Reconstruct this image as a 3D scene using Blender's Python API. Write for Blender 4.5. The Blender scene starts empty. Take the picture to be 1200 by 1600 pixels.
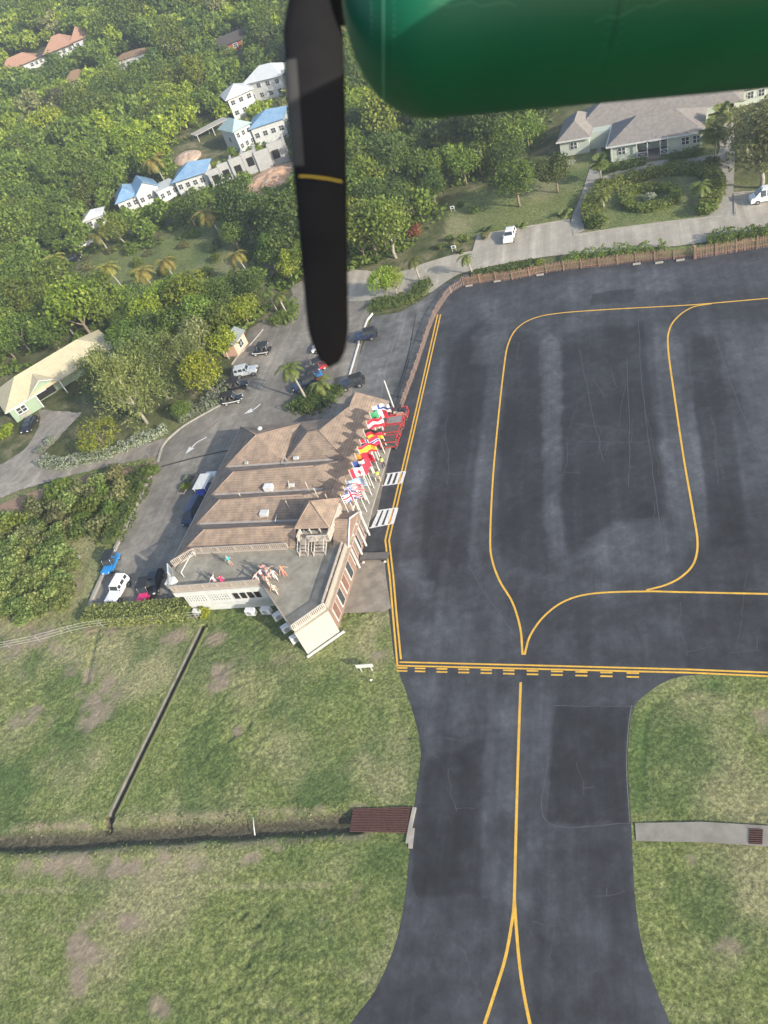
import bpy, math, random
import numpy as np
from mathutils import Vector, Matrix, geometry
random.seed(4); RNG = np.random.default_rng(7)
SC = bpy.context.scene; COL = SC.collection
PI = math.pi
# ------------------------------------------------------------------ camera
FPX, TH, RO, HC = 1180.0, math.radians(42.5), math.radians(22.5), 60.0     # focal length in photo pixels, depression, bank, height
F_ = np.array([0, math.cos(TH), -math.sin(TH)]); U0 = np.array([0, math.sin(TH), math.cos(TH)]); R0 = np.array([1., 0, 0])
R_ = math.cos(RO)*R0 - math.sin(RO)*U0; U_ = math.sin(RO)*R0 + math.cos(RO)*U0
cam_d = bpy.data.cameras.new('camera'); cam = bpy.data.objects.new('camera', cam_d); COL.objects.link(cam)
CAMM = Matrix(((R_[0], U_[0], -F_[0], 0), (R_[1], U_[1], -F_[1], 0), (R_[2], U_[2], -F_[2], HC), (0, 0, 0, 1)))
cam.matrix_world = CAMM
cam_d.sensor_fit = 'VERTICAL'; cam_d.sensor_height = 32; cam_d.lens = FPX/1600*32
cam_d.clip_start = .05; cam_d.clip_end = 6000
cam_d.dof.use_dof = True; cam_d.dof.focus_distance = 110; cam_d.dof.aperture_fstop = cam_d.lens*.001/.017
SC.camera = cam
SC.render.resolution_x = 768; SC.render.resolution_y = 1024
# ------------------------------------------------------------------ light
SUN_EL, SUN_AZ = math.radians(23), math.radians(-57.5)     # direction TO the sun, measured from +x
sd = Vector((math.cos(SUN_EL)*math.cos(SUN_AZ), math.cos(SUN_EL)*math.sin(SUN_AZ), math.sin(SUN_EL)))
W = bpy.data.worlds.new('World'); SC.world = W; W.use_nodes = True
nt = W.node_tree; nt.nodes.clear()
sky = nt.nodes.new('ShaderNodeTexSky'); sky.sky_type = 'NISHITA'; sky.sun_disc = False
sky.sun_elevation = SUN_EL; sky.sun_rotation = math.atan2(sd.x, sd.y); sky.dust_density = 2.0
bg = nt.nodes.new('ShaderNodeBackground'); bg.inputs[1].default_value = .15
wo = nt.nodes.new('ShaderNodeOutputWorld'); nt.links.new(sky.outputs[0], bg.inputs[0]); nt.links.new(bg.outputs[0], wo.inputs[0])
sl = bpy.data.lights.new('sun', 'SUN'); sl.energy = 3.7; sl.angle = math.radians(.5); sl.color = (1, .93, .80)
so = bpy.data.objects.new('sun', sl); COL.objects.link(so); so.rotation_euler = sd.to_track_quat('Z', 'Y').to_euler()
SC.view_settings.view_transform = 'Standard'; SC.view_settings.look = 'None'
SC.view_settings.exposure = .92; SC.view_settings.gamma = 1

# ------------------------------------------------------------------ survey helpers
def T(x, y):
    "height of the land: flat airfield, hillside beyond"
    s = np.clip((np.asarray(y, float)-175)/400, 0, 1); s = s*s*(3-2*s)
    w = np.clip((np.asarray(y, float)-185)/60, 0, 1)
    return 46*s + w*(1.6*np.sin(np.asarray(x)*.045+1)*np.cos(np.asarray(y)*.038) + .8*np.sin(np.asarray(x)*.11+np.asarray(y)*.07))
def ray(px, py):
    return F_ + (px-600)/FPX*R_ + (800-py)/FPX*U_
def G(px, py, z=0.):
    "point of the survey at height z"
    d = ray(px, py); t = (HC-z)/-d[2]; return Vector((d[0]*t, d[1]*t, z))
def GT(px, py, up=0.):
    "point on the land"
    d = ray(px, py); a, b = 20., 2500.
    ts = np.arange(20., 1500., 1.5); zz = HC+d[2]*ts; tt = T(d[0]*ts, d[1]*ts)+up
    k = np.argmax(zz < tt); t = ts[k] if zz[k] < tt[k] else 1200.
    lo, hi = t-1.5, t
    for _ in range(12):
        m = (lo+hi)/2
        if HC+d[2]*m < T(d[0]*m, d[1]*m)+up: hi = m
        else: lo = m
    return Vector((d[0]*hi, d[1]*hi, HC+d[2]*hi-up))
def proj(P):
    "photo pixel of points (n,3)"
    P = np.atleast_2d(np.asarray(P, float)); v = P-np.array([0, 0, HC]); f = v@F_
    return np.stack([600+FPX*(v@R_)/f, 800-FPX*(v@U_)/f], 1)
def inpoly(pts, poly):
    pts = np.asarray(pts); x, y = pts[:, 0], pts[:, 1]; r = np.zeros(len(pts), bool); n = len(poly)
    for i in range(n):
        x0, y0 = poly[i]; x1, y1 = poly[(i+1) % n]
        c = ((y0 > y) != (y1 > y)) & (x < (x1-x0)*(y-y0)/((y1-y0) or 1e-9)+x0); r ^= c
    return r
def vnoise(x, y, seed=0):
    "smooth value noise, vectorised"
    xi = np.floor(x).astype(np.int64); yi = np.floor(y).astype(np.int64); fx = x-xi; fy = y-yi
    fx = fx*fx*(3-2*fx); fy = fy*fy*(3-2*fy)
    def h(a, b):
        n = (a*374761393 + b*668265263 + seed*1442695041) & 0x7fffffff
        n = ((n ^ (n >> 13))*1274126177) & 0x7fffffff
        return ((n ^ (n >> 16)) & 0xffff)/65535.
    return (h(xi, yi)*(1-fx)+h(xi+1, yi)*fx)*(1-fy) + (h(xi, yi+1)*(1-fx)+h(xi+1, yi+1)*fx)*fy
def fbm(x, y, s, o=4, seed=0):
    r = 0; a = .5
    for i in range(o): r = r+a*vnoise(x/s*2**i, y/s*2**i, seed+i*17); a *= .5
    return r
# ------------------------------------------------------------------ materials
MATS = {}
def mat(name, c1, c2=None, scale=3., rough=.8, bump=0., bscale=None, detail=6, metal=0., spec=.3, trans=0., bands=None, perob=0., coord='Object', coat=0.):
    if name in MATS: return MATS[name]
    m = bpy.data.materials.new(name); m.use_nodes = True; n = m.node_tree; L = n.links
    b = n.nodes['Principled BSDF']; b.inputs['Roughness'].default_value = rough; b.inputs['Metallic'].default_value = metal
    b.inputs['Specular IOR Level'].default_value = spec; b.inputs['Coat Weight'].default_value = coat
    c2 = c2 or tuple(min(1, x*.82) for x in c1)
    tc = n.nodes.new('ShaderNodeTexCoord')
    nz = n.nodes.new('ShaderNodeTexNoise'); nz.inputs['Scale'].default_value = scale; nz.inputs['Detail'].default_value = detail; nz.inputs['Roughness'].default_value = .62
    L.new(tc.outputs[coord], nz.inputs['Vector'])
    rp = n.nodes.new('ShaderNodeValToRGB'); rp.color_ramp.elements[0].position = .33; rp.color_ramp.elements[1].position = .67
    rp.color_ramp.elements[0].color = (*c1, 1); rp.color_ramp.elements[1].color = (*c2, 1)
    L.new(nz.outputs[0], rp.inputs[0]); out = rp.outputs[0]
    hgt = nz.outputs[0]
    if bands:                       # (direction vector, spacing m, darkness): courses of shingle, boards, seams
        dv, sp, dk = bands
        dp = n.nodes.new('ShaderNodeVectorMath'); dp.operation = 'DOT_PRODUCT'; L.new(tc.outputs[coord], dp.inputs[0]); dp.inputs[1].default_value = dv
        d1 = n.nodes.new('ShaderNodeMath'); d1.operation = 'MULTIPLY_ADD'; L.new(dp.outputs['Value'], d1.inputs[0]); d1.inputs[1].default_value = 1/sp
        nm = n.nodes.new('ShaderNodeMath'); nm.operation = 'MULTIPLY'; L.new(nz.outputs[0], nm.inputs[0]); nm.inputs[1].default_value = .5; L.new(nm.outputs[0], d1.inputs[2])
        fr = n.nodes.new('ShaderNodeMath'); fr.operation = 'FRACT'; L.new(d1.outputs[0], fr.inputs[0])
        r2 = n.nodes.new('ShaderNodeValToRGB'); r2.color_ramp.elements[0].position = 0; r2.color_ramp.elements[0].color = (1-dk,)*3+(1,)
        r2.color_ramp.elements[1].position = .35; r2.color_ramp.elements[1].color = (1, 1, 1, 1); L.new(fr.outputs[0], r2.inputs[0])
        mx = n.nodes.new('ShaderNodeMix'); mx.data_type = 'RGBA'; mx.blend_type = 'MULTIPLY'; mx.inputs[0].default_value = 1
        L.new(out, mx.inputs[6]); L.new(r2.outputs[0], mx.inputs[7]); out = mx.outputs[2]; hgt = fr.outputs[0]
    if perob:
        oi = n.nodes.new('ShaderNodeObjectInfo'); hs = n.nodes.new('ShaderNodeHueSaturation')
        a = n.nodes.new('ShaderNodeMapRange'); L.new(oi.outputs['Random'], a.inputs[0]); a.inputs[3].default_value = 1-perob; a.inputs[4].default_value = 1+perob
        L.new(a.outputs[0], hs.inputs['Value']); L.new(out, hs.inputs['Color']); out = hs.outputs[0]
    L.new(out, b.inputs['Base Color'])
    if bump:
        bp = n.nodes.new('ShaderNodeBump'); bp.inputs['Strength'].default_value = min(1, bump*4); bp.inputs['Distance'].default_value = bump
        if bands: L.new(hgt, bp.inputs['Height'])
        else:
            nb = n.nodes.new('ShaderNodeTexNoise'); nb.inputs['Scale'].default_value = bscale or scale*4; nb.inputs['Detail'].default_value = 5
            L.new(tc.outputs[coord], nb.inputs['Vector']); L.new(nb.outputs[0], bp.inputs['Height'])
        L.new(bp.outputs[0], b.inputs['Normal'])
    MATS[name] = m; return m
def leafmat(name, dark, mid, light, rough=.55, tr=.42):
    "leaf material: every leaf its own tone, every tree a slightly different hue"
    if name in MATS: return MATS[name]
    m = bpy.data.materials.new(name); m.use_nodes = True; n = m.node_tree; L = n.links
    b = n.nodes['Principled BSDF']; b.inputs['Roughness'].default_value = rough; b.inputs['Specular IOR Level'].default_value = .35
    g = n.nodes.new('ShaderNodeNewGeometry'); rp = n.nodes.new('ShaderNodeValToRGB'); e = rp.color_ramp.elements
    e[0].position = 0; e[0].color = (*dark, 1); e[1].position = 1; e[1].color = (*light, 1); k = e.new(.5); k.color = (*mid, 1)
    L.new(g.outputs['Random Per Island'], rp.inputs[0])
    oi = n.nodes.new('ShaderNodeObjectInfo'); hs = n.nodes.new('ShaderNodeHueSaturation')
    a = n.nodes.new('ShaderNodeMapRange'); L.new(oi.outputs['Random'], a.inputs[0]); a.inputs[3].default_value = .472; a.inputs[4].default_value = .512
    a2 = n.nodes.new('ShaderNodeMapRange'); w = n.nodes.new('ShaderNodeTexWhiteNoise'); w.noise_dimensions = '1D'; L.new(oi.outputs['Random'], w.inputs['W'])
    L.new(w.outputs[0], a2.inputs[0]); a2.inputs[3].default_value = .68; a2.inputs[4].default_value = 1.25
    L.new(a.outputs[0], hs.inputs['Hue']); L.new(a2.outputs[0], hs.inputs['Value']); L.new(rp.outputs[0], hs.inputs['Color'])
    L.new(hs.outputs[0], b.inputs['Base Color'])
    t = n.nodes.new('ShaderNodeBsdfTranslucent'); L.new(hs.outputs[0], t.inputs[0]); mx = n.nodes.new('ShaderNodeMixShader'); mx.inputs[0].default_value = tr
    L.new(b.outputs[0], mx.inputs[1]); L.new(t.outputs[0], mx.inputs[2]); L.new(mx.outputs[0], n.nodes['Material Output'].inputs[0])
    MATS[name] = m; return m
# ------------------------------------------------------------------ object helpers
def tag(o, label=None, cat=None, group=None, kind=None):
    if label: o['label'] = label
    if cat: o['category'] = cat
    if group: o['group'] = group
    if kind: o['kind'] = kind
    return o
def empty(name, loc=(0, 0, 0), rz=0., label=None, cat=None, group=None):
    o = bpy.data.objects.new(name, None); COL.objects.link(o); o.location = loc; o.rotation_euler = (0, 0, rz); o.empty_display_size = .3
    return tag(o, label, cat, group)
def link(name, me, parent=None):
    o = bpy.data.objects.new(name, me); COL.objects.link(o)
    if parent: o.parent = parent
    return o
def copy_tree(o, parent=None):
    c = o.copy(); COL.objects.link(c)
    if parent: c.parent = parent
    for ch in list(o.children): copy_tree(ch, c)
    return c
def V(*a): return Vector(a)
class MB:
    "collects shapes into one mesh"
    def __init__(s, M=None): s.v = []; s.f = []; s.mi = []; s.mt = []; s.M = M or Matrix(); s.sm = []
    def _m(s, m):
        if m not in s.mt: s.mt.append(m)
        return s.mt.index(m)
    def add(s, vs, fs, m, smooth=False):
        o = len(s.v); s.v += [s.M @ Vector(v) for v in vs]; k = s._m(m)
        for f in fs: s.f.append([o+i for i in f]); s.mi.append(k); s.sm.append(smooth)
        return s
    def box(s, c, d, m, rz=0., rx=0., ry=0.):
        R = Matrix.Rotation(rz, 3, 'Z') @ Matrix.Rotation(ry, 3, 'Y') @ Matrix.Rotation(rx, 3, 'X'); c = Vector(c)
        vs = [c + R @ Vector((a*d[0]/2, b*d[1]/2, e*d[2]/2)) for a in (-1, 1) for b in (-1, 1) for e in (-1, 1)]
        return s.add(vs, [(0, 1, 3, 2), (4, 6, 7, 5), (0, 4, 5, 1), (2, 3, 7, 6), (0, 2, 6, 4), (1, 5, 7, 3)], m)
    def prism(s, poly, z0, z1, m, cap=True):
        n = len(poly); vs = [(p[0], p[1], z0) for p in poly]+[(p[0], p[1], z1) for p in poly]
        ar = sum(poly[i][0]*poly[(i+1) % n][1]-poly[(i+1) % n][0]*poly[i][1] for i in range(n))
        fs = [((i, (i+1) % n, n+(i+1) % n, n+i) if ar > 0 else (i, n+i, n+(i+1) % n, (i+1) % n)) for i in range(n)]
        if cap:
            tr = geometry.tessellate_polygon([[Vector((p[0], p[1], 0)) for p in poly]])
            for t in tr: fs.append(tuple(n+i for i in t)); fs.append(tuple(t))
        return s.add(vs, fs, m)
    def side(s, prof, y0, y1, m, smooth=False):
        "profile in x,z extruded along y"
        n = len(prof); vs = [(p[0], y0, p[1]) for p in prof]+[(p[0], y1, p[1]) for p in prof]
        fs = [(i, (i+1) % n, n+(i+1) % n, n+i) for i in range(n)]
        tr = geometry.tessellate_polygon([[Vector((p[0], p[1], 0)) for p in prof]])
        for t in tr: fs.append(tuple(t)); fs.append(tuple(n+i for i in t))
        return s.add(vs, fs, m, smooth)
    def cyl(s, p0, p1, r0, r1, m, n=10, cap=True, smooth=True):
        p0, p1 = Vector(p0), Vector(p1); d = (p1-p0).normalized(); a = d.orthogonal().normalized(); b = d.cross(a)
        vs = [p0+(a*math.cos(2*PI*i/n)+b*math.sin(2*PI*i/n))*r0 for i in range(n)]+[p1+(a*math.cos(2*PI*i/n)+b*math.sin(2*PI*i/n))*r1 for i in range(n)]
        s.add(vs, [(i, (i+1) % n, n+(i+1) % n, n+i) for i in range(n)], m, smooth)
        if cap: s.add(vs[:n], [tuple(range(n))[::-1]], m); s.add(vs[n:], [tuple(range(n))], m)
        return s
    def tube(s, pts, r, m, n=8):
        "tapered tube along points; r a number or list"
        pts = [Vector(p) for p in pts]; k = len(pts); rr = r if isinstance(r, (list, tuple)) else [r]*k; vs = []
        for i, p in enumerate(pts):
            d = (pts[min(i+1, k-1)]-pts[max(i-1, 0)]).normalized(); a = d.cross(Vector((.13, .97, .21))).normalized(); b = d.cross(a)
            vs += [p+(a*math.cos(2*PI*j/n)+b*math.sin(2*PI*j/n))*rr[i] for j in range(n)]
        fs = [(i*n+j, i*n+(j+1) % n, (i+1)*n+(j+1) % n, (i+1)*n+j) for i in range(k-1) for j in range(n)]
        fs += [tuple(range(n))[::-1], tuple((k-1)*n+j for j in range(n))]
        return s.add(vs, fs, m, True)
    def poly(s, pts, m, smooth=False):
        pts = [Vector(p) for p in pts]
        if len(pts) > 4:
            tr = geometry.tessellate_polygon([pts]); return s.add(pts, [tuple(t) for t in tr], m, smooth)
        return s.add(pts, [tuple(range(len(pts)))], m, smooth)
    def slab(s, pts, m, t=.12):
        "roof plane with thickness, top face through pts"
        pts = [Vector(p) for p in pts]; n = len(pts); nr = (pts[1]-pts[0]).cross(pts[2]-pts[0]).normalized()
        if nr.z < 0: pts = pts[::-1]; nr = -nr
        lo = [p-nr*t for p in pts]; s.add(pts+lo, [tuple(range(n)), tuple(range(2*n-1, n-1, -1))]+[(i, n+i, n+(i+1) % n, (i+1) % n) for i in range(n)], m); return s
    def ellip(s, c, r, m, nu=10, nv=7, smooth=True):
        vs = []; fs = []
        for i in range(nv+1):
            a = PI*i/nv
            for j in range(nu): vs.append((c[0]+r[0]*math.sin(a)*math.cos(2*PI*j/nu), c[1]+r[1]*math.sin(a)*math.sin(2*PI*j/nu), c[2]+r[2]*math.cos(a)))
        for i in range(nv):
            for j in range(nu): fs.append((i*nu+j, (i+1)*nu+j, (i+1)*nu+(j+1) % nu, i*nu+(j+1) % nu))
        return s.add(vs, fs, m, smooth)
    def build(s, name, parent=None, bevel=0.):
        me = bpy.data.meshes.new(name); me.from_pydata([tuple(v) for v in s.v], [], s.f)
        for m in s.mt: me.materials.append(m)
        me.polygons.foreach_set('material_index', s.mi); me.polygons.foreach_set('use_smooth', s.sm); me.update()
        o = link(name, me, parent)
        if bevel:
            b = o.modifiers.new('bevel', 'BEVEL'); b.width = bevel; b.segments = 2; b.limit_method = 'ANGLE'
        return o
def npmesh(name, verts, faces, m, parent=None, smooth=False):
    "fast mesh out of numpy quads"
    me = bpy.data.meshes.new(name); nf, k = faces.shape
    me.vertices.add(len(verts)); me.vertices.foreach_set('co', np.asarray(verts, np.float32).ravel())
    me.loops.add(nf*k); me.loops.foreach_set('vertex_index', faces.astype(np.int32).ravel())
    me.polygons.add(nf); me.polygons.foreach_set('loop_start', np.arange(0, nf*k, k, dtype=np.int32))
    try: me.polygons.foreach_set('loop_total', np.full(nf, k, np.int32))
    except Exception: pass
    if smooth: me.polygons.foreach_set('use_smooth', np.ones(nf, bool))
    me.update(calc_edges=True); me.validate()
    for x in (m if isinstance(m, (list, tuple)) else [m]): me.materials.append(x)
    return me
def quads(P, N, size, asp=.6, rng=RNG):
    "leaf quads at P with normals N"
    n = len(P); t = rng.normal(size=(n, 3)); t -= (t*N).sum(1)[:, None]*N; t /= np.linalg.norm(t, axis=1)[:, None]+1e-9
    b = np.cross(N, t); s = np.asarray(size).reshape(-1, 1)
    a, c = t*s/2, b*s*asp/2
    v = np.stack([P-a, P-c, P+a, P+c], 1).reshape(-1, 3)      # leaf-shaped diamond
    return v, np.arange(4*n).reshape(-1, 4)
def unit(n, rng=RNG):
    d = rng.normal(size=(n, 3)); return d/np.linalg.norm(d, axis=1)[:, None]
# ------------------------------------------------------------------ palette
PM = lambda *a, **k: mat(*a, **k)
white = PM('white_paint', (.60, .60, .58), (.50, .50, .48), 2, .5)
cream = PM('cream_paint', (.41, .41, .36), (.35, .35, .305), 2, .6)
black = PM('black_plastic', (.02, .02, .022), (.03, .03, .03), 5, .5)
tyre = PM('tyre_rubber', (.015, .015, .015), (.03, .03, .03), 9, .8)
glass = PM('window_glass', (.03, .04, .05), (.05, .06, .07), 3, .08, spec=.6)
chrome = PM('light_metal', (.55, .55, .56), (.42, .42, .44), 6, .35, metal=.8)
bark = PM('bark', (.16, .12, .09), (.26, .21, .16), 6, .9, bump=.05)
palebark = PM('pale_bark', (.36, .33, .28), (.24, .21, .18), 5, .9, bump=.04)
concrete = PM('concrete', (.30, .285, .25), (.20, .19, .165), 1.2, .85, bump=.02, bscale=9)
palecon = PM('pale_concrete', (.36, .335, .29), (.25, .235, .205), 1.6, .85, bump=.02, bscale=9)
shingle = PM('wood_shingles', (.345, .258, .19), (.19, .145, .112), 1.0, .85, bump=.05, bands=((0, 0, 1), .15, .30), detail=12)
greyshingle = PM('grey_shingles', (.265, .24, .215), (.185, .168, .152), 1.6, .85, bump=.03, bands=((0, 0, 1), .14, .25), detail=8)
redbrick = PM('red_wall', (.29, .19, .15), (.19, .13, .105), 5, .8, bump=.02, bands=((0, 0, 1), .1, .25))
weather = PM('weathered_wood', (.42, .37, .32), (.30, .26, .22), 8, .85, bump=.01)
deckm = PM('deck_slab', (.32, .295, .24), (.19, .175, .14), .9, .8, bump=.01, bscale=12, detail=8)
terra = PM('orange_roof', (.40, .23, .16), (.30, .18, .13), 2, .8, bands=((0, 0, 1), .25, .25))
blueroof = PM('blue_roof', (.14, .26, .42), (.24, .36, .48), .5, .4, bands=((0, 0, 1), .4, .15))
greenroof = PM('pale_green_roof', (.36, .46, .42), (.30, .40, .38), .7, .4, bands=((0, 0, 1), .4, .12))
paleroof = PM('pale_grey_roof', (.56, .58, .58), (.48, .50, .51), .8, .45, bands=((0, 0, 1), .4, .12))
darkroof = PM('charcoal_roof', (.05, .045, .045), (.08, .07, .065), 2, .7, bands=((0, 0, 1), .25, .3))
brownroof = PM('brown_roof', (.28, .18, .11), (.21, .14, .09), 2, .8, bands=((0, 0, 1), .2, .3))
yellroof = PM('straw_yellow_roof', (.50, .44, .29), (.42, .37, .245), .9, .7, bands=((0, 0, 1), .3, .1))
greenwall = PM('sage_green_wall', (.27, .35, .25), (.24, .315, .225), 2, .7, bands=((0, 0, 1), .2, .15))
palegreen = PM('pale_green_wall', (.44, .48, .41), (.38, .42, .36), 2, .7, bands=((0, 0, 1), .2, .08))
pinkwall = PM('pink_block_wall', (.62, .38, .29), (.55, .34, .26), 2, .8)
stucco = PM('white_stucco', (.56, .565, .55), (.47, .475, .46), 1.5, .8)
block = PM('bare_blockwork', (.40, .40, .39), (.33, .33, .32), 2, .9, bands=((0, 0, 1), .2, .2))
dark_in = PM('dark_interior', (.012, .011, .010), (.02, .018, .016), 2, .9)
LM = {
 'bright': leafmat('leaf_bright', (0.110, 0.173, 0.014), (0.208, 0.283, 0.026), (0.363, 0.419, 0.050)),
 'mid': leafmat('leaf_mid', (0.070, 0.118, 0.018), (0.124, 0.192, 0.028), (0.222, 0.288, 0.052)),
 'dark': leafmat('leaf_dark', (0.042, 0.078, 0.016), (0.079, 0.132, 0.026), (0.149, 0.209, 0.045)),
 'olive': leafmat('leaf_olive', (0.100, 0.120, 0.045), (0.177, 0.191, 0.072), (0.271, 0.281, 0.113)),
 'casuarina': leafmat('leaf_casuarina', (0.094, 0.131, 0.040), (0.164, 0.211, 0.061), (0.248, 0.302, 0.094), tr=.3),
 'silver': leafmat('leaf_silver', (.17, .20, .14), (.27, .31, .22), (.40, .43, .33)),
 'red': leafmat('leaf_red', (.16, .06, .03), (.28, .11, .05), (.40, .19, .09)),
 'palm': leafmat('frond_green', (.070, .105, .024), (.13, .18, .04), (.22, .26, .07)),
 'palmyellow': leafmat('frond_yellow', (.14, .17, .035), (.25, .26, .055), (.42, .33, .09)),
 'seagrape': leafmat('leaf_seagrape', (0.088, 0.142, 0.030), (0.171, 0.239, 0.060), (0.319, 0.376, 0.130)),
 'flower': leafmat('petal_white', (.45, .45, .4), (.6, .6, .55), (.7, .7, .66)),
 'hedge': leafmat('leaf_hedge', (0.071, 0.114, 0.022), (0.124, 0.182, 0.034), (0.212, 0.268, 0.060)),
}
# ================================================================== GROUND
def pdist(X, Y, pts):
    "distance to a polyline (world metres)"
    d = np.full(X.shape, 1e9)
    for (x0, y0), (x1, y1) in zip(pts[:-1], pts[1:]):
        dx, dy = x1-x0, y1-y0; t = np.clip(((X-x0)*dx+(Y-y0)*dy)/(dx*dx+dy*dy), 0, 1)
        d = np.minimum(d, np.hypot(X-x0-t*dx, Y-y0-t*dy))
    return d
def gx(pts): return [tuple(G(*p)[:2]) for p in pts]
def axis(lo, hi, st, far0, far1, gr=1.13):
    a = list(np.arange(lo, hi+st, st)); s = st; x = a[-1]
    while x < far1: s *= gr; x += s; a.append(x)
    s = st; x = a[0]; pre = []
    while x > far0: s *= gr; x -= s; pre.append(x)
    return np.array(pre[::-1]+a)
def tiers(lo, hi, st, mids, far0, far1): return axis(lo, hi, st, far0, far1, 1.045)
xs = tiers(-50, 20, .17, 0, -1600, 1800); ys = tiers(5, 66, .17, 0, -400, 3000)
X, Y = np.meshgrid(xs, ys); n0, n1 = X.shape
P2 = proj(np.stack([X.ravel(), Y.ravel(), np.zeros(X.size)], 1)); vis = (Y.ravel() > 3) & (Y.ravel() < 400)
PX = np.where(vis, P2[:, 0], -9e3).reshape(X.shape); PY = np.where(vis, P2[:, 1], -9e3).reshape(X.shape)
Z = T(X, Y)
near = (Y < 120) & (np.abs(X) < 130)
DITCH = gx([(-260, 1328), (0, 1314), (120, 1312), (170, 1306), (300, 1298), (400, 1293), (500, 1286), (560, 1283)])
DRAIN = gx([(317, 979), (292, 1031), (267, 1082), (242, 1134), (217, 1185), (192, 1237), (166, 1290)])
dd = pdist(X, Y, DITCH); dr = pdist(X, Y, DRAIN)
mead = fbm(X, Y, 7, 3, 3)
def ridg(x, y, s, sd): return 1-np.abs(2*vnoise(x/s, y/s, sd)-1)
wx, wy = X+.5*fbm(X, Y, 1.1, 2, 81), Y+.5*fbm(X, Y, 1.1, 2, 82)
tuft = .42*ridg(wx, wy*1.5, .95, 1)+.30*ridg(wx*1.2, wy, .5, 2)+.28*fbm(X, Y, 1.9, 3, 5)
rough = np.clip((fbm(X, Y, 11, 2, 9)-.30)*4, .35, 1.1)
Zn = -.05 - .36*rough*(.80-tuft) - .05*mead
wob = .5*(fbm(X, Y, 2.2, 2, 21)-.4)
tr = 1-np.clip((dd+wob-.35)/.9, 0, 1); tr = tr*tr*(3-2*tr)
Zn = Zn - .58*tr + .09*np.exp(-((dd-1.7)/.5)**2)
Zn = Zn - .75*(dr < .42)
old = gx([(150, 985), (133, 1065)]); Zn -= .22*np.exp(-(pdist(X, Y, old)/.35)**2)
ring = gx([(1115, 1067), (1060, 1075), (1020, 1095), (1003, 1130), (998, 1190), (1002, 1260)]); rg = pdist(X, Y, ring)
Zn = Zn-.10*np.exp(-(rg/.35)**2)
EDGE_ = gx([(450, 1760), (548, 1600), (585, 1550), (618, 1475), (633, 1400), (640, 1330), (646, 1270), (656, 1200), (657, 1168), (650, 1130), (636, 1085), (618, 1035), (611, 985), (604, 930)])
EDG2_ = gx([(1330, 1066), (1250, 1059), (1140, 1053), (1060, 1058), (1018, 1078), (992, 1103), (984, 1135), (981, 1200), (986, 1285), (989, 1350), (993, 1410), (1004, 1480), (1025, 1545), (1048, 1602), (1105, 1760)])
de = np.minimum(pdist(X, Y, EDGE_), pdist(X, Y, EDG2_)); ke = np.clip(1.5-de/.8, 0, 1)*(dd > 2.2); Zn = Zn*(1-ke)+(-.012)*ke
Z = np.where(near, Zn, Z-.06)
dirt = np.zeros_like(X)
for cx, cy, rx, ry, s in ((140, 1085, 42, 40, .9), (60, 1085, 40, 40, .45), (60, 1010, 60, 25, .45), (40, 1130, 25, 14, .55), (160, 1130, 30, 25, .5), (280, 990, 42, 22, .6), (340, 1060, 26, 28, .6), (410, 1026, 30, 10, .6), (345, 1000, 30, 14, .5),
                          (374, 1141, 9, 9, .9), (205, 1350, 85, 22, .95), (75, 1355, 40, 20, .7), (385, 1338, 26, 22, .9), (430, 1325, 12, 10, .8), (135, 1485, 42, 24, 1.0), (122, 1525, 14, 30, .9), (170, 1440, 60, 18, .55), (245, 1575, 14, 16, .9), (508, 1385, 10, 9, .9), (545, 1390, 20, 14, .55), (495, 1440, 12, 10, .5),
                          (570, 985, 18, 26, .75), (585, 1010, 15, 20, .5), (1125, 1480, 34, 14, .8), (1135, 1500, 14, 34, .85), (1080, 1345, 14, 16, .8), (1180, 1140, 22, 14, .4), (1190, 1120, 22, 20, .3), (230, 700, 40, 20, .5),
                          (110, 890, 26, 60, .6), (60, 980, 90, 14, .7), (200, 985, 60, 8, .5), (520, 1145, 22, 10, .35), (20, 1300, 60, 12, .45), (380, 1275, 160, 5, .5), (60, 1290, 120, 5, .6)):
    dirt = np.maximum(dirt, s*np.exp(-(((PX-cx)/rx)**2+((PY-cy)/ry)**2)))
dn = fbm(X, Y, 2.2, 6, 31)-.47
dirt = np.clip((dirt*.9+dn*3.0-.30)*1.5, 0, .85)*np.clip(dirt*3., 0, 1)
dirt = np.maximum(dirt, .5*np.exp(-((dd-1.3)/.35)**2)*(fbm(X, Y, 1.5, 3, 8) > .42))
dry = np.clip((fbm(X, Y, 8, 5, 41)-.46)*4.5, 0, 1)
dry = np.maximum(dry, np.clip(np.exp(-((((PX-250)/300)**2+((PY-1010)/70)**2)))*1.1-.2, 0, 1)*np.clip((fbm(X, Y, 4, 4, 44)-.36)*5, 0, 1))
dry = np.maximum(dry, .8*np.clip(1-np.abs((X*.55+Y*.83) % 3.4-1.7)/.5, 0, 1)*(fbm(X, Y, 5, 3, 47) > .5)*(PY > 1390)*.55)
dry = np.maximum(dry, np.exp(-((PY-1392+.02*PX)/5)**2)*(PX < 520)*.9)
mud_shade = np.clip(1.9-(dd+wob)/.62, 0, 1)*.92; mud_shade = np.maximum(mud_shade, (dr < .46)*.95)  # real mud in the ditch; along the drain slot, shade painted dark brown
wet = np.clip(1-dd/1.6, 0, 1)*.7+np.clip(1-rg/.8, 0, 1)*.35
wet = np.clip(wet+np.clip((fbm(X, Y, 5, 5, 51)-.47)*5, 0, 1)*.75, 0, 1)
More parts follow.
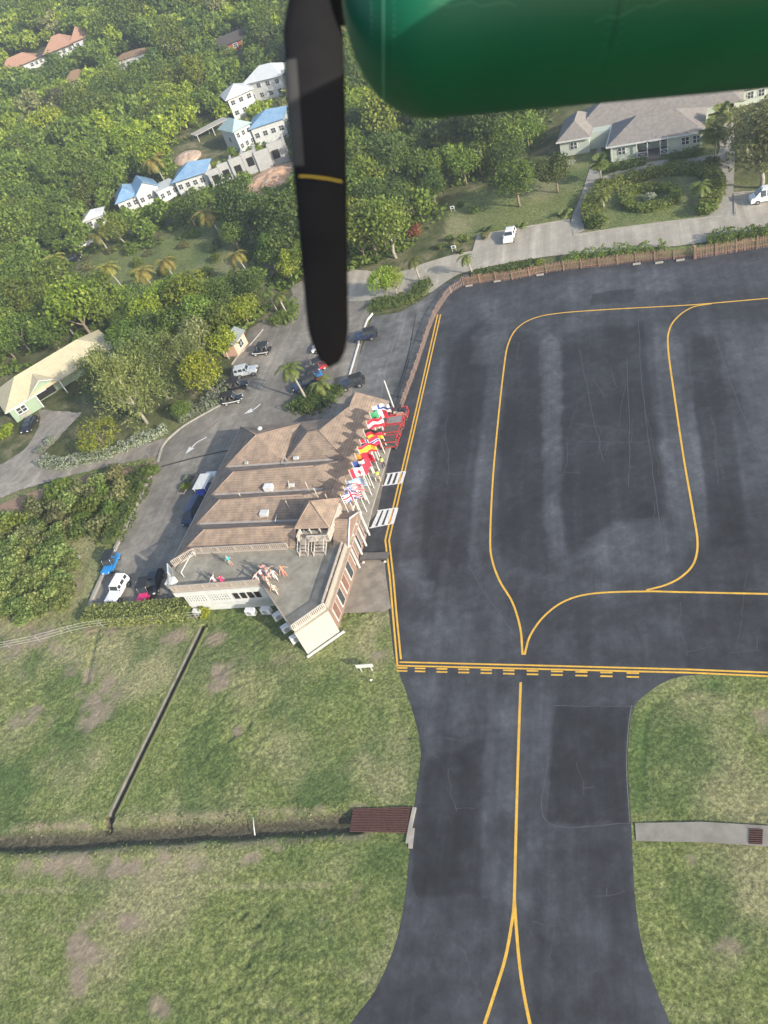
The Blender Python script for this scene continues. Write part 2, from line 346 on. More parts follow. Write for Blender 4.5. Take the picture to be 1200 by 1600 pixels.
for cx, cy, rx, ry, s in ((480, 1180, 60, 60, .5), (590, 1180, 30, 60, .5), (470, 1450, 90, 80, .5), (60, 1200, 70, 50, .5), (230, 1230, 50, 40, .4), (500, 1330, 100, 20, .6), (1080, 1150, 60, 60, .3)): wet = np.clip(wet+s*np.exp(-(((PX-cx)/rx)**2+((PY-cy)/ry)**2))*np.clip((fbm(X, Y, 3, 4, 53)-.3)*3, 0, 1), 0, 1)
for cx, cy, rx, ry, s in ((60, 1020, 90, 30, .9), (240, 1020, 60, 45, .8), (330, 1050, 50, 50, .6), (420, 1030, 60, 20, .6), (580, 1000, 40, 40, .6), (400, 1275, 200, 14, .7), (120, 1345, 140, 25, .6), (600, 1230, 40, 40, .5), (250, 1420, 150, 25, .5), (600, 1500, 40, 90, .55), (1150, 1480, 50, 80, .6), (1010, 1230, 16, 90, .4), (1150, 1110, 60, 30, .3)): dry = np.clip(dry+s*np.exp(-(((PX-cx)/rx)**2+((PY-cy)/ry)**2))*np.clip((fbm(X, Y, 2.2, 5, 57)-.33)*4, 0, 1), 0, 1)
forest = np.clip((Y-95)/12, 0, 1)
_pp = np.stack([PX.ravel(), PY.ravel()], 1)
for _q in ([(700, 312), (745, 300), (800, 285), (838, 262), (900, 240), (1130, 230), (1160, 350), (895, 372), (745, 375), (690, 398)], [(145, 395), (235, 385), (335, 330), (420, 440), (300, 468), (100, 475)]): forest = np.where(inpoly(_pp, _q).reshape(X.shape), forest*.25, forest)
vv_ = np.stack([X.ravel(), Y.ravel(), Z.ravel()], 1); ii = np.arange(n0*n1).reshape(n0, n1)
ff = np.stack([ii[:-1, :-1], ii[:-1, 1:], ii[1:, 1:], ii[1:, :-1]], -1).reshape(-1, 4)
gm = bpy.data.materials.new('grass_land'); gm.use_nodes = True; n = gm.node_tree; L = n.links; b = n.nodes['Principled BSDF']
b.inputs['Roughness'].default_value = .9; b.inputs['Specular IOR Level'].default_value = .15
tc = n.nodes.new('ShaderNodeTexCoord')
def noise(sc, det=6, r=.6, v=None):
    q = n.nodes.new('ShaderNodeTexNoise'); q.inputs['Scale'].default_value = sc; q.inputs['Detail'].default_value = det; q.inputs['Roughness'].default_value = r
    L.new(v or tc.outputs['Object'], q.inputs['Vector']); return q.outputs[0]
def ramp(src, *st):
    q = n.nodes.new('ShaderNodeValToRGB'); e = q.color_ramp.elements
    while len(e) < len(st): e.new(.5)
    for k, (p, c) in enumerate(st): e[k].position = p; e[k].color = (*(c if isinstance(c, tuple) else (c, c, c)), 1)
    L.new(src, q.inputs[0]); return q.outputs[0]
def mix(f, a, c, bt='MIX'):
    q = n.nodes.new('ShaderNodeMix'); q.data_type = 'RGBA'; q.blend_type = bt
    for s_, i_ in ((f, 0), (a, 6), (c, 7)):
        if hasattr(s_, 'node'): L.new(s_, q.inputs[i_])
        elif i_ == 0: q.inputs[0].default_value = s_
        else: q.inputs[i_].default_value = (*s_, 1)
    return q.outputs[2]
def attr(nm):
    q = n.nodes.new('ShaderNodeAttribute'); q.attribute_name = nm; return q.outputs['Fac']
g1 = ramp(noise(.9, 10, .74), (.28, (.110, .150, .045)), (.5, (.180, .218, .072)), (.72, (.29, .305, .125)))
g2 = ramp(noise(3.6, 9, .80), (.40, .55), (.51, 1.0), (.62, 1.65)); c = mix(1., g1, g2, 'MULTIPLY')
c = mix(attr('dry'), c, mix(1., (.35, .32, .18), g2, 'MULTIPLY'))
c = mix(attr('wet'), c, mix(1., (.095, .145, .048), g2, 'MULTIPLY'))
dsoil = ramp(noise(2.5, 8, .7), (.3, (.24, .18, .13)), (.7, (.40, .33, .26))); c = mix(attr('dirt'), c, dsoil); c = mix(attr('mud_shade'), c, mix(1., (.115, .100, .070), g2, 'MULTIPLY'))
fl = ramp(noise(.22, 7, .7), (.36, (.05, .065, .025)), (.52, (.11, .12, .05)), (.66, (.24, .20, .13))); c = mix(attr('forest'), c, fl)
L.new(c, b.inputs['Base Color'])
bp = n.nodes.new('ShaderNodeBump'); bp.inputs['Strength'].default_value = 1; bp.inputs['Distance'].default_value = .30; L.new(noise(3.4, 12, .80), bp.inputs['Height']); L.new(bp.outputs[0], b.inputs['Normal'])
me = npmesh('ground', vv_, ff, gm, smooth=True)
for nm, a in (('dirt', dirt), ('dry', dry*.7), ('wet', wet), ('mud_shade', mud_shade), ('forest', forest)):
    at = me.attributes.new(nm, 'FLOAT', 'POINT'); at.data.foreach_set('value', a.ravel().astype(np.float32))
tag(link('ground', me), kind='structure')
wx_ = RNG.uniform(-52, 0, 60000); wy_ = RNG.uniform(14, 62, 60000); wd = pdist(wx_, wy_, DITCH); wk = (wd > .5) & (wd < 1.9) & (fbm(wx_, wy_, .9, 4, 95) > .50) & (pdist(wx_, wy_, EDGE_) > 1.5); wq = proj(np.stack([wx_, wy_, 0*wx_], 1)); wk &= ~((wq[:, 0] > 540) & (wq[:, 1] > 1240))
wx_, wy_ = wx_[wk], wy_[wk]; wz_ = Zn[np.clip(np.searchsorted(ys, wy_), 0, len(ys)-1), np.clip(np.searchsorted(xs, wx_), 0, len(xs)-1)]
wn_ = unit(len(wx_))*.6+[0, 0, 1.1]; wn_ /= np.linalg.norm(wn_, axis=1)[:, None]; v_, f_ = quads(np.stack([wx_, wy_, wz_+.08], 1), wn_, RNG.uniform(.10, .26, len(wx_)), .7)
tag(link('ditch_weeds', npmesh('ditch_weeds', v_, f_, leafmat('leaf_weed', (.12, .15, .05), (.20, .23, .085), (.36, .34, .18), .8, .3))), 'ragged weeds along both banks of the grass ditch', 'weeds', kind='stuff')
# ---- asphalt
def asphalt(name, base, lanes=None, blotch=.3, warm=0., wear=.25):
    global n, L, tc, b
    m = bpy.data.materials.new(name); m.use_nodes = True; n = m.node_tree; L = n.links; b = n.nodes['Principled BSDF']
    b.inputs['Roughness'].default_value = .82; b.inputs['Specular IOR Level'].default_value = .3; tc = n.nodes.new('ShaderNodeTexCoord')
    c = mix(1., base, ramp(noise(.085, 5, .6), (.34, 1-blotch), (.5, 1.), (.68, 1+blotch*1.6)), 'MULTIPLY')
    c = mix(1., c, ramp(noise(.33, 8, .7), (.36, 1-blotch*.7), (.5, 1.), (.66, 1+blotch)), 'MULTIPLY')
    c = mix(1., c, ramp(noise(.9, 7, .75), (.3, 1-wear), (.55, 1.), (.75, 1+wear*1.4)), 'MULTIPLY')
    c = mix(1., c, ramp(noise(16, 4, .8), (.3, .72), (.6, 1.05), (.8, 1.5)), 'MULTIPLY')
    # streaks along the paving direction
    mp = n.nodes.new('ShaderNodeMapping'); mp.vector_type = 'TEXTURE'; mp.inputs['Rotation'].default_value = (0, 0, -LANE); mp.inputs['Scale'].default_value = (1.3, 28., 1)
    L.new(tc.outputs['Object'], mp.inputs[0]); c = mix(1., c, ramp(noise(1., 6, .65, mp.outputs[0]), (.35, .84), (.52, 1.), (.68, 1.22)), 'MULTIPLY')
    if lanes:
        dp = n.nodes.new('ShaderNodeVectorMath'); dp.operation = 'DOT_PRODUCT'; L.new(tc.outputs['Object'], dp.inputs[0]); dp.inputs[1].default_value = (math.cos(LANE), -math.sin(LANE), 0)
        nn = n.nodes.new('ShaderNodeMath'); nn.operation = 'MULTIPLY_ADD'; L.new(noise(.12, 4), nn.inputs[0]); nn.inputs[1].default_value = 2.6; L.new(dp.outputs['Value'], nn.inputs[2])
        mr = n.nodes.new('ShaderNodeMapRange'); L.new(nn.outputs[0], mr.inputs[0]); mr.inputs[1].default_value = lanes[0]; mr.inputs[2].default_value = lanes[1]
        lr = ramp(mr.outputs[0], *lanes[2]); c = mix(1., c, lr, 'MULTIPLY')
    vo = n.nodes.new('ShaderNodeTexVoronoi'); vo.feature = 'DISTANCE_TO_EDGE'; vo.inputs['Scale'].default_value = .11
    wn = n.nodes.new('ShaderNodeVectorMath'); wn.operation = 'MULTIPLY_ADD'; nq = n.nodes.new('ShaderNodeTexNoise'); nq.inputs['Scale'].default_value = .5; nq.inputs['Detail'].default_value = 6
    L.new(tc.outputs['Object'], nq.inputs[0]); L.new(nq.outputs['Color'], wn.inputs[0]); wn.inputs[1].default_value = (2.5, 2.5, 0); L.new(tc.outputs['Object'], wn.inputs[2]); L.new(wn.outputs[0], vo.inputs['Vector'])
    cr = ramp(vo.outputs['Distance'], (0., 1.), (.004, .5), (.010, 0.)); msk = ramp(noise(.2, 3), (.52, 0.), (.62, .28)); c = mix(mix(1., cr, msk, 'MULTIPLY'), c, tuple(min(1, x*2.1) for x in base))
    at_ = n.nodes.new('ShaderNodeAttribute'); at_.attribute_name = 'tone'; mm = n.nodes.new('ShaderNodeMath'); mm.operation = 'ADD'; L.new(at_.outputs['Fac'], mm.inputs[0]); mm.inputs[1].default_value = 1.
    vm = n.nodes.new('ShaderNodeVectorMath'); vm.operation = 'SCALE'; L.new(c, vm.inputs[0]); L.new(mm.outputs[0], vm.inputs['Scale']); c = vm.outputs[0]
    L.new(c, b.inputs['Base Color'])
    bp = n.nodes.new('ShaderNodeBump'); bp.inputs['Strength'].default_value = .35; bp.inputs['Distance'].default_value = .02; L.new(noise(22, 4, .8), bp.inputs['Height']); L.new(bp.outputs[0], b.inputs['Normal'])
    return m
ld = (G(790, 560)-G(767, 850)); LANE = math.atan2(ld.x, ld.y)      # paving lanes run along this heading
def lat(px, py=700): p = G(px, py); return p.x*math.cos(LANE)-p.y*math.sin(LANE)
stops = [(560, 1.), (648, 1.12), (668, .95), (705, .80), (730, 1.02), (748, 1.28), (778, 1.12), (800, .74), (855, .72), (868, 1.0), (898, 1.0), (910, .74), (990, .70), (1010, 1.0), (1050, 1.1), (1075, .80), (1180, .85), (1300, .95)]
l0, l1 = lat(560), lat(1300)
apm = asphalt('apron_asphalt', (.050, .053, .060), None, .30, wear=.32)
lotm = asphalt('car_park_asphalt', (.215, .195, .165), None, .24)
srvm = asphalt('service_road_asphalt', (.12, .119, .115), None, .35)
oldm = asphalt('pale_worn_asphalt', (.37, .335, .275), None, .10, wear=.14)
patchm = asphalt('asphalt_patch', (.040, .046, .060), None, .2)
patch2 = asphalt('asphalt_patch_grey', (.072, .078, .088), None, .25)
trackm = asphalt('gravel_track', (.28, .25, .21), None, .2, wear=.3)
def sheet(name, px, m, z, kind='structure', terr=False, jit=0., close=True):
    pts = [G(*p, z) for p in px]
    if terr: pts = [GT(*p, 0) for p in px]
    if jit:
        q = []
        for i, p in enumerate(pts):
            r = pts[(i+1) % len(pts)]; k = max(1, int((r-p).length/.5)); nr = Vector((-(r-p).y, (r-p).x, 0)).normalized()
            for j in range(k): q.append(p.lerp(r, j/k)+nr*(random.uniform(-jit, jit) if j else 0))
        pts = q
    if not terr: pts = [Vector((p.x, p.y, z)) for p in pts]
    tr = geometry.tessellate_polygon([[Vector((p.x, p.y, 0)) for p in pts]])
    mb = MB(); fs = []
    for t in tr:
        a_, b_, c_ = [pts[i] for i in t]
        fs.append(tuple(t) if (b_-a_).cross(c_-a_).z > 0 else tuple(t[::-1]))
    mb.add(pts, fs, m); o = mb.build(name); return tag(o, kind=kind)
def smoothpx(pts, k=6):
    "Catmull-Rom through pixel points"
    P = [Vector((*p, 0)) for p in pts]; P = [P[0]*2-P[1]]+P+[P[-1]*2-P[-2]]; out = []
    for i in range(1, len(P)-2):
        for j in range(k):
            t = j/k; a, b_, c_, d = P[i-1:i+3]
            q = .5*((2*b_)+(c_-a)*t+(2*a-5*b_+4*c_-d)*t*t+(3*b_-a-3*c_+d)*t**3); out.append((q.x, q.y))
    out.append(tuple(pts[-1])); return out
west = smoothpx([(450, 1760), (548, 1600), (585, 1550), (618, 1475), (633, 1400), (640, 1330), (646, 1270), (656, 1200), (657, 1168), (650, 1130), (636, 1085), (618, 1035), (611, 985), (604, 930), (600, 890)], 4)
east = smoothpx([(1250, 1059), (1140, 1053), (1060, 1058), (1018, 1078), (992, 1103), (984, 1135), (981, 1200), (986, 1285), (989, 1350), (993, 1410), (1004, 1480), (1025, 1545), (1048, 1602), (1105, 1760)], 4)
apron_px = west+[(563, 888), (563, 862), (571, 838), (588, 768), (596, 741), (610, 700), (628, 640), (645, 596), (680, 492), (700, 463), (725, 445), (800, 435), (860, 423), (1000, 407), (1110, 395), (1200, 384), (1330, 368), (1600, 700), (1600, 1060)]+east
sheet('apron_asphalt', apron_px, apm, 0., jit=.07)
def softpoly(qx, qy, poly, soft):
    q = np.stack([qx, qy], 1); ins = inpoly(q, poly); d = np.full(len(qx), 1e9)
    for (x0, y0), (x1, y1) in zip(poly, poly[1:]+poly[:1]):
        dx, dy = x1-x0, y1-y0; t = np.clip(((qx-x0)*dx+(qy-y0)*dy)/(dx*dx+dy*dy+1e-9), 0, 1); d = np.minimum(d, np.hypot(qx-x0-t*dx, qy-y0-t*dy))
    return np.clip(.5+np.where(ins, d, -d)/soft, 0, 1)
ax_g, ay_g = np.meshgrid(np.arange(-9, 62, .22), np.arange(8, 112, .22)); AP = np.stack([ax_g.ravel(), ay_g.ravel(), np.full(ax_g.size, .0035)], 1); aq = proj(AP)
wqx = aq[:, 0]+10*(fbm(AP[:, 0], AP[:, 1], 1.6, 4, 91)-.47); wqy = aq[:, 1]+10*(fbm(AP[:, 0], AP[:, 1], 1.6, 4, 92)-.47); tone = np.zeros(len(aq))
for pl, val, sf in (([(705, 560), (720, 520), (745, 505), (790, 500), (785, 515), (750, 525), (737, 570), (735, 640), (722, 760), (700, 830), (690, 880), (683, 910), (655, 905), (655, 860), (668, 760), (685, 660)], -.28, 9), ([(735, 572), (762, 572), (748, 680), (735, 790), (728, 870), (715, 885), (690, 870), (685, 830), (700, 800), (722, 720)], -.22, 7),
        ([(738, 525), (760, 505), (795, 495), (790, 560), (785, 568), (735, 568)], .30, 7), ([(762, 572), (788, 572), (768, 860), (730, 860), (750, 680)], .14, 8), ([(795, 520), (840, 520), (850, 560), (850, 850), (870, 890), (850, 897), (790, 880), (775, 850), (780, 700), (788, 600)], -.25, 9),
        ([(843, 560), (845, 530), (860, 522), (875, 530), (878, 600), (877, 800), (885, 865), (870, 870), (850, 820), (848, 700)], .27, 5), ([(880, 520), (1005, 505), (1020, 640), (1040, 790), (1035, 810), (960, 815), (915, 840), (900, 860), (885, 860), (878, 780), (878, 600)], -.26, 8),
        ([(915, 850), (960, 820), (1040, 805), (1075, 840), (1075, 880), (1040, 905), (950, 890), (900, 880)], .20, 14), ([(1022, 505), (1048, 500), (1065, 540), (1075, 600), (1095, 700), (1105, 800), (1100, 860), (1060, 850), (1045, 800), (1030, 660)], .34, 6), ([(1080, 520), (1118, 530), (1150, 680), (1170, 850), (1110, 860), (1105, 780), (1085, 640)], -.22, 7),
        ([(1120, 500), (1300, 520), (1300, 760), (1200, 740), (1160, 640)], .18, 10), ([(890, 935), (1300, 940), (1300, 1045), (900, 1035), (870, 980)], -.16, 12), ([(625, 900), (700, 915), (760, 930), (805, 980), (812, 1030), (628, 1030)], .16, 10), ([(640, 700), (668, 600), (690, 520), (700, 545), (680, 660), (655, 780), (640, 850), (620, 850)], .26, 9),
        ([(740, 470), (900, 430), (1300, 395), (1300, 440), (1000, 455), (830, 480), (760, 500)], .18, 14), ([(1010, 440), (1050, 432), (1060, 452), (1020, 458)], .4, 12), ([(665, 1190), (755, 1155), (748, 1400), (640, 1400), (645, 1300)], -.25, 8), ([(762, 1080), (805, 1080), (800, 1420), (752, 1400)], .18, 7), ([(866, 1103), (985, 1103), (982, 1285), (855, 1284)], -.24, 3),
        ([(640, 1060), (720, 1060), (735, 1140), (665, 1180)], .12, 14), ([(815, 1080), (862, 1080), (855, 1290), (820, 1420), (808, 1300)], .10, 8), ([(815, 1330), (985, 1320), (1000, 1600), (840, 1640)], -.10, 10), ([(600, 1560), (700, 1440), (790, 1420), (740, 1640), (590, 1660)], .08, 14), ([(625, 880), (665, 875), (668, 905), (630, 910)], .28, 8), ([(925, 457), (990, 449), (990, 469), (922, 476)], -.42, 2), ([(858, 1287), (940, 1290), (940, 1318), (858, 1316)], .10, 2)):
    tone += val*softpoly(wqx, wqy, pl, sf)
gi_ = np.arange(ax_g.size).reshape(ax_g.shape); gf = np.stack([gi_[:-1, :-1], gi_[:-1, 1:], gi_[1:, 1:], gi_[1:, :-1]], -1).reshape(-1, 4)
edge = softpoly(aq[:, 0], aq[:, 1], [tuple(p) for p in apron_px], 1.) ; ed2 = softpoly(aq[:, 0], aq[:, 1], [tuple(p) for p in apron_px], 24.); tone = np.clip(tone*1.6, -.42, .5)
gf = gf[(edge[gf] >= 1).all(1)]; fade = np.clip((ed2-.5)*3, 0, 1)
me = npmesh('apron_surface', AP, gf, apm); at = me.attributes.new('tone', 'FLOAT', 'POINT'); at.data.foreach_set('value', (tone*fade).astype(np.float32)); tag(link('apron_surface', me), kind='structure')
# cracks in the old paving, each a wandering thin line
rc = random.Random(12); crk = mat('crack_fill', (.095, .097, .105), (.045, .047, .052), 2.5, .85)
def crack(x, y, ang, ln, br=1):
    pts = [(x, y)]; a = ang
    for k in range(int(ln/6)): a += rc.uniform(-.35, .35); a += (ang-a)*.3; pts.append((pts[-1][0]+6*math.cos(a), pts[-1][1]+6*math.sin(a)*.9))
    stripe('pavement_crack', pts, rc.uniform(.03, .06), crk, .0075)
    if br and len(pts) > 5:
        q = rc.choice(pts[2:-1]); crack(q[0], q[1], ang+rc.choice((-1, 1))*PI/2, ln*rc.uniform(.3, .6), 0)
sheet('x', [(770, 1150), (720, 1160), (700, 1400), (760, 1420), (790, 1400), (800, 1180)], patch2, .004, jit=.1) if False else None
sheet('pavement', [(563, 873), (601, 876), (603, 900), (611, 950), (600, 956), (533, 958), (528, 950), (520, 900)], mat('stained_pavement', (.30, .26, .205), (.17, .15, .125), .9, .85, bump=.01, detail=12), .012)
# car park and roads
lot_px = [(140, 950), (160, 902), (238, 737), (248, 708), (268, 684), (285, 668), (330, 640), (352, 626), (366, 560), (389, 515), (411, 500), (440, 482), (458, 460), (452, 448), (470, 440), (560, 425), (590, 438), (560, 560), (560, 640), (610, 700), (590, 800), (480, 930), (290, 950)]
sheet('car_park', lot_px, lotm, .004)
sheet('service_road', [(545, 640), (560, 560), (582, 495), (625, 488), (663, 466), (690, 445), (735, 425), (726, 444), (700, 462), (680, 490), (645, 594), (628, 640), (600, 700)], srvm, .008)
lower = smoothpx([(540, 470), (600, 470), (662, 462), (700, 438), (735, 423), (860, 400), (1060, 384), (1200, 361), (1330, 345)], 3)
upper = smoothpx([(1330, 318), (1200, 326), (1150, 333), (1060, 343), (960, 356)], 3)+[(895, 366), (890, 343), (745, 368), (738, 392)]+smoothpx([(735, 392), (700, 400), (660, 412), (620, 425), (540, 420)], 3)
sheet('road', lower+upper, oldm, .016)
sheet('road', [(1146, 300), (1215, 296), (1330, 285), (1330, 320), (1200, 326), (1150, 335)], oldm, .020)
track = smoothpx([(-60, 812), (0, 778), (60, 757), (130, 738), (200, 722), (244, 712)], 3)+smoothpx([(262, 684), (200, 701), (130, 722), (80, 728), (66, 712), (86, 690), (112, 662), (128, 645)], 3)+smoothpx([(60, 640), (62, 660), (48, 690), (20, 715), (-60, 760)], 3)
sheet('gravel_track', track, trackm, .008, jit=.15)
sheet('gravel_track', smoothpx([(-40, 806), (60, 765), (130, 745), (236, 722), (238, 728), (140, 757), (60, 790), (0, 812), (-40, 830)], 3), mat('red_soil', (.30, .19, .13), (.22, .15, .10), 2, .9, bump=.03), .002, jit=.2)
sheet('garden_path', smoothpx([(897, 368), (892, 345), (908, 305), (922, 262), (936, 225)], 3)+[(945, 250), (940, 270)]+smoothpx([(936, 285), (925, 303), (914, 335), (912, 360)], 3), palecon, .024)
sheet('garden_path', [(1146, 178), (1120, 180), (1125, 230), (1118, 262), (1126, 310), (1108, 335), (1095, 345), (1147, 337), (1146, 300), (1148, 240)], palecon, .024)
sheet('garden_path', smoothpx([(926, 285), (960, 268), (1020, 252), (1080, 246), (1130, 240), (1130, 250), (1085, 254), (1020, 262), (965, 278), (930, 300)], 3), palecon, .028)
# markings
ypaint = mat('yellow_paint', (.74, .43, .05), (.52, .31, .06), 1.6, .7, detail=14)
yn = ypaint.node_tree; yb = yn.nodes['Principled BSDF']; src = yb.inputs['Base Color'].links[0].from_socket; tcn = yn.nodes.new('ShaderNodeTexCoord'); nn_ = yn.nodes.new('ShaderNodeTexNoise'); nn_.inputs['Scale'].default_value = 7; nn_.inputs['Detail'].default_value = 10; nn_.inputs['Roughness'].default_value = .75
yn.links.new(tcn.outputs['Object'], nn_.inputs['Vector']); yr = yn.nodes.new('ShaderNodeValToRGB'); yr.color_ramp.elements[0].position = .57; yr.color_ramp.elements[1].position = .66; yn.links.new(nn_.outputs[0], yr.inputs[0]); ym = yn.nodes.new('ShaderNodeMix'); ym.data_type = 'RGBA'; yn.links.new(yr.outputs[0], ym.inputs[0]); yn.links.new(src, ym.inputs[6]); ym.inputs[7].default_value = (.12, .10, .06, 1); yn.links.new(ym.outputs[2], yb.inputs['Base Color'])
wpaint = mat('white_road_paint', (.74, .74, .72), (.50, .50, .49), 3, .7, detail=9)
def stripe(name, px, w, m, z=.012, k=0):
    if k: px = smoothpx(px, k)
    P = [G(*p, z) for p in px]; l = []; r = []
    for i, p in enumerate(P):
        d = (P[min(i+1, len(P)-1)]-P[max(i-1, 0)]); d.z = 0; d.normalize(); q = Vector((-d.y, d.x, 0))*w/2; l.append(p+q); r.append(p-q)
    mb = MB(); N_ = len(P); mb.add(l+r, [(N_+i, N_+i+1, i+1, i) for i in range(N_-1)], m); return tag(mb.build(name), kind='structure')
YM = 'yellow_marking'
stripe(YM, [(684, 491), (641, 680), (602, 844), (609, 900), (614, 960), (621, 1040)], .20, ypaint)
stripe(YM, [(688.5, 491), (645.5, 680), (608, 844), (614.5, 900), (619.5, 960), (626.5, 1030)], .20, ypaint)
stripe(YM, [(624, 1034.5), (850, 1040), (1076, 1046), (1200, 1051), (1300, 1056)], .17, ypaint, .014)
stripe(YM, [(618, 1040), (850, 1045.5), (1076, 1051), (1200, 1056.5), (1300, 1061)], .17, ypaint, .018)
for i, x in enumerate((620, 648, 682, 716, 751, 786, 823, 861, 899, 938, 979)):
    t = (x-620)/360
    for k in (0, 1):
        y = 1043.5+t*8+k*(4.6+t*1.4); stripe(YM, [(x, y), (x+16.5+3*t, y+.4)], .16, ypaint, .012)
stripe(YM, [(813.6, 1066), (809, 1200), (805.5, 1330), (803.5, 1405), (800, 1440), (790, 1495), (775, 1545), (757, 1600), (730, 1680)], .22, ypaint, .012, 4)
stripe(YM, [(803.5, 1400), (806, 1440), (811, 1500), (818, 1550), (828, 1600), (845, 1680)], .22, ypaint, .016, 4)
stripe(YM, [(816.5, 1023), (813, 982), (801, 942), (781, 908), (769, 875), (766, 840), (770, 750), (779, 650), (788, 570), (794, 538), (807, 514), (832, 498), (872, 489.5), (950, 483.5), (1070, 477), (1115, 473.5), (1200, 466), (1320, 455)], .20, ypaint, .012, 6)
stripe(YM, [(819.5, 1023), (829, 992), (852, 961), (885, 938), (930, 927), (1010, 924), (1060, 925), (1200, 928), (1320, 931)], .20, ypaint, .016, 6)
stripe(YM, [(1112, 474.5), (1082, 480), (1059, 495), (1046, 515), (1044, 545), (1054, 620), (1069, 720), (1083, 800), (1090, 848), (1084, 880), (1065, 901), (1040, 914), (1010, 922)], .20, ypaint, .020, 6)
WM = 'white_marking'
def cross(q, nst, w=.34):
    a, b_, c_, d = [Vector((*p, 0)) for p in q]       # NW NE SE SW in pixels
    stripe(WM, [a[:2], b_[:2]], .16, wpaint, .024); stripe(WM, [d[:2], c_[:2]], .16, wpaint, .024)
    for i in range(nst):
        t = (i+.55)/(nst-.35); p, r = a.lerp(b_, t), d.lerp(c_, t); stripe(WM, [p[:2], r[:2]], w, wpaint, .021)
cross([(604, 740.5), (633.5, 736.5), (627.5, 754.5), (597, 759)], 4, .36)
cross([(589.5, 798), (620.5, 793.5), (613.5, 818), (577, 825)], 4, .46)
# pale seams, car park bays, arrows
seam = mat('sealed_joint', (.10, .103, .115), (.055, .058, .068), 1.1, .8)
for q in ([(905, 545), (925, 640), (942, 720)], [(998, 500), (1003, 600), (1018, 720), (1040, 880)], [(1117, 520), (1150, 620), (1200, 740)], [(672, 1040), (664, 1150)], [(866, 1103), (985, 1103)], [(730, 880), (760, 930), (800, 985)], [(980, 560), (984, 700), (982, 760)], [(857, 1180), (855, 1285), (985, 1287)]):
    q2 = [(x+rc.uniform(-1, 1), y+rc.uniform(-1, 1)) for x, y in smoothpx(q, 7)]; stripe('pavement_seam', q2, .06, seam, .008)
for x, y, a, l in ((890, 660, 0, 90), (905, 620, 1.5, 60), (915, 690, 0, 60), (940, 700, -.1, 80), (978, 600, 1.5, 80), (925, 590, 1.2, 40), (955, 580, 1.4, 30), (1030, 760, .0, 60), (985, 812, -.05, 60), (1110, 650, 1.4, 120), (1165, 745, 0, 60), (1063, 940, 1.5, 100), (1168, 890, 1.5, 150), (1160, 600, 1.1, 70), (1075, 560, 1.4, 60), (885, 690, 1.5, 60), (770, 530, .1, 60), (700, 650, 1.6, 120), (660, 1110, 1.5, 60), (700, 1200, 1.5, 80), (900, 1190, 1.5, 60), (870, 1420, 1.5, 90), (930, 1400, .1, 50), (1010, 650, 1.45, 110), (1050, 460, -.1, 100), (920, 505, 1.4, 40), (1140, 1020, 0, 50)): crack(x, y, a, l)
tarm = mat('tar_line', (.03, .028, .026), (.05, .045, .04), 3, .7)
stripe('drain_channel', [(252, 729), (300, 716), (345, 706), (390, 698)], .30, tarm, .012)
stripe('tar_line', [(257, 724), (300, 690), (345, 654)], .22, mat('brown_gutter', (.14, .11, .09), (.2, .16, .13), 3, .8), .012)
for q in ([(592, 640), (603, 575), (622, 515)],): stripe('pavement_seam', q, .12, mat('pale_scuff', (.2, .2, .2), (.14, .14, .14), 6, .8), .014)
for q in ([(640, 560), (628, 600), (616, 640)], [(650, 490), (640, 545), (620, 620)]): stripe('tar_line', q, .16, tarm, .013)
bays = mat('faded_bay_paint', (.38, .35, .28), (.24, .22, .19), 5, .8)
stripe(WM, [(456, 511), (417, 592), (392, 633)], .10, bays, .010)
for q in ([(440, 545), (421, 550)], [(430, 562), (405, 566)], [(424, 578), (395, 583)], [(408, 607), (388, 606)], [(400, 620), (381, 624)], [(392, 634), (350, 642)], [(402, 519), (438, 489)]): stripe(WM, q, .09, bays, .010)
for q in ([(438, 480), (425, 560)],): stripe(WM, [(487, 552), (483, 560)], .1, bays, .010)
def arrow(q, w=.22):
    stripe(WM, q, w, wpaint, .010, 4)
    a, c_ = G(*q[-2], .010), G(*q[-1], .010); d = (c_-a); d.z = 0; d.normalize(); p = Vector((-d.y, d.x, 0)); m_ = MB()
    m_.add([c_+d*1.3, c_-d*.1+p*.55, c_-d*.1-p*.55], [(0, 1, 2)], wpaint); tag(m_.build('arrow_marking'), kind='structure')
arrow([(407, 631), (399, 638), (393, 641)]); arrow([(323, 683), (308, 691), (299, 700)])
stripe(WM, [(240, 730), (255, 692)], .14, palecon, .03); 
# kerbs
def kerb(name, px, w, h, m, label=None, z=0., terr=False, k=4):
    P = [(GT(*p) if terr else G(*p, z)) for p in (smoothpx(px, k) if k else px)]; l = []; r = []
    for i, p in enumerate(P):
        d = (P[min(i+1, len(P)-1)]-P[max(i-1, 0)]); d.z = 0; d.normalize(); q = Vector((-d.y, d.x, 0))*w/2; l.append(p+q); r.append(p-q)
    mb = MB(); N_ = len(P); up = Vector((0, 0, h)); dn = Vector((0, 0, -.25)); vs = [p+up for p in l]+[p+up for p in r]+[p+dn for p in l]+[p+dn for p in r]
    fs = []
    for i in range(N_-1): fs += [(N_+i, N_+i+1, i+1, i), (i, i+1, 2*N_+i+1, 2*N_+i), (N_+i+1, N_+i, 3*N_+i, 3*N_+i+1)]
    fs += [(0, 2*N_, 3*N_, N_), (N_-1, 2*N_-1, 4*N_-1, 3*N_-1)]
    mb.add(vs, fs, m); o = mb.build(name)
    if label: tag(o, label, 'kerb' if 'kerb' in name else name.replace('_', ' '))
    else: tag(o, kind='structure')
    return o
kerb('kerb', [(135, 962), (146, 934), (160, 903), (200, 818), (240, 735)], .42, .30, palecon)
kerb('kerb', [(247, 722), (254, 698), (266, 683), (290, 664), (330, 641), (345, 633)], .3, .16, palecon)
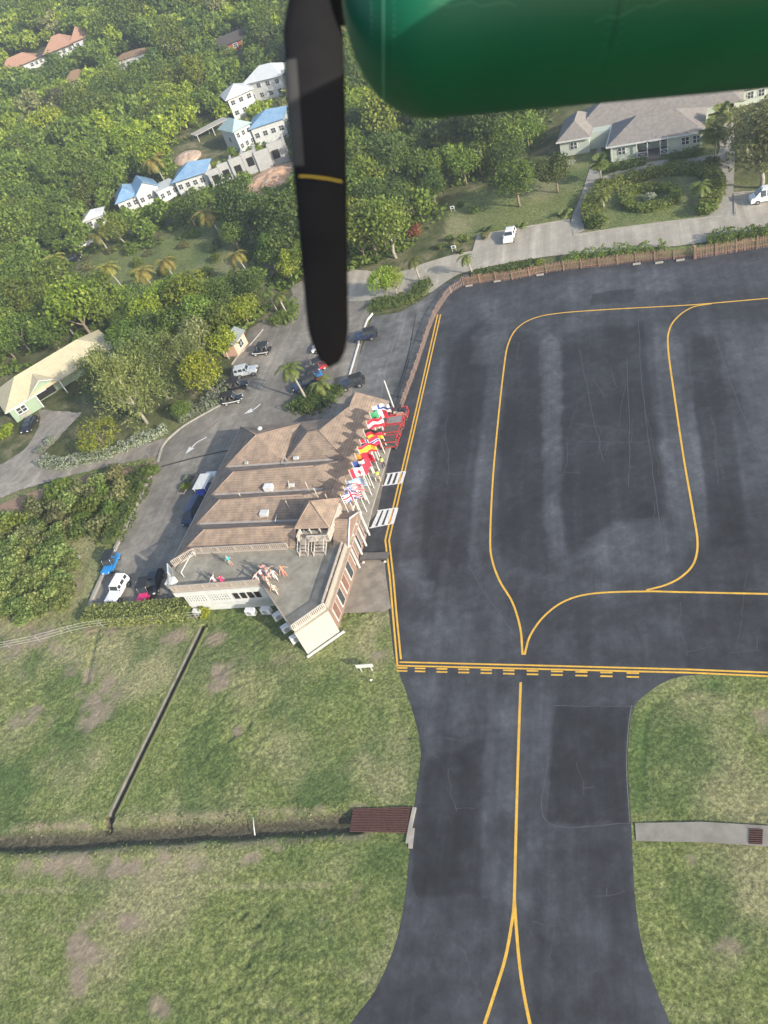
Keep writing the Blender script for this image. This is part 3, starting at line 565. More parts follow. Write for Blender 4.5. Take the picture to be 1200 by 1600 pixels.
kerb('kerb', [(362, 570), (372, 556), (390, 540), (411, 515)], .2, .15, palecon, k=0)
kerb('kerb', [(546, 588), (560, 540), (574, 500), (582, 490)], .22, .16, white, k=0)
kerb('kerb', [(556, 608), (566, 560), (571, 520), (576, 495)], .22, .14, palecon, k=0) if False else None
kerb('kerb', [(1215, 298), (1147, 303), (1148, 337)], .18, .12, palecon, k=0)
kerb('kerb', [(745, 368), (820, 355), (890, 343)], .18, .12, palecon, k=0)
kerb('kerb', [(896, 367), (960, 358), (1060, 345), (1150, 335)], .18, .12, palecon, k=0)
kerb('kerb', [(597, 741), (578, 806), (571, 838), (563, 862)], .22, .14, palecon, k=0)
kerb('kerb', [(987, 1102), (982, 1135), (979, 1200), (984, 1285)], .07, .02, mat('worn_edge', (.18, .17, .15), (.09, .09, .08), 3, .9))
kerb('kerb', [(648, 1262), (642, 1290), (637, 1318)], .32, .12, palecon, k=0)
# ================================================================== TERMINAL
OX, OY, TA = -9.0, 51.1, math.radians(61.5)
UU = Vector((math.cos(TA), math.sin(TA), 0)); VV = Vector((-math.sin(TA), math.cos(TA), 0))
def B(u, v, z=0): return Vector((u, v, z))          # local to the terminal
term = empty('terminal_building', (OX, OY, 0), TA, 'airport terminal with brown shingled hipped roofs and a railed roof deck', 'terminal')
def tm(): return MB()
# --- ground floor walls
deckp = [(0, 0), (-2.8, 2.8), (3.0, 8.5), (2.1, 19.6), (5.6, 21.4), (8.3, 19.6), (8.3, 8), (13, 8), (13, 0)]
w = tm()
w.prism([(-.0, .12), (-2.65, 2.78), (-2.75, 2.9), (-.1, .25)], 0, 3.9, stucco) if False else None
w.prism([(.05, .0), (-2.8, 2.8), (-2.62, 3.0), (.22, .2)], 0, 3.9, cream); w.build('end_wall', term)
w = tm(); w.prism([(-2.55, 3.05), (3.3, 8.55), (3.45, 8.4), (-2.45, 2.9)], 0, 3.5, stucco)
w.prism([(3.3, 8.6), (2.5, 18.9), (2.65, 18.9), (3.45, 8.55)], 0, 3.3, stucco); w.prism([(2.5, 18.9), (30.6, 21.6), (30.6, 21.45), (2.65, 18.75)], 0, 3.1, stucco)
w.prism([(30.6, 21.4), (30.6, 3), (30.45, 3), (30.45, 21.4)], 0, 3.1, stucco); w.build('wall', term)
w = tm(); w.prism([(.22, .22), (13, .22), (13, .40), (.28, .40)], 0, 3.9, redbrick)
w.prism([(13, .3), (13, 3.0), (13.2, 3.0), (13.2, .3)], 0, 3.9, redbrick); w.prism([(13.2, 2.8), (31, 2.8), (31, 3.0), (13.2, 3.0)], 0, 3.4, redbrick); w.build('brick_wall', term)
# window grilles of the south wall, dark louvred openings
def wallpt(a, b_, t, z, off=0.):
    d = (Vector(b_)-Vector(a)); p = Vector(a)+d*t; d.normalize(); q = Vector((d.y, -d.x)); return Vector((p.x+q.x*off, p.y+q.y*off, z)), math.atan2(d.y, d.x)
A1, A2 = (2.5, 18.9), (3.3, 8.6)
for t0, t1 in ((.05, .27), (.33, .55)):
    c, a = wallpt(A1, A2, (t0+t1)/2, 2.35, -.0); Lw = (t1-t0)*10.3; o_ = Vector((-1, -.08, 0)).normalized(); al = Vector((math.cos(a), math.sin(a), 0))
    win = tm(); win.box(c+o_*.02, (Lw+.16, .05, 1.42), white, a)
    for i in range(8): win.box(c+o_*.10+al*((i-3.5)*Lw/7), (.13, .05, 1.30), white, a)
    for j in range(4): win.box(c+o_*.103+V(0, 0, (j-1.5)*.42), (Lw+.13, .05, .12), white, a)
    f_ = win.build('lattice_window', term); tm().box(c+o_*.06, (Lw, .03, 1.25), mat('dull_pane', (.16, .17, .17), (.22, .23, .22), 4, .4), a).build('pane', f_)
for i in range(4):
    t = .63+.085*i; c, a = wallpt(A1, A2, t, 2.35); o_ = Vector((-1, -.08, 0)).normalized()
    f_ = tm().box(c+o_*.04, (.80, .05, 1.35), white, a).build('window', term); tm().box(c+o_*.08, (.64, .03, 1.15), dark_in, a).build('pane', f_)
# white plinth beam under the windows
tm().box(wallpt(A1, A2, .45, 1.2)[0]+Vector((-.08, 0, 0)), (9.2, .12, .12), white, wallpt(A1, A2, .5, 0)[1]).build('ledge', term)
# east facade: white framed openings, shutters, columns
for i, u in enumerate((1.5, 3.3, 5.1, 6.9, 9.0, 10.7, 12.3)):
    f_ = tm().box((u, .19, 1.75), (1.15, .06, 2.5), white).build('door' if i in (2, 5) else 'window', term); tm().box((u, .14, 1.75), (.88, .05, 2.2), glass if i % 2 else mat('rust_shutter', (.21, .115, .09), (.15, .085, .07), 5, .7)).build('pane', f_)
tm().box((6.6, -.06, 3.55), (12.6, .50, .12), mat('facade_ledge', (.42, .32, .25), (.33, .25, .2), 4, .8)).build('ledge', term)
for u in (14.5, 16.7, 19.0, 21.3, 23.6, 25.9, 28.2, 30.4): tm().box((u, 1.75, 1.55), (.17, .17, 3.1), white).build('column', term)
for i, u in enumerate((15.2, 17.9, 20.4, 22.8, 25.2, 27.6)):
    f_ = tm().box((u, 2.76, 1.5), (1.3, .06, 2.1), white).build('window', term); tm().box((u, 2.71, 1.5), (1.05, .05, 1.8), glass).build('pane', f_)
# --- deck slab and parapets
d_ = tm(); d_.prism(deckp, 3.62, 3.90, deckm); d_.build('deck_floor', term)
wthr = weather
def railing(a, b_, z, h=.95, name='railing', m=None, sp=.19, solid=.0, curb=.18):
    m = m or wthr; a = Vector((*a, z)); b_ = Vector((*b_, z)); d = b_-a; L_ = d.length; ang = math.atan2(d.y, d.x); mb = tm()
    if curb: mb.box((a+b_)/2+V(0, 0, curb/2), (L_, .16, curb), m, ang)
    mb.box((a+b_)/2+V(0, 0, h-.03), (L_, .12, .06), m, ang); mb.box((a+b_)/2+V(0, 0, curb+.10), (L_, .05, .06), m, ang)
    k = max(2, int(L_/sp))
    for i in range(k+1):
        p = a.lerp(b_, i/k); big = i % 9 == 0; mb.box(p+V(0, 0, (h-.08+curb)/2), ((.14, .14) if big else (.095, .05))+(h-.06-curb,), m, ang)
    return mb.build(name, term)
railing((.10, .12), (-2.65, 2.8), 3.9, 1.0, m=mat('pale_wood', (.52, .48, .42), (.40, .36, .32), 8, .8))
railing((-2.5, 3.05), (-.6, 4.9), 3.9, .5); railing((-.4, 5.1), (2.95, 8.35), 3.9, .3, name='low_parapet', curb=.28)
railing((3.1, 8.6), (2.25, 19.4), 3.9, 1.0); railing((2.3, 19.5), (5.5, 21.3), 3.9, 1.0)
railing((.2, .30), (8.2, .30), 3.9, 1.0); railing((.2, .05), (8.2, .05), 3.9, .62, name='outer_parapet', curb=.55)
railing((8.15, 7.0), (7.75, 18.9), 3.9, 1.0, sp=.24); railing((7.75, 18.9), (5.9, 21.0), 3.9, 1.0)
tm().box((2.55, 13.9, 3.55), (.25, 11.0, .62), stucco, math.radians(-4.3) if False else 0.078).build('fascia', term)
g_ = tm(); g_.tube([(7.3, 18.7, 4.8), (4.3, 18.9, 4.75)], .06, white); g_.tube([(7.3, 18.7, 3.9), (7.3, 18.7, 4.8)], .05, white); g_.tube([(4.3, 18.9, 3.9), (4.3, 18.9, 4.75)], .05, white); g_.build('handrail', term)
# small white store and blue framed window on the west corner of the deck
tm().box((3.2, 19.9, 4.35), (1.1, .9, .9), white).build('water_tank', term, .06)
f_ = tm().box((4.6, 20.6, 4.6), (1.5, .08, 1.3), white, math.radians(28)).build('window', term); tm().box((4.58, 20.55, 4.6), (1.2, .08, 1.0), mat('blue_grey_glass', (.12, .16, .22), (.2, .25, .32), 1, .15), math.radians(28)).build('pane', f_)
# --- roofs
S = .489; EV = 22.4; EW = 1.5                # west eave v, east eave v
zw = lambda v: 3.2+S*(EV-v)
ze = lambda v: 2.85+S*(v-EW)
V0, V1, V2, V3, NE_ = 8.1, 12.3, 17.2, 22.2, 31.2
RD = ((V0, 10.2, V1, 5.35), (V1, 14.9, V2, 5.45), (V2, 19.7, V3, 5.45))
rf = tm()
vv0 = EV-(4-3.2)/S; ve0 = EW+(4-2.85)/S
wp = [(5.7, EV, 3.2), (NE_, EV, 3.2)]
rf.slab([(5.7, EV, 3.2), (NE_, EV, 3.2), (NE_-1.6, vv0, 4.0), (V0, vv0, 4.0)], shingle)
rf.slab([(5.7, EV, 3.2), (V0, vv0, 4.0), (V0, 19.3, 3.95), (7.2, 20.2, 3.6)], shingle)
for a, r, b_, h in RD:
    vw = EV-(h-3.2)/S; vE = EW+(h-2.85)/S
    if a == V0: vE = 6.2
    rf.slab([(a, vv0, 4), (r, vw, h), (b_, vv0, 4)], shingle)                       # west hip
    e0 = ve0 if a > V0 else 6.2
    rf.slab([(a, vv0 if a > V0 else 19.4, 4), (a, e0, 4), (r, vE, h), (r, vw, h)] + ([(a, vv0, 4)] if a == V0 else []), shingle) if a > V0 else rf.slab([(a, vv0, 4), (a, 6.2, 4), (r, vE, h), (r, vw, h)], shingle)
    rf.slab([(r, vw, h), (r, vE, h), (b_, e0 if a > V0 else 3.8, 4), (b_, vv0, 4)] if a > V0 else [(r, vw, h), (r, vE, h), (b_, 5.8, 4), (b_, vv0, 4)], shingle)
    if a > V0: rf.slab([(a, ve0, 4), (b_, ve0, 4), (r, vE, h)], shingle)
# northern bay: pyramid and a short-ridged hip side by side
ax_, az, vm = 25.7, 6.05, 12.4
zS = lambda u: 4+(az-4)*(u-V3)/(ax_-V3)
vp = EV-(az-3.2)/S
un4 = ax_+(az-4)/((az-3.2)/(NE_-ax_))
rf.slab([(V3, vv0, 4), (ax_, vp, az), (NE_, EV, 3.2), (NE_-1.6, vv0, 4.0)], shingle)
rf.slab([(V3, vv0, 4), (V3, vm, 4), (ax_, vp, az)], shingle)
rf.slab([(V3, vm, 4), (un4, vm, 4), (ax_, vp, az)], shingle)
rf.slab([(ax_, vp, az), (un4, vm, 4), (NE_, vm, 3.2), (NE_, EV, 3.2)], shingle)
p1, p2 = 9.3, 7.9; az2 = 5.9
rf.slab([(V3, vm, 4), (ax_, p1, az2), (un4, vm, 4)], shingle)
rf.slab([(V3, vm, 4), (V3, ve0, 4), (ax_, p2, az2), (ax_, p1, az2)], shingle)
rf.slab([(ax_, p1, az2), (ax_, p2, az2), (NE_, 5.7, 3.6), (NE_, vm, 3.2), (un4, vm, 4)], shingle)
rf.slab([(V3, ve0, 4), (NE_, ve0, 4), (NE_, 5.7, 4.9), (ax_, p2, az2)], shingle)
# east slope above the pavement and the north wing
rf.slab([(13.0, EW, 2.85), (34.4, EW, 2.85), (34.4, ve0, 4), (13.0, ve0, 4)], shingle)
rf.slab([(NE_, ve0, 4), (34.4, ve0, 4), (34.4, 5.5, 4.8), (NE_, 5.5, 4.8)], shingle)
rf.slab([(NE_-.6, 5.5, 4.8), (34.4, 5.5, 4.8), (34.4, 7.3, 3.7), (NE_-.6, 7.3, 3.7)], shingle)
rf.build('roof', term)
# ridge caps, gutters, vents
cap = mat('ridge_cap', (.26, .18, .14), (.33, .25, .20), 6, .85)
for pts in ([(10.2, 18.0, 5.42), (10.2, 6.4, 5.42)], [(14.9, 17.8, 5.52), (14.9, 6.9, 5.52)], [(19.7, 17.8, 5.52), (19.7, 6.9, 5.52)], [(25.7, vp, 6.12), (V3+.05, vv0, 4.07)], [(25.7, vp, 6.12), (un4, vm, 4.1)], [(25.7, 9.3, 5.97), (25.7, 7.9, 5.97), (V3, ve0, 4.08)], [(25.7, vp, 6.12), (NE_, EV, 3.27)], [(34.4, 5.5, 4.86), (NE_, 5.5, 4.86)],
            [(V0, vv0, 4.06), (10.2, 18.0, 5.4)], [(V1, vv0, 4.06), (14.9, 17.8, 5.5)], [(V2, vv0, 4.06), (19.7, 17.8, 5.5)]): tm().tube(pts, .055, cap, 6).build('ridge_cap', term)
gut = mat('valley_flashing', (.42, .39, .35), (.33, .3, .27), 3, .6)
for u in (V1, V2, V3): tm().box((u, (vv0+5)/2, 4.06), (.28, vv0-6, .05), gut).build('valley_gutter', term)
tm().tube([(5.6, EV+.05, 3.1), (NE_, EV+.05, 3.1)], .07, white, 6).build('gutter', term); tm().tube([(13.1, EW-.06, 2.78), (34.4, EW-.06, 2.78)], .07, white, 6).build('gutter', term)
wallN = tm(); wallN.prism([(31, 3), (34, 3), (34, 6.8), (31, 6.8)], 0, 3.6, stucco); wallN.build('wing_wall', term)
# cupola over the deck
cu = tm(); c0, c1, d0, d1, ce = 9.0, 13.4, 1.5, 5.7, 6.15; pk = V(11.3, 3.8, 7.95)
for q in ([(c0, d1, ce), (c0, d0, ce), pk], [(c0, d0, ce), (c1, d0, ce), pk], [(c1, d0, ce), (c1, d1, ce), pk], [(c1, d1, ce), (c0, d1, ce), pk]): cu.slab([V(*p) if not isinstance(p, Vector) else p for p in q], shingle, .1)
cup = cu.build('cupola_roof', term); cp = tm()
for p in ((c0, d0), (c0, d1), (c1, d0), (c1, d1)): cp.tube([(p[0], p[1], ce+.06), tuple(pk+V(0, 0, .06))], .06, cap, 6)
cp.build('ridge_cap', cup)
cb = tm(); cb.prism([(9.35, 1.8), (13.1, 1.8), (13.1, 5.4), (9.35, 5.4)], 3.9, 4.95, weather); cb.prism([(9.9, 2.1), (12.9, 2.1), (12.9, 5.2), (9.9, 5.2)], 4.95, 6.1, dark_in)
cb.build('cupola_cabin', term)
for u, v in ((9.4, 1.85), (9.4, 3.0), (9.4, 4.2), (9.4, 5.35), (13.0, 1.85), (13.0, 5.35), (11.2, 1.85), (11.2, 5.35)): tm().box((u, v, 5.5), (.11, .11, 1.25), white).build('post', term)
bl = tm(); bl.prism([(8.35, 1.7), (9.4, 1.7), (9.4, 5.5), (8.35, 5.5)], 4.72, 4.86, weather); bl.build('balcony_floor', term)
for a, b_ in (((8.4, 1.8), (8.4, 4.2)), ((8.4, 1.8), (9.4, 1.8)), ((8.4, 5.4), (9.4, 5.4)), ((13.1, 1.7), (9.4, 1.7))): railing(a, b_, 4.86, .85, name='balcony_railing', m=mat('pale_wood', (.5, .5, .5)), sp=.15, curb=.1)
for v0_, v1_ in ((4.3, 5.3), (2.2, 3.6)):
    st = tm()
    for k in range(4): st.box((8.2-.32*k, (v0_+v1_)/2, 4.62-.22*k), (.30, v1_-v0_, .07), weather)
    for vv_s in (v0_, v1_): st.tube([(8.4, vv_s, 4.75), (7.0, vv_s, 3.92)], .06, MATS['pale_wood'], 5); st.tube([(8.4, vv_s, 5.6), (7.1, vv_s, 4.75), (7.1, vv_s, 3.9)], .04, MATS['pale_wood'], 5)
    st.build('stairs', term)
# gabled porch front in the east facade
gb = tm(); gb.poly([(8.4, -.02, 3.9), (13.4, -.02, 3.9), (10.9, -.02, 5.35)], redbrick); gb.poly([(8.4, .5, 3.9), (10.9, .5, 5.35), (13.4, .5, 3.9)], redbrick); gb.build('gable', term)
for a, b_ in (((8.2, 3.85), (10.9, 5.5)), ((13.6, 3.85), (10.9, 5.5))): tm().tube([(a[0], -.10, a[1]), (b_[0], -.10, b_[1])], .10, white, 5).build('bargeboard', term)
gr_ = tm(); gr_.slab([(8.2, -.1, 3.85), (10.9, -.1, 5.45), (10.9, 1.7, 5.45), (8.2, 1.7, 3.85)], shingle, .08); gr_.slab([(13.6, -.1, 3.85), (13.6, 1.7, 3.85), (10.9, 1.7, 5.45), (10.9, -.1, 5.45)], shingle, .08); gr_.build('gable_roof', term)
for u in (8.5, 10.1, 11.7, 13.3): tm().box((u, -.12, 1.95), (.20, .16, 3.8), white).build('pilaster', term)
tm().prism([(13.1, .55), (35.0, .55), (35.0, 3.0), (13.1, 3.0)], 0.02, .16, palecon).build('veranda_floor', term)
# roof fittings
def rv(n_, u, v, z, m, d): return tm().box((u, v, z), d, m).build(n_, term, .05)
rv('roof_vent', 13.2, 11.6, 4.5, white, (.8, 1.1, .5)); rv('roof_hatch', 13.0+4.3, 12.4, 4.6, white, (1.0, 1.4, .45)) if False else None
rv('condenser', 17.5, 12.6, 4.5, mat('enamel_white', (.7, .7, .7)), (.8, 1.1, .7)); rv('water_tank', 17.8, 9.6, 4.4, white, (.5, .7, .3)); rv('roof_vent', 22.6, 10.6, 4.4, white, (.4, .7, .3)); rv('roof_vent', 22.4, 17.6, 4.35, cream, (.4, .5, .25))
tm().ellip((28.4, 17.6, 4.9), (.35, .35, .25), white).build('roof_vent', term)
ms = tm(); ms.tube([(22.3, 11.8, 4.1), (22.3, 11.8, 4.9)], .05, cream); ms.build('mast_base', term)
for (u, v), h in (((13.5, 8.3), 1.7), ((14.7, 4.9), 2.3), ((16.5, 6.8), 1.6), ((14.0, 3.4), 2.0), ((16.0, 15.8), .9)):
    tm().tube([(u, v, 4.2), (u, v, 4.4+h)], .04, mat('pale_pole', (.62, .56, .44), (.5, .45, .36), 3, .5), 6).build('antenna', term)
tm().tube([(22.2, 11.8, 4.7), (17.0, 9.6, 4.6)], .045, MATS['pale_pole'], 6).build('roof_pipe', term)
tm().tube([(12.6, 9.6, 4.9), (10.8, 8.9, 5.6)], .035, white, 6).build('roof_pipe', term)
an = tm(); an.tube([(15.6, 3.2, 3.9), (15.6, 3.2, 5.6)], .03, weather, 5); an.tube([(15.0, 3.2, 5.1), (16.4, 3.2, 5.3)], .025, weather, 5); an.tube([(15.2, 3.2, 5.4), (16.1, 3.2, 5.5)], .025, weather, 5); an.build('aerial', term)
tm().tube([(-1.0, 1.35, .6), (-1.0, 1.35, 3.2)], .07, weather, 6).build('downpipe', term)
tm().box((-1.55, 1.1, .05), (4.6, .25, .12), white, math.radians(135)).build('plinth', term)
def TW(u, v, z=0): return Vector((OX, OY, 0))+UU*u+VV*v+Vector((0, 0, z))
# ------------------------------------------------------------------ flags
FL = {k: mat('flag_'+k, c, tuple(x*.9 for x in c), 3, .7, trans=.3) for k, c in dict(red=(.62, .03, .06), white=(.75, .75, .75), blue=(.05, .09, .30), gold=(.80, .48, .05), green=(.06, .30, .14), orange=(.80, .28, .04), sky=(.22, .40, .62), black=(.02, .02, .02)).items()}
def union(u, v):
    x, y = (u-.5)*2, (v-.5)
    if abs(y) < .10 or abs(x) < .10: return 'red'
    if abs(y) < .17 or abs(x) < .17: return 'white'
    d = min(abs(y-x/2), abs(y+x/2)); return 'red' if d < .045 else 'white' if d < .12 else 'blue'
def canada(u, v):
    if u < .25 or u > .75: return 'red'
    x, y = (u-.5)*2, (v-.5); return 'red' if (abs(x)+abs(y)*1.2 < .30 and not (abs(abs(x)-.16) < .04 and y > .05)) or (abs(x) < .03 and -.4 < y < 0) else 'white'
def usa(u, v): return ('white' if (int(u*25)+int(v*18)) % 3 == 0 else 'blue') if u < .42 and v > .46 else ('red' if int(v*13) % 2 == 0 else 'white')
def norway(u, v):
    x, y = abs(u-.36), abs(v-.5); return 'blue' if x < .045 or y < .07 else 'white' if x < .09 or y < .13 else 'red'
FD = [('finland', lambda u, v: 'blue' if abs(u-.38) < .07 or abs(v-.5) < .11 else 'white', 'white flag with a blue cross beside the bare mast'),
      ('green', lambda u, v: 'green' if u < .5 else 'white' if u < .75 else 'red', 'green, white and red flag beside the blue cross flag'),
      ('austria', lambda u, v: 'white' if .34 < v < .67 else 'red', 'red flag with a broad white middle band in the flag row'),
      ('germany', lambda u, v: 'black' if v > .67 else 'red' if v > .34 else 'gold', 'black, red and gold striped flag in the flag row'),
      ('norway', norway, 'red flag with a white edged dark blue cross'),
      ('spain', lambda u, v: 'gold' if .26 < v < .74 else 'red', 'red flag with a broad yellow band in the flag row'),
      ('redflag', lambda u, v: 'orange' if u < .3 else 'red', 'plain red flag with an orange hoist'),
      ('france', lambda u, v: 'blue' if u < .34 else 'white' if u < .67 else 'red', 'dark blue, white and red upright striped flag'),
      ('canada', canada, 'red and white flag with a red leaf in the middle'),
      ('greece', lambda u, v: 'sky' if (u < .4 and v > .45 and not (abs(u-.2) < .04 or abs(v-.72) < .05)) or (not (u < .4 and v > .45) and int(v*9) % 2 == 0) else 'white', 'pale blue and white striped flag second from the near end'),
      ('usa', usa, 'red and white striped flag with a starred blue corner'),
      ('union', union, 'blue flag with layered red and white crosses')]
FU = [28.3, 27.1, 25.4, 23.9, 22.1, 20.9, 19.7, 18.3, 17.0, 15.4, 14.4+.0, 13.2]
for i, (u, (nm, fn, lab)) in enumerate(zip(FU, FD)):
    base = TW(u, 1.12, .16); t = empty('flagpole', base, 0, 'white pole flying a '+lab, 'flagpole', 'flagpoles along the terminal front')
    H_ = 6.75; MB().cyl((0, 0, 0), (0, 0, H_), .065, .045, white, 8).ellip((0, 0, H_+.06), (.09, .09, .08), mat('finial_gold', (.5, .35, .1)), 8, 5).build('pole', t)
    nu, nv, FW, FH = 40, 24, 2.15, 1.35; rr = random.Random(i*7+3); droop = rr.uniform(.15, .5); ph = rr.uniform(0, 6); yaw = math.radians(rr.uniform(-22, 12)); mb = MB(); vs = []
    for a in range(nu+1):
        for c_ in range(nv+1):
            x, zz = a/nu, c_/nv; L_ = x*FW*(1-.12*droop)
            yy = .20*math.sin(x*7+ph+zz*1.2)*x**.6+.08*math.sin(x*15+ph*2-zz*3)*x; z_ = H_-.12-FH*(1-zz)-droop*x*x*.9+.05*math.sin(x*9+ph)
            vs.append((L_*math.cos(yaw)-yy*math.sin(yaw), L_*math.sin(yaw)+yy*math.cos(yaw), z_))
    by = {}
    for a in range(nu):
        for c_ in range(nv):
            k = fn((a+.5)/nu, (c_+.5)/nv); by.setdefault(k, []).append((a*(nv+1)+c_, (a+1)*(nv+1)+c_, (a+1)*(nv+1)+c_+1, a*(nv+1)+c_+1))
    me = bpy.data.meshes.new('flag'); fs = []; mi = []
    for j, (k, f_) in enumerate(by.items()): me.materials.append(FL[k]); fs += f_; mi += [j]*len(f_)
    me.from_pydata(vs, [], fs); me.polygons.foreach_set('material_index', mi); me.polygons.foreach_set('use_smooth', [True]*len(fs)); o = link('flag', me, t); o.modifiers.new('cloth', 'SOLIDIFY').thickness = .012
mst = empty('radio_mast', G(618, 645), 0, 'tall bare white pole behind the red baggage carts at the fence end', 'mast'); MB().cyl((0, 0, 0), (0, 0, 5.4), .11, .08, white, 10).build('pole', mst); MB().cyl((0, 0, 0), (0, 0, .12), .25, .25, concrete, 10).build('base', mst)
# ================================================================== VEHICLES
def paint(name, c): return mat('paint_'+name, c, tuple(x*.92 for x in c), 1.2, .3, spec=.5, coat=.5)
lampm = mat('lamp_glass', (.7, .7, .65), (.6, .6, .55), 3, .1); redlamp = mat('red_lamp', (.4, .02, .02), (.3, .02, .02), 3, .2)
seatm = mat('seat_vinyl', (.06, .055, .05), (.10, .09, .08), 4, .6)
def wheel(p, r, w, parent, rim=chrome):
    wh = MB().cyl((p[0], p[1]-w/2, r), (p[0], p[1]+w/2, r), r, r, tyre, 16).build('wheel', parent)
    s = 1 if p[1] > 0 else -1
    MB().cyl((p[0], p[1]+s*w*.40, r), (p[0], p[1]+s*(w/2+.012), r), r*.60, r*.55, rim, 12).build('rim', wh)
def vehicle(name, label, cat, px, hd, group=None, py2=None):
    "hd: pixel the nose points to"
    a = G(*px); b_ = G(*hd); d = b_-a; return empty(name, a, math.atan2(d.y, d.x), label, cat, group)
def buggy(px, hd, label, body, stripe_=None, canopy=black, name='beach_buggy', cover=True, rim=white, L_=3.0, spare=False):
    t = vehicle(name, label, 'buggy', px, hd); W_ = 1.42; h = .48
    bd = MB(); bd.side([(-L_/2, .32), (-L_/2, .72), (-L_*.42, .78), (-L_*.1, .62), (L_*.12, .60), (L_*.18, .84), (L_*.44, .76), (L_*.5, .60), (L_*.5, .34), (L_*.36, .26), (-L_*.36, .26)], -W_/2+.16, W_/2-.16, body)
    for s in (-1, 1): bd.side([(-L_*.5, .40), (-L_*.5, .70), (L_*.16, .62), (L_*.47, .70), (L_*.47, .52), (L_*.2, .36), (-L_*.2, .36)], s*(W_/2)-.10, s*(W_/2)+.10, body)
    bd.build('body', t, .03)
    if stripe_:
        for s in (-1, 1): MB().side([(-L_*.5, .58), (-L_*.5, .74), (-L_*.2, .66), (L_*.16, .66), (L_*.49, .74), (L_*.49, .58), (L_*.16, .50), (-L_*.2, .50)], s*(W_/2+.11)-.012, s*(W_/2+.11)+.012, stripe_).build('side_stripe', t)
    for x in (-.05, -.85):
        for s in ((-.35, .35)): st = MB(); st.box((x, s, .62), (.45, .45, .16), seatm); st.box((x-.24, s, .92), (.12, .45, .5), seatm); st.build('seat', t, .03)
    fr = MB()
    ft = L_*.14
    for s in (-.6, .6): fr.tube([(ft+.12, s, .82), (ft-.06, s, 1.35), (ft-.12, s, 1.68)], .03, chrome, 6); fr.tube([(-L_*.43, s, .75), (-L_*.43, s, 1.68)], .03, chrome, 6)
    fr.tube([(ft-.12, -.6, 1.68), (ft-.12, .6, 1.68)], .03, chrome, 6); fr.build('frame', t)
    MB().poly([(ft+.10, -.56, .86), (ft+.10, .56, .86), (ft-.10, .56, 1.6), (ft-.10, -.56, 1.6)], glass).build('windscreen', t)
    if cover:
        cv = MB(); cv.side([(-L_*.46, 1.62), (-L_*.46, 1.70), (-L_*.2, 1.78), (ft, 1.76), (ft+.02, 1.68)], -.68, .68, canopy); cv.build('canopy', t, .03)
    MB().tube([(.38, .33, .72), (.16, .33, .96)], .02, black, 6).build('steering_wheel', t)
    for s in (-.42, .42): MB().cyl((L_*.49, s, .58), (L_*.53, s, .58), .09, .09, lampm, 10).build('headlight', t)
    for x in (L_*.33, -L_*.33):
        for s in (-1, 1): wheel((x, s*(W_/2-.03), 0), .30, .19, t, rim)
    if spare:
        sp = MB().cyl((-L_*.5-.16, 0, .85), (-L_*.5, 0, .85), .31, .31, tyre, 16).build('spare_wheel', t); MB().cyl((-L_*.5-.19, 0, .85), (-L_*.5-.155, 0, .85), .29, .30, white, 16).build('cover', sp)
    MB().box((L_*.52, 0, .40), (.08, W_*.9, .10), chrome).build('bumper', t)
    return t
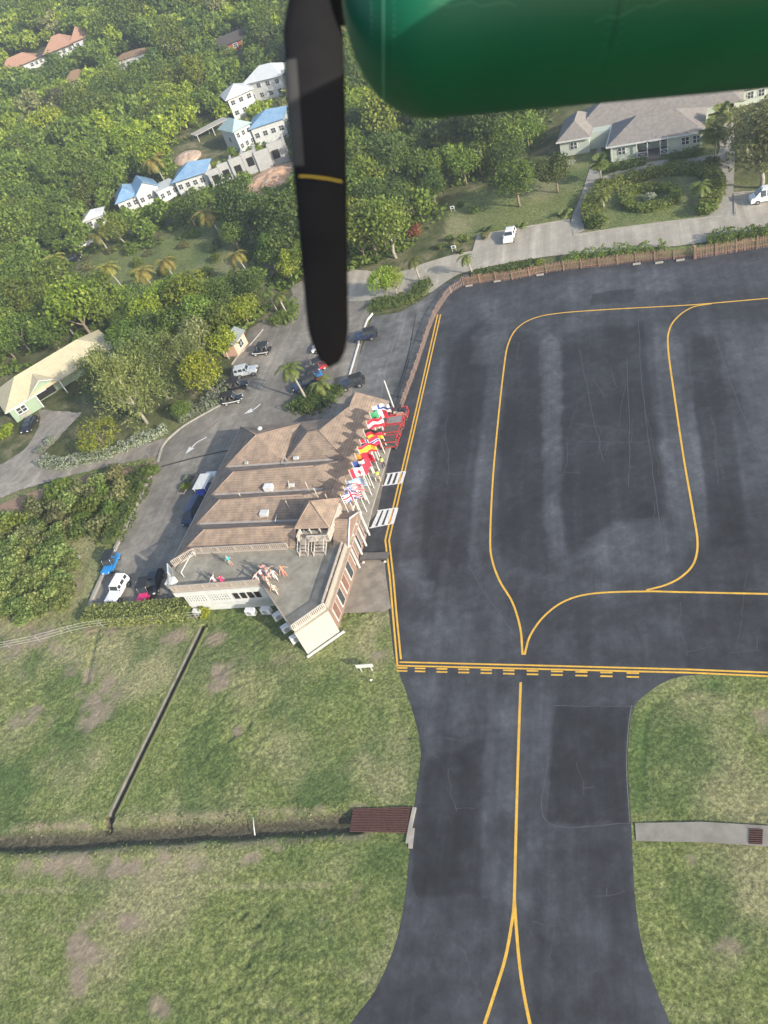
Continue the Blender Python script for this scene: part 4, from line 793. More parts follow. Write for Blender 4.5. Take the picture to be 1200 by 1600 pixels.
def jeep(px, hd, label, body, roof=None, L_=3.9, name='jeep', soft=False):
    t = vehicle(name, label, 'jeep', px, hd); W_ = 1.62; roof = roof or body
    bd = MB(); bd.side([(-L_*.48, .42), (-L_*.48, 1.08), (L_*.10, 1.08), (L_*.12, 1.06), (L_*.44, 1.0), (L_*.46, .5), (L_*.40, .42)], -W_/2+.10, W_/2-.10, body)
    for s in (-1, 1):
        for x in (L_*.30, -L_*.28): bd.side([(x-.52, .70), (x-.42, .86), (x+.42, .86), (x+.52, .70), (x+.46, .66), (x+.36, .78), (x-.36, .78), (x-.46, .66)], s*W_/2-.13, s*W_/2+.09, body if not soft else black)
    bd.build('body', t, .04)
    rr = MB(); rr.add([(-L_*.475, -W_*.44, 1.08), (L_*.10, -W_*.44, 1.08), (L_*.10, W_*.44, 1.08), (-L_*.475, W_*.44, 1.08), (-L_*.45, -W_*.38, 1.72), (L_*.02, -W_*.38, 1.72), (L_*.02, W_*.38, 1.72), (-L_*.45, W_*.38, 1.72)],
                      [(0, 1, 5, 4), (1, 2, 6, 5), (2, 3, 7, 6), (3, 0, 4, 7), (4, 5, 6, 7)], roof)
    for k in range(-3, 4): rr.box((-L_*.215, k*.16, 1.728), (L_*.42, .05, .02), roof)
    rr.build('hardtop', t, .03)
    def slant(x0, x1, s):       # side glass on the leaning side
        y = lambda z: s*(W_*.44-(z-1.08)/.64*W_*.06+.012); return [(x0, y(1.16), 1.16), (x1, y(1.16), 1.16), (x1-.03, y(1.6), 1.6), (x0+.03, y(1.6), 1.6)]
    for s in (-1, 1):
        for x0, x1 in ((-L_*.44, -L_*.30), (-L_*.27, -L_*.10), (-L_*.07, L_*.055)): MB().poly(slant(x0, x1, s), glass).build('window', t)
    f = lambda z: L_*.10-(z-1.08)/.64*L_*.08+.013
    MB().poly([(f(1.15), -W_*.37, 1.15), (f(1.15), W_*.37, 1.15), (f(1.64), W_*.34, 1.64), (f(1.64), -W_*.34, 1.64)], glass).build('windscreen', t)
    MB().poly([(-L_*.475-.005, -W_*.34, 1.2), (-L_*.462-.005, -W_*.32, 1.6), (-L_*.462-.005, W_*.32, 1.6), (-L_*.475-.005, W_*.34, 1.2)], glass).build('rear_window', t)
    MB().box((L_*.28, 0, 1.05), (L_*.26, W_*.62, .05), body).build('bonnet', t, .02)
    MB().box((L_*.485, 0, .52), (.12, W_, .14), black).build('bumper', t); MB().box((-L_*.50, 0, .52), (.10, W_, .14), black).build('bumper', t)
    sp = MB().cyl((-L_*.50-.19, 0, 1.0), (-L_*.485, 0, 1.0), .34, .34, tyre, 16).build('spare_wheel', t)
    g_ = MB(); [g_.box((L_*.462, k*.08, .80), (.02, .03, .26), black) for k in range(-4, 5)]; g_.build('grille', t)
    for s in (-.5, .5): MB().cyl((L_*.455, s, .80), (L_*.48, s, .80), .10, .10, lampm, 12).build('headlight', t); MB().box((-L_*.485, s*1.3, .85), (.04, .12, .2), redlamp).build('tail_light', t)
    for s in (-1, 1): MB().box((L_*.09, s*(W_*.5+.03), 1.18), (.08, .16, .14), black).build('mirror', t)
    for x in (L_*.30, -L_*.28):
        for s in (-1, 1): wheel((x, s*(W_/2-.05), 0), .37, .24, t)
    return t
def car(px, hd, label, body, L_=3.9, H_=1.45, kind='hatchback', W_=1.66, van=False):
    t = vehicle(kind, label, 'van' if van else 'car', px, hd); a = L_/2
    if van: prof = [(-a, .3), (-a, 1.1), (-a+.08, H_-.05), (-a+.3, H_), (a*.35, H_), (a*.78, 1.05), (a*.96, .92), (a, .6), (a, .3)]
    else: prof = [(-a, .32), (-a-.02, .78), (-a+.10, .95), (-a+.42, H_-.06), (-a+.8, H_), (a*.10, H_), (a*.46, .98), (a*.86, .82), (a, .62), (a, .32)]
    belt = .92 if not van else 1.0
    lower = [p for p in prof if p[1] <= belt+.07]; bd = MB()
    n_ = len(prof); ins = lambda z: 0 if z < .6 else .04 if z <= belt+.08 else .04+(z-belt)*.30
    vs = [(x, -W_/2+ins(z), z) for x, z in prof]+[(x, W_/2-ins(z), z) for x, z in prof]
    fs = [(i, (i+1) % n_, n_+(i+1) % n_, n_+i)[::-1] for i in range(n_)]
    tr = geometry.tessellate_polygon([[Vector((p[0], p[1], 0)) for p in prof]]); fs += [tuple(q) for q in tr]+[tuple(n_+i for i in q[::-1]) for q in tr]
    bd.add(vs, fs, body); bd.build('body', t, .05)
    yy = lambda z, s: s*(W_/2-ins(z)+.014)
    if van: gl = [(-a+.15, -a*.35), (-a*.28, a*.12), (a*.18, a*.48)]; top = H_-.22
    else: gl = [(-a+.42, -a*.28), (-a*.22, a*.20)]; top = H_-.14
    for s in (-1, 1):
        for x0, x1 in gl:
            tx = .14 if not van else .02; MB().poly([(x0, yy(belt+.06, s), belt+.06), (x1+tx*.6, yy(belt+.06, s), belt+.06), (x1-tx*.6, yy(top, s), top), (x0+tx, yy(top, s), top)], glass).build('window', t)
    if van: A_, B_ = (a*.35, H_), (a*.78, 1.05)
    else: A_, B_ = (a*.10, H_), (a*.46, .98)
    q = lambda k: (A_[0]+(B_[0]-A_[0])*k+.012, A_[1]+(B_[1]-A_[1])*k+.012)
    (x0, z0), (x1, z1) = q(.12), q(.9); MB().poly([(x1, -W_*.42, z1), (x1, W_*.42, z1), (x0, W_*.36, z0), (x0, -W_*.36, z0)], glass).build('windscreen', t)
    A_, B_ = ((-a+.42, H_-.06), (-a+.10, .95)) if not van else ((-a+.06, H_-.15), (-a-.0, 1.1))
    q = lambda k: (A_[0]+(B_[0]-A_[0])*k-.014, A_[1]+(B_[1]-A_[1])*k+.008); (x0, z0), (x1, z1) = q(.1), q(.85)
    MB().poly([(x1, W_*.40, z1), (x1, -W_*.40, z1), (x0, -W_*.35, z0), (x0, W_*.35, z0)], glass).build('rear_window', t)
    for s in (-.6, .6): MB().box((a-.06, s, .66), (.16, .30, .13), lampm).build('headlight', t, .02); MB().box((-a+.02, s*1.1, .80), (.10, .18, .22), redlamp).build('tail_light', t, .02)
    for s in (-1, 1): MB().box((a*.34, s*(W_*.5+.07), 1.0), (.12, .18, .12), body).build('mirror', t, .02)
    for x in (a*.62, -a*.62):
        for s in (-1, 1): wheel((x, s*(W_/2-.07), 0), .31, .20, t)
    return t
P_white = paint('white', (.75, .75, .74)); P_black = paint('black', (.012, .012, .014)); P_silver = paint('silver', (.42, .45, .47)); P_blue = paint('blue', (.02, .22, .55)); P_pink = paint('pink', (.62, .03, .16)); P_navy = paint('navy', (.02, .03, .07)); P_red = paint('red', (.5, .03, .03))
buggy((411, 552), (380, 556), 'black open buggy with a white side stripe, nearest the grey roofed shed', P_black, white)
jeep((388, 585), (420, 578), 'silver two door jeep parked beside the shed hedge', P_silver, L_=4.0)
buggy((375, 606), (405, 600), 'black buggy parked between the silver jeep and the white striped buggy', P_black, None, rim=black)
buggy((366, 628), (395, 622), 'long black buggy with white flanks at the corner of the car park', P_black, white, rim=white)
car((507, 546), (480, 552), 'white hatchback half hidden behind the dark propeller blade', P_white, name if False else 3.7)
buggy((497, 578), (470, 590), 'red open buggy in shade beside the palm island', P_red, None, name='beach_buggy')
buggy((490, 592), (462, 604), 'blue open buggy in shade behind the palm island', P_blue, None)
jeep((478, 606), (450, 618), 'dark blue jeep under the palm of the traffic island', P_navy, black)
jeep((573, 530), (545, 536), 'dark jeep with a white spare wheel cover beside the white kerb', P_navy, black, 3.6)
MB_last = bpy.data.objects
jeep((552, 604), (525, 612), 'dark grey jeep parked at the tip of the palm island', paint('graphite', (.03, .035, .045)), black, 3.6)
buggy((176, 885), (165, 910), 'bright blue open buggy with a black canopy against the kerb', P_blue, None, rim=chrome, L_=3.2)
jeep((188, 928), (173, 955), 'white hardtop jeep parked by the long clipped hedge', P_white, L_=4.2)
buggy((231, 928), (222, 955), 'pink fronted buggy with a black canopy in the terminal shade', P_pink, None, rim=black, L_=2.9)
car((244, 915), (236, 940), 'black car in deep shade beside the pink buggy', P_black, 3.8, kind='car')
car((49, 668), (35, 690), 'black car parked below the windows of the green house', P_black, 4.0, kind='car')
car((797, 373), (790, 395), 'white hatchback parked alone in the roadside lay-by', P_white, 4.0)
car((1200, 312), (1150, 322), 'white van parked by the big tree at the right edge', P_white, 5.0, 2.1, 'van', 1.85, True)
# truck with a white canopy beside the terminal
t = vehicle('canopy_truck', 'small truck with a flat white canopy beside the west wall of the terminal', 'truck', (330, 768), (343, 742))
MB().box((0, 0, .62), (4.2, 1.7, .25), P_navy).box((1.6, 0, 1.2), (1.1, 1.65, 1.0), P_white).build('body', t, .05); cn = MB(); cn.box((-.4, 0, 2.35), (2.9, 1.9, .08), white); cn.build('canopy', t, .02)
for x in (-1.7, .9):
    for s in (-.85, .85): MB().tube([(x, s, .7), (x, s, 2.32)], .035, chrome, 6).build('post', t)
MB().box((2.13, 0, 1.4), (.04, 1.4, .5), glass).build('windscreen', t)
for x in (1.4, -1.3):
    for s in (-1, 1): wheel((x, s*.78, 0), .36, .24, t)
car((306, 806), (292, 832), 'dark blue van backed against the west wall of the terminal', P_navy, 4.4, 1.9, 'van', 1.7, True)
buggy((322, 785), (315, 800), 'buggy with a bright blue canopy between the van and the white canopy truck', P_navy, None, mat('blue_canopy', (.04, .08, .42), (.03, .06, .36), 2, .6), L_=2.8)
# red framed baggage carts
bagm = [mat('bag_brown', (.22, .13, .08)), mat('bag_cream', (.55, .48, .38)), mat('bag_dark', (.05, .05, .06))]
def cart(px, load, label, kind='tarp'):
    a = G(*px); t = empty('baggage_cart', a, TA-PI/2+.06, label, 'baggage cart', 'red framed baggage carts'); Lx, Ly = 2.1, 1.45
    fr = MB(); rd = mat('cart_red', (.55, .05, .05), (.48, .05, .05), 3, .4)
    for x in (-Lx/2, Lx/2):
        for y in (-Ly/2, Ly/2): fr.box((x, y, .82), (.08, .08, .95), rd)
    for z in (.42, 1.26):
        for y in (-Ly/2, Ly/2): fr.box((0, y, z), (Lx+.08, .08, .08), rd)
        for x in (-Lx/2, Lx/2): fr.box((x, 0, z+.002), (.082, Ly+.08, .08), rd)
    fr.build('frame', t)
    MB().box((0, 0, .46), (Lx-.1, Ly-.1, .07), mat('cart_bed', (.10, .09, .09), (.16, .14, .13), 5, .7)).build('bed', t)
    if kind == 'tarp': MB().box((0, 0, 1.24), (Lx-.1, Ly-.1, .05), mat(load[0], *load[1:])).build('canopy', t, .02)
    for x in (-.9, .9):
        for s in (-1, 1): wheel((x, s*.72, 0), .24, .16, t)
    MB().tube([(-Lx/2, 0, .4), (-Lx/2-.8, 0, .25)], .04, rd, 6).build('drawbar', t)
    return t
cart((611, 697), ('cart_tarp_dark', (.085, .060, .058), (.12, .085, .08), 3, .8), 'red baggage cart with a dark canopy nearest the crosswalks')
cart((616, 681), ('cart_tarp_mid', (.10, .075, .072), (.14, .10, .095), 3, .8), 'red baggage cart with a brown canopy, middle of the row')
cart((621, 667), ('cart_tarp_grey', (.26, .24, .24), (.2, .18, .18), 3, .8), 'red baggage cart with a grey canopy beside the loaded one')
c4 = cart((627, 653), None, 'open red baggage cart heaped with luggage at the foot of the mast', 'open')
rr = random.Random(5)
for i in range(9):
    p = c4.matrix_basis @ Vector((-.9+.22*i, rr.uniform(-.45, .45), .70+.30*(i % 3))); bgm = bagm[i % 3]
    o = MB().box((0, 0, 0), (rr.uniform(.5, .75), rr.uniform(.34, .5), .34), bgm, rr.uniform(0, 3)).tube([(-.08, 0, .13), (-.05, 0, .19), (.05, 0, .19), (.08, 0, .13)], .015, black, 5).build('suitcase', None, .03)
    o.location = p; tag(o, ('brown', 'cream', 'dark')[i % 3]+' suitcase in the pile on the open red baggage cart', 'suitcase', ('brown', 'cream', 'dark')[i % 3]+' suitcases on the open baggage cart')
# steel ramp plate on the pavement
t = empty('ramp_platform', G(586, 872), TA-PI/2+.02, 'low grey metal boarding ramp lying across the kerb below the crosswalks', 'ramp'); rm = mat('ramp_grey', (.15, .14, .135), (.11, .10, .10), 5, .6, bands=((1, 0, 0), .3, .15))
MB().box((0.1, -.0, .33), (3.2, .95, .07), rm).build('deck', t); MB().box((-1.3, 0, .42), (.6, .95, .12), rm).build('step', t)
for s in (-1, 1):
    MB().box((0, s*.5, .36), (3.2, .04, .12), mat('ramp_edge', (.09, .085, .08))).build('side_rail', t)
    MB().cyl((-1.2 if s < 0 else 1.35, -.62, .13), (-1.2 if s < 0 else 1.35, -.74, .13), .15, .15, white, 12).build('wheel', t)
# white board sign in the grass
a, c_ = G(560, 1049), G(586, 1047); d = c_-a
t = empty('sign_board', (a+c_)/2+Vector((0, 0, -.1)), math.atan2(d.y, d.x), 'low white board sign on two legs standing in the airfield grass', 'sign')
MB().box((0, 0, .95), (d.length, .06, .5), white).build('board', t)
for x in (-.55, .55): MB().box((x, .05, .45), (.08, .06, .95), white).build('leg', t)
t = empty('ground_stake', G(581, 1068), 0, 'thin metal stake in the grass just below the white board sign', 'stake'); MB().tube([(0, 0, -.1), (.05, .1, .5)], .03, chrome, 6).box((.1, .1, .45), (.25, .03, .18), white).build('post', t)
# ================================================================== PEOPLE
skin1, skin2 = mat('skin_light', (.48, .30, .22), (.44, .27, .2), 3, .6), mat('skin_brown', (.20, .11, .07), (.17, .09, .06), 3, .6)
def skinmesh(name, verts, edges, radii, m, parent, root=0, sub=1):
    me = bpy.data.meshes.new(name); me.from_pydata(verts, edges, []); me.materials.append(m); o = link(name, me, parent)
    md = o.modifiers.new('skin', 'SKIN'); md.use_smooth_shade = True
    sv = me.skin_vertices[0].data
    for i, r in enumerate(radii): sv[i].radius = r if isinstance(r, tuple) else (r, r); sv[i].use_root = i == root
    o.modifiers.new('subdivision', 'SUBSURF').levels = sub; o.modifiers['subdivision'].render_levels = sub
    return o
def person(P, face, label, top, bottom, skin=skin1, hair='dark', arms=((.25, -.3), (.25, -.3)), step=.0, lean=0., h=1.72, shorts=False, dress=False, extra=None, hat=None, crouch=0.):
    "arms: (raise 0..pi, forward) per side; one continuous skinned body, clothes as separate meshes"
    t = empty('person', P, face, label, 'person'); k = h/1.72; S_ = lambda x, y, z: (x*k+lean*max(0, z-.9)*k, y*k, z*k)
    hip, kn, an = .92, .50, .09
    v = [S_(0, 0, .93), S_(0, 0, 1.12), S_(0, 0, 1.32), S_(0, 0, 1.42), S_(.01, 0, 1.49), S_(.02, 0, 1.58), S_(.02, 0, 1.68)]; r = [(.15, .12), (.125, .10), (.15, .105), (.10, .08), (.052, .052), (.085, .095), (.07, .08)]
    e = [(i, i+1) for i in range(6)]; r = [tuple(a*k for a in q) for q in r]
    def chain(root, pts, rad):
        i = root
        for p, q in zip(pts, rad): v.append(p); r.append((q*k, q*k)); e.append((i, len(v)-1)); i = len(v)-1
        return i
    ends = []
    for s, (ra, fw) in zip((1, -1), arms):
        sh = Vector(S_(0, s*.17, 1.40)); d1 = Vector((math.sin(fw)*math.sin(max(.2, ra)), s*math.sin(ra)*math.cos(fw)*.8+s*.10, -math.cos(ra))).normalized(); el = sh+d1*.28*k
        d2 = (d1+Vector((.35, -s*.15, .12 if ra > 1.4 else .0))).normalized(); wr = el+d2*.24*k; hd = wr+d2*.09*k
        i = chain(3, [tuple(sh), tuple(el), tuple(wr), tuple(hd)], [.055, .042, .028, .034])
        b_ = d2.cross(Vector((0, 0, 1)) if abs(d2.z) < .9 else Vector((1, 0, 0))).normalized(); c_ = d2.cross(b_)
        for q, (off, ln) in enumerate(((-.030, .062), (-.010, .075), (.010, .080), (.030, .066))):
            f0 = hd+d2*.03*k+b_*off*k; chain(i, [tuple(f0), tuple(f0+d2*ln*.55*k), tuple(f0+(d2*.9+c_*.35)*ln*k)], [.010, .0095, .008])
        th = hd-d2*.03*k+b_*.04*k; chain(i, [tuple(th), tuple(th+(d2+b_*.8).normalized()*.055*k)], [.012, .009])
        ends.append((sh, el, wr))
    legs = []
    for s in (1, -1):
        f = step*s; hp = Vector(S_(0, s*.09, .88)); ke = Vector(S_(f*.5+.02, s*.10, .50)); ak = Vector(S_(f*.75-.02, s*.10, .09)); to = Vector(S_(f*.75+.15, s*.115, .04))
        chain(0, [tuple(hp), tuple(ke), tuple(ak), tuple(to)], [.088, .058, .040, .038]); legs.append((hp, ke, ak))
    skinmesh('body', v, e, r, skin, t)
    # clothes
    tv = [S_(0, 0, .95), S_(0, 0, 1.12), S_(0, 0, 1.32), S_(0, 0, 1.42)]; tr_ = [(.165*k, .135*k), (.14*k, .115*k), (.165*k, .12*k), (.11*k, .09*k)]; te = [(0, 1), (1, 2), (2, 3)]
    for sh, el, wr in ends:
        tv += [tuple(sh), tuple(sh.lerp(el, .75))]; tr_ += [(.068*k,)*2, (.058*k,)*2]; te += [(3, len(tv)-2), (len(tv)-2, len(tv)-1)]
    skinmesh('shirt', tv, te, tr_, top, t)
    if dress:
        mb = MB(); pr = [(1.02, .16), (.85, .21), (.65, .26), (.45, .30)]; n_ = 12; vs = [(math.cos(2*PI*j/n_)*q*k*.85+lean*0, math.sin(2*PI*j/n_)*q*k, z*k) for z, q in pr for j in range(n_)]
        mb.add(vs, [(i*n_+j, (i+1)*n_+j, (i+1)*n_+(j+1) % n_, i*n_+(j+1) % n_) for i in range(3) for j in range(n_)], bottom, True); mb.build('skirt', t)
    else:
        tv = [S_(0, 0, .97)]; tr_ = [(.16*k, .13*k)]; te = []
        for hp, ke, ak in legs:
            q = [hp, ke] if not shorts else [hp, hp.lerp(ke, .8)]; rad = [.105, .075 if not shorts else .09]
            if not shorts: q.append(ke.lerp(ak, .92)); rad.append(.062)
            i = 0
            for p, ra in zip(q, rad): tv.append(tuple(p)); tr_.append((ra*k,)*2); te.append((i, len(tv)-1)); i = len(tv)-1
        skinmesh('trousers' if not shorts else 'shorts', tv, te, tr_, bottom, t)
    hm = {'dark': mat('hair_dark', (.03, .022, .016)), 'blond': mat('hair_blond', (.45, .32, .15)), 'grey': mat('hair_grey', (.4, .4, .39)), 'brown': mat('hair_brown', (.12, .07, .04))}[hair]
    hc = S_(.0, 0, 1.655); hb = MB(); hb.ellip((hc[0]-.012, hc[1], hc[2]+.02), (.105*k, .10*k, .09*k), hm, 10, 6); hb.ellip((hc[0]-.05, hc[1], hc[2]-.04), (.065*k, .085*k, .09*k), hm, 10, 6); hb.build('hair', t)
    fc = MB(); 
    for s in (-1, 1): fc.ellip((hc[0]+.105*k, s*.032*k, hc[2]-.025*k), (.008, .014, .009), black, 6, 4)
    fc.ellip((hc[0]+.112*k, 0, hc[2]-.055*k), (.018, .014, .022), skin, 6, 4); fc.build('face', t)
    if hat: MB().cyl((hc[0], 0, hc[2]+.05*k), (hc[0], 0, hc[2]+.065*k), .19*k, .19*k, hat, 14).cyl((hc[0], 0, hc[2]+.06*k), (hc[0], 0, hc[2]+.14*k), .11*k, .09*k, hat, 12).build('hat', t)
    if extra: extra(t, k)
    return t
C = lambda n_, c: mat('cloth_'+n_, c, tuple(x*.85 for x in c), 6, .8)
hv = C('hivis', (.50, .68, .06)); turq = C('turquoise', (.03, .42, .48)); whitec = C('white', (.72, .70, .70)); pinkc = C('pale_pink', (.66, .42, .45)); magenta = C('magenta', (.62, .03, .14)); orangec = C('coral', (.66, .22, .14)); khaki = C('khaki', (.42, .36, .26)); navyc = C('navy', (.03, .04, .08)); tanc = C('tan', (.58, .47, .38)); rosec = C('rose', (.55, .25, .28)); greyc = C('grey', (.25, .25, .26))
def DP(px, py): return G(px, py, 3.90)
look = math.radians(-50); up_ = (2.7, .3); dn_ = (.25, .1)
person(DP(363.5, 885), look+2.6, 'person in a turquoise shirt and pale shorts standing by the inner deck railing', turq, khaki, arms=((.5, .3), (.4, .3)), shorts=True, hair='grey', h=1.8)
person(DP(340, 914), look, 'person in white with one arm raised at the front railing of the deck', whitec, pinkc, arms=(up_, (1.5, .2)), h=1.7)
person(DP(351, 914), look, 'person in a magenta dress waving beside the one in white', magenta, magenta, arms=(dn_, up_), dress=True, hair='brown', h=1.65)
person(DP(406.5, 912), look, 'person in pale pink with both arms out, leftmost of the deck group', pinkc, whitec, arms=((1.9, .2), (1.7, .2)), shorts=True, h=1.75)
person(DP(413, 905), look+.4, 'person with dark hair in a white shirt behind the railing corner', whitec, rosec, arms=((.6, .5), (1.2, .6)), h=1.7)
person(DP(418, 898), look-.2, 'person in a rose top waving one arm high in the deck group', rosec, whitec, arms=(dn_, up_), shorts=True, hair='brown', h=1.78)
person(DP(424, 903), look+.2, 'person in pink and white standing in the middle of the deck group', pinkc, pinkc, arms=((1.4, .4), (.5, .2)), dress=True, hair='blond', h=1.68)
person(DP(432.5, 906.5), look-.5, 'person in a white top and white trousers striding on the open deck', whitec, whitec, skin=skin1, step=.3, arms=((.6, .8), (.6, -.5)), hair='blond', h=1.76)
person(DP(446.5, 900.5), look, 'person with blond hair and coral trousers, farthest right on the deck', orangec, orangec, step=.15, arms=((.9, .3), (1.0, .2)), hair='blond', h=1.72)
person(DP(433.5, 928), look-.8, 'person in tan clothes walking past the low parapet gap', tanc, tanc, step=.35, lean=.15, arms=((.6, .6), (.5, -.4)), hair='grey', h=1.76)
person(DP(422, 916), look+.6, 'person in pale pink leaning on the railing corner below the group', pinkc, tanc, arms=((.8, .9), (.8, .9)), lean=.2, hair='blond', h=1.66)
def GP(px, py): return G(px, py, .16)
def vest(t, k): MB().box((0, 0, 1.15*k), (.30*k, .40*k, .06), mat('reflective_tape', (.7, .7, .65))).build('reflective_band', t)
person(GP(601, 731), math.radians(-30), 'person in a yellow safety vest standing on the kerb between flags and carts', hv, navyc, skin=skin2, arms=((.5, .4), (.4, .4)), step=.2, h=1.85, extra=vest)
person(GP(594, 752), math.radians(-100), 'person in a yellow safety vest walking beside the upper crosswalk', hv, khaki, skin=skin2, arms=((.5, .6), (.5, -.3)), step=.4, h=1.85, extra=vest)
# ================================================================== HOUSES
def hipblock(mb, x0, x1, y0, y1, z0, ov, rise, m, th=.12, gable=False):
    x0 -= ov; x1 += ov; y0 -= ov; y1 += ov; L_, W_ = x1-x0, y1-y0; z1 = z0+rise
    if L_ >= W_:
        r = 0 if gable else W_/2*.95; a, b_ = V(x0+r, (y0+y1)/2, z1), V(x1-r, (y0+y1)/2, z1)
        mb.slab([V(x0, y0, z0), V(x1, y0, z0), b_, a], m, th); mb.slab([V(x0, y1, z0), a, b_, V(x1, y1, z0)], m, th)
        if not gable: mb.slab([V(x0, y0, z0), a, V(x0, y1, z0)], m, th); mb.slab([V(x1, y0, z0), V(x1, y1, z0), b_], m, th)
    else:
        r = 0 if gable else L_/2*.95; a, b_ = V((x0+x1)/2, y0+r, z1), V((x0+x1)/2, y1-r, z1)
        mb.slab([V(x0, y0, z0), a, b_, V(x0, y1, z0)], m, th); mb.slab([V(x1, y0, z0), V(x1, y1, z0), b_, a], m, th)
        if not gable: mb.slab([V(x0, y0, z0), V(x1, y0, z0), a], m, th); mb.slab([V(x0, y1, z0), b_, V(x1, y1, z0)], m, th)
HOUSEXY = []
def house(name, label, p0, p1, dep, h, rise, wm, rm, wins=3, cat='house', ov=.6, sink=2., gable=False, blocks=None, door=None, winz=.55, posts=0, grp=None, left=1, fr=white, winh=1.1, upper=False, terr=True):
    a = GT(*p0) if terr else G(*p0); b_ = GT(*p1) if terr else G(*p1); d = b_-a; L_ = math.hypot(d.x, d.y); rz = math.atan2(d.y, d.x); z = (a.z+b_.z)/2
    t = empty(name, (a.x, a.y, z), rz, label, cat, grp); M = Matrix.Translation((a.x, a.y, z)) @ Matrix.Rotation(rz, 4, 'Z')
    blocks = blocks or [(0, 1, 0, dep, h, rise)]
    wl = MB(); rf = MB()
    for k, (x0, x1, y0, y1, hh, rs) in enumerate(blocks):
        e = .003*k; X0, X1 = x0*L_, x1*L_; wl.prism([(X0+e, y0+e), (X1-e, y0+e), (X1-e, y1-e), (X0+e, y1-e)], -sink, hh+.02*k, wm)
        if gable: 
            if X1-X0 >= y1-y0: wl.add([(X0+e, y0, hh), (X0+e, y1, hh), (X0+e, (y0+y1)/2, hh+rs*.92), (X1-e, y0, hh), (X1-e, y1, hh), (X1-e, (y0+y1)/2, hh+rs*.92)], [(0, 2, 1), (3, 4, 5)], wm)
            else: wl.add([(X0, y0+e, hh), (X1, y0+e, hh), ((X0+X1)/2, y0+e, hh+rs*.92), (X0, y1-e, hh), (X1, y1-e, hh), ((X0+X1)/2, y1-e, hh+rs*.92)], [(0, 1, 2), (3, 5, 4)], wm)
        if rs > 0: hipblock(rf, X0, X1, y0, y1, hh+.013*k, ov, rs, rm, gable=gable)
        else: rf.box(((X0+X1)/2, (y0+y1)/2, hh+.12), (X1-X0+2*ov, y1-y0+2*ov, .2), rm)
        c_ = M @ V((X0+X1)/2, (y0+y1)/2, 0); HOUSEXY.append((c_.x, c_.y, max(X1-X0, y1-y0)/2+1.2))
    wl.build('wall', t); rf.build('roof', t)
    x0, x1, y0, y1, hh, rs = blocks[0]; n_ = wins
    for lev in ((0, 1) if upper else (0,)):
        for i in range(n_):
            x = (x0+(x1-x0)*(i+.5)/n_)*L_; w_ = min(1.3, (x1-x0)*L_/n_*.55); zc = h*(winz if not upper else (.27 if lev == 0 else .76))
            if door is not None and i == door and lev == 0:
                f = MB().box((x, y0-.03, 1.05), (1.1, .08, 2.1), fr).build('door', t); MB().box((x, y0-.08, 1.05), (.85, .05, 1.9), mat('door_wood', (.18, .10, .06))).build('panel', f)
            else:
                f = MB().box((x, y0-.03, zc), (w_+.2, .08, winh+.2), fr).build('window', t); MB().box((x, y0-.08, zc), (w_*.92, .04, winh), glass).box((x, y0-.105, zc), (.06, .02, winh), fr).box((x, y0-.107, zc), (w_*.92, .02, .05), fr).build('pane', f)
    for i in range(left):
        y = y0+(y1-y0)*(i+.5)/left
        for X_, s in ((x0*L_, -1), (x1*L_, 1)):
            f = MB().box((X_+s*.03, y, h*.55), (.08, 1.2, winh+.2), fr).build('window', t); MB().box((X_+s*.08, y, h*.55), (.04, 1.0, winh), glass).build('pane', f)
    for i in range(posts):
        MB().box((x0*L_+(x1-x0)*L_*(i/(posts-1)), y0-1.6, hh/2), (.16, .16, hh), white).build('post', t)
    return t, L_
# hotel bungalow across the road
t, Lh = house('guest_house', 'pale green guest house with grey shingled hipped roofs behind the oval hedge garden', (953, 254), (1097, 232), 9.5, 2.9, 3.1, palegreen, greyshingle, wins=0, ov=.7, sink=.3, left=1, terr=False,
      blocks=[(0, .36, 0, 9.5, 2.9, 0), (0, 1, 0, 9.5, 2.9, 0)]) if False else (None, 0)
a, c_ = G(955, 253), G(1096, 231); d = c_-a; rz = math.atan2(d.y, d.x); Lh = d.length
t = empty('guest_house', a, rz, 'pale green guest house with grey shingled hipped roofs behind the oval hedge garden', 'house')
gm_ = Matrix.Translation(a) @ Matrix.Rotation(rz, 4, 'Z'); gi = gm_.inverted()
def HL(px, py, z=0): return gi @ G(px, py, z)
lw0, lw1 = HL(876, 247), HL(924, 235); hw = 2.9
wl = MB(); wl.prism([(0, 0), (Lh*.30, 0), (Lh*.30, 2.6), (Lh*.64, 2.6), (Lh*.64, 0), (Lh, 0), (Lh, 9), (0, 9)], -.2, hw, palegreen)
lx0, lx1 = lw0.x, lw1.x-.2; ly = (lw0.y+lw1.y)/2
wl.prism([(lx0, ly), (lx1, ly), (lx1, ly+9.5), (lx0, ly+9.5)], -.2, hw, palegreen); wl.prism([(lx1-.2, 7), (3, 7), (3, 14), (lx1-.2, 14)], -.2, hw, palegreen); wl.prism([(3, 9.1), (Lh+4, 9.1), (Lh+4, 17), (3, 17)], -.2, hw, palegreen); wl.build('wall', t)
rf = MB(); hipblock(rf, 0, Lh, 0, 9, hw, .55, 2.6, greyshingle); hipblock(rf, lx0, lx1, ly, ly+9.5, hw, .5, 2.2, greyshingle); rf.build('roof', t)
rf = MB(); hipblock(rf, lx0+3, Lh+6, 9.6, 18, hw+.05, .4, 2.7, greyshingle); rf.build('rear_roof', t)
for x0, y0, x1 in ((-.6, -.6, Lh+.6),): MB().box(((x0+x1)/2, y0, hw-.1), (x1-x0, .12, .22), white).build('fascia', t)
MB().box(((lx0+lx1)/2, ly-.55, hw-.1), (lx1-lx0+1.1, .12, .22), white).build('fascia', t); MB().box((-.62, 4.2, hw-.1), (.12, 9.6, .22), white).build('fascia', t)
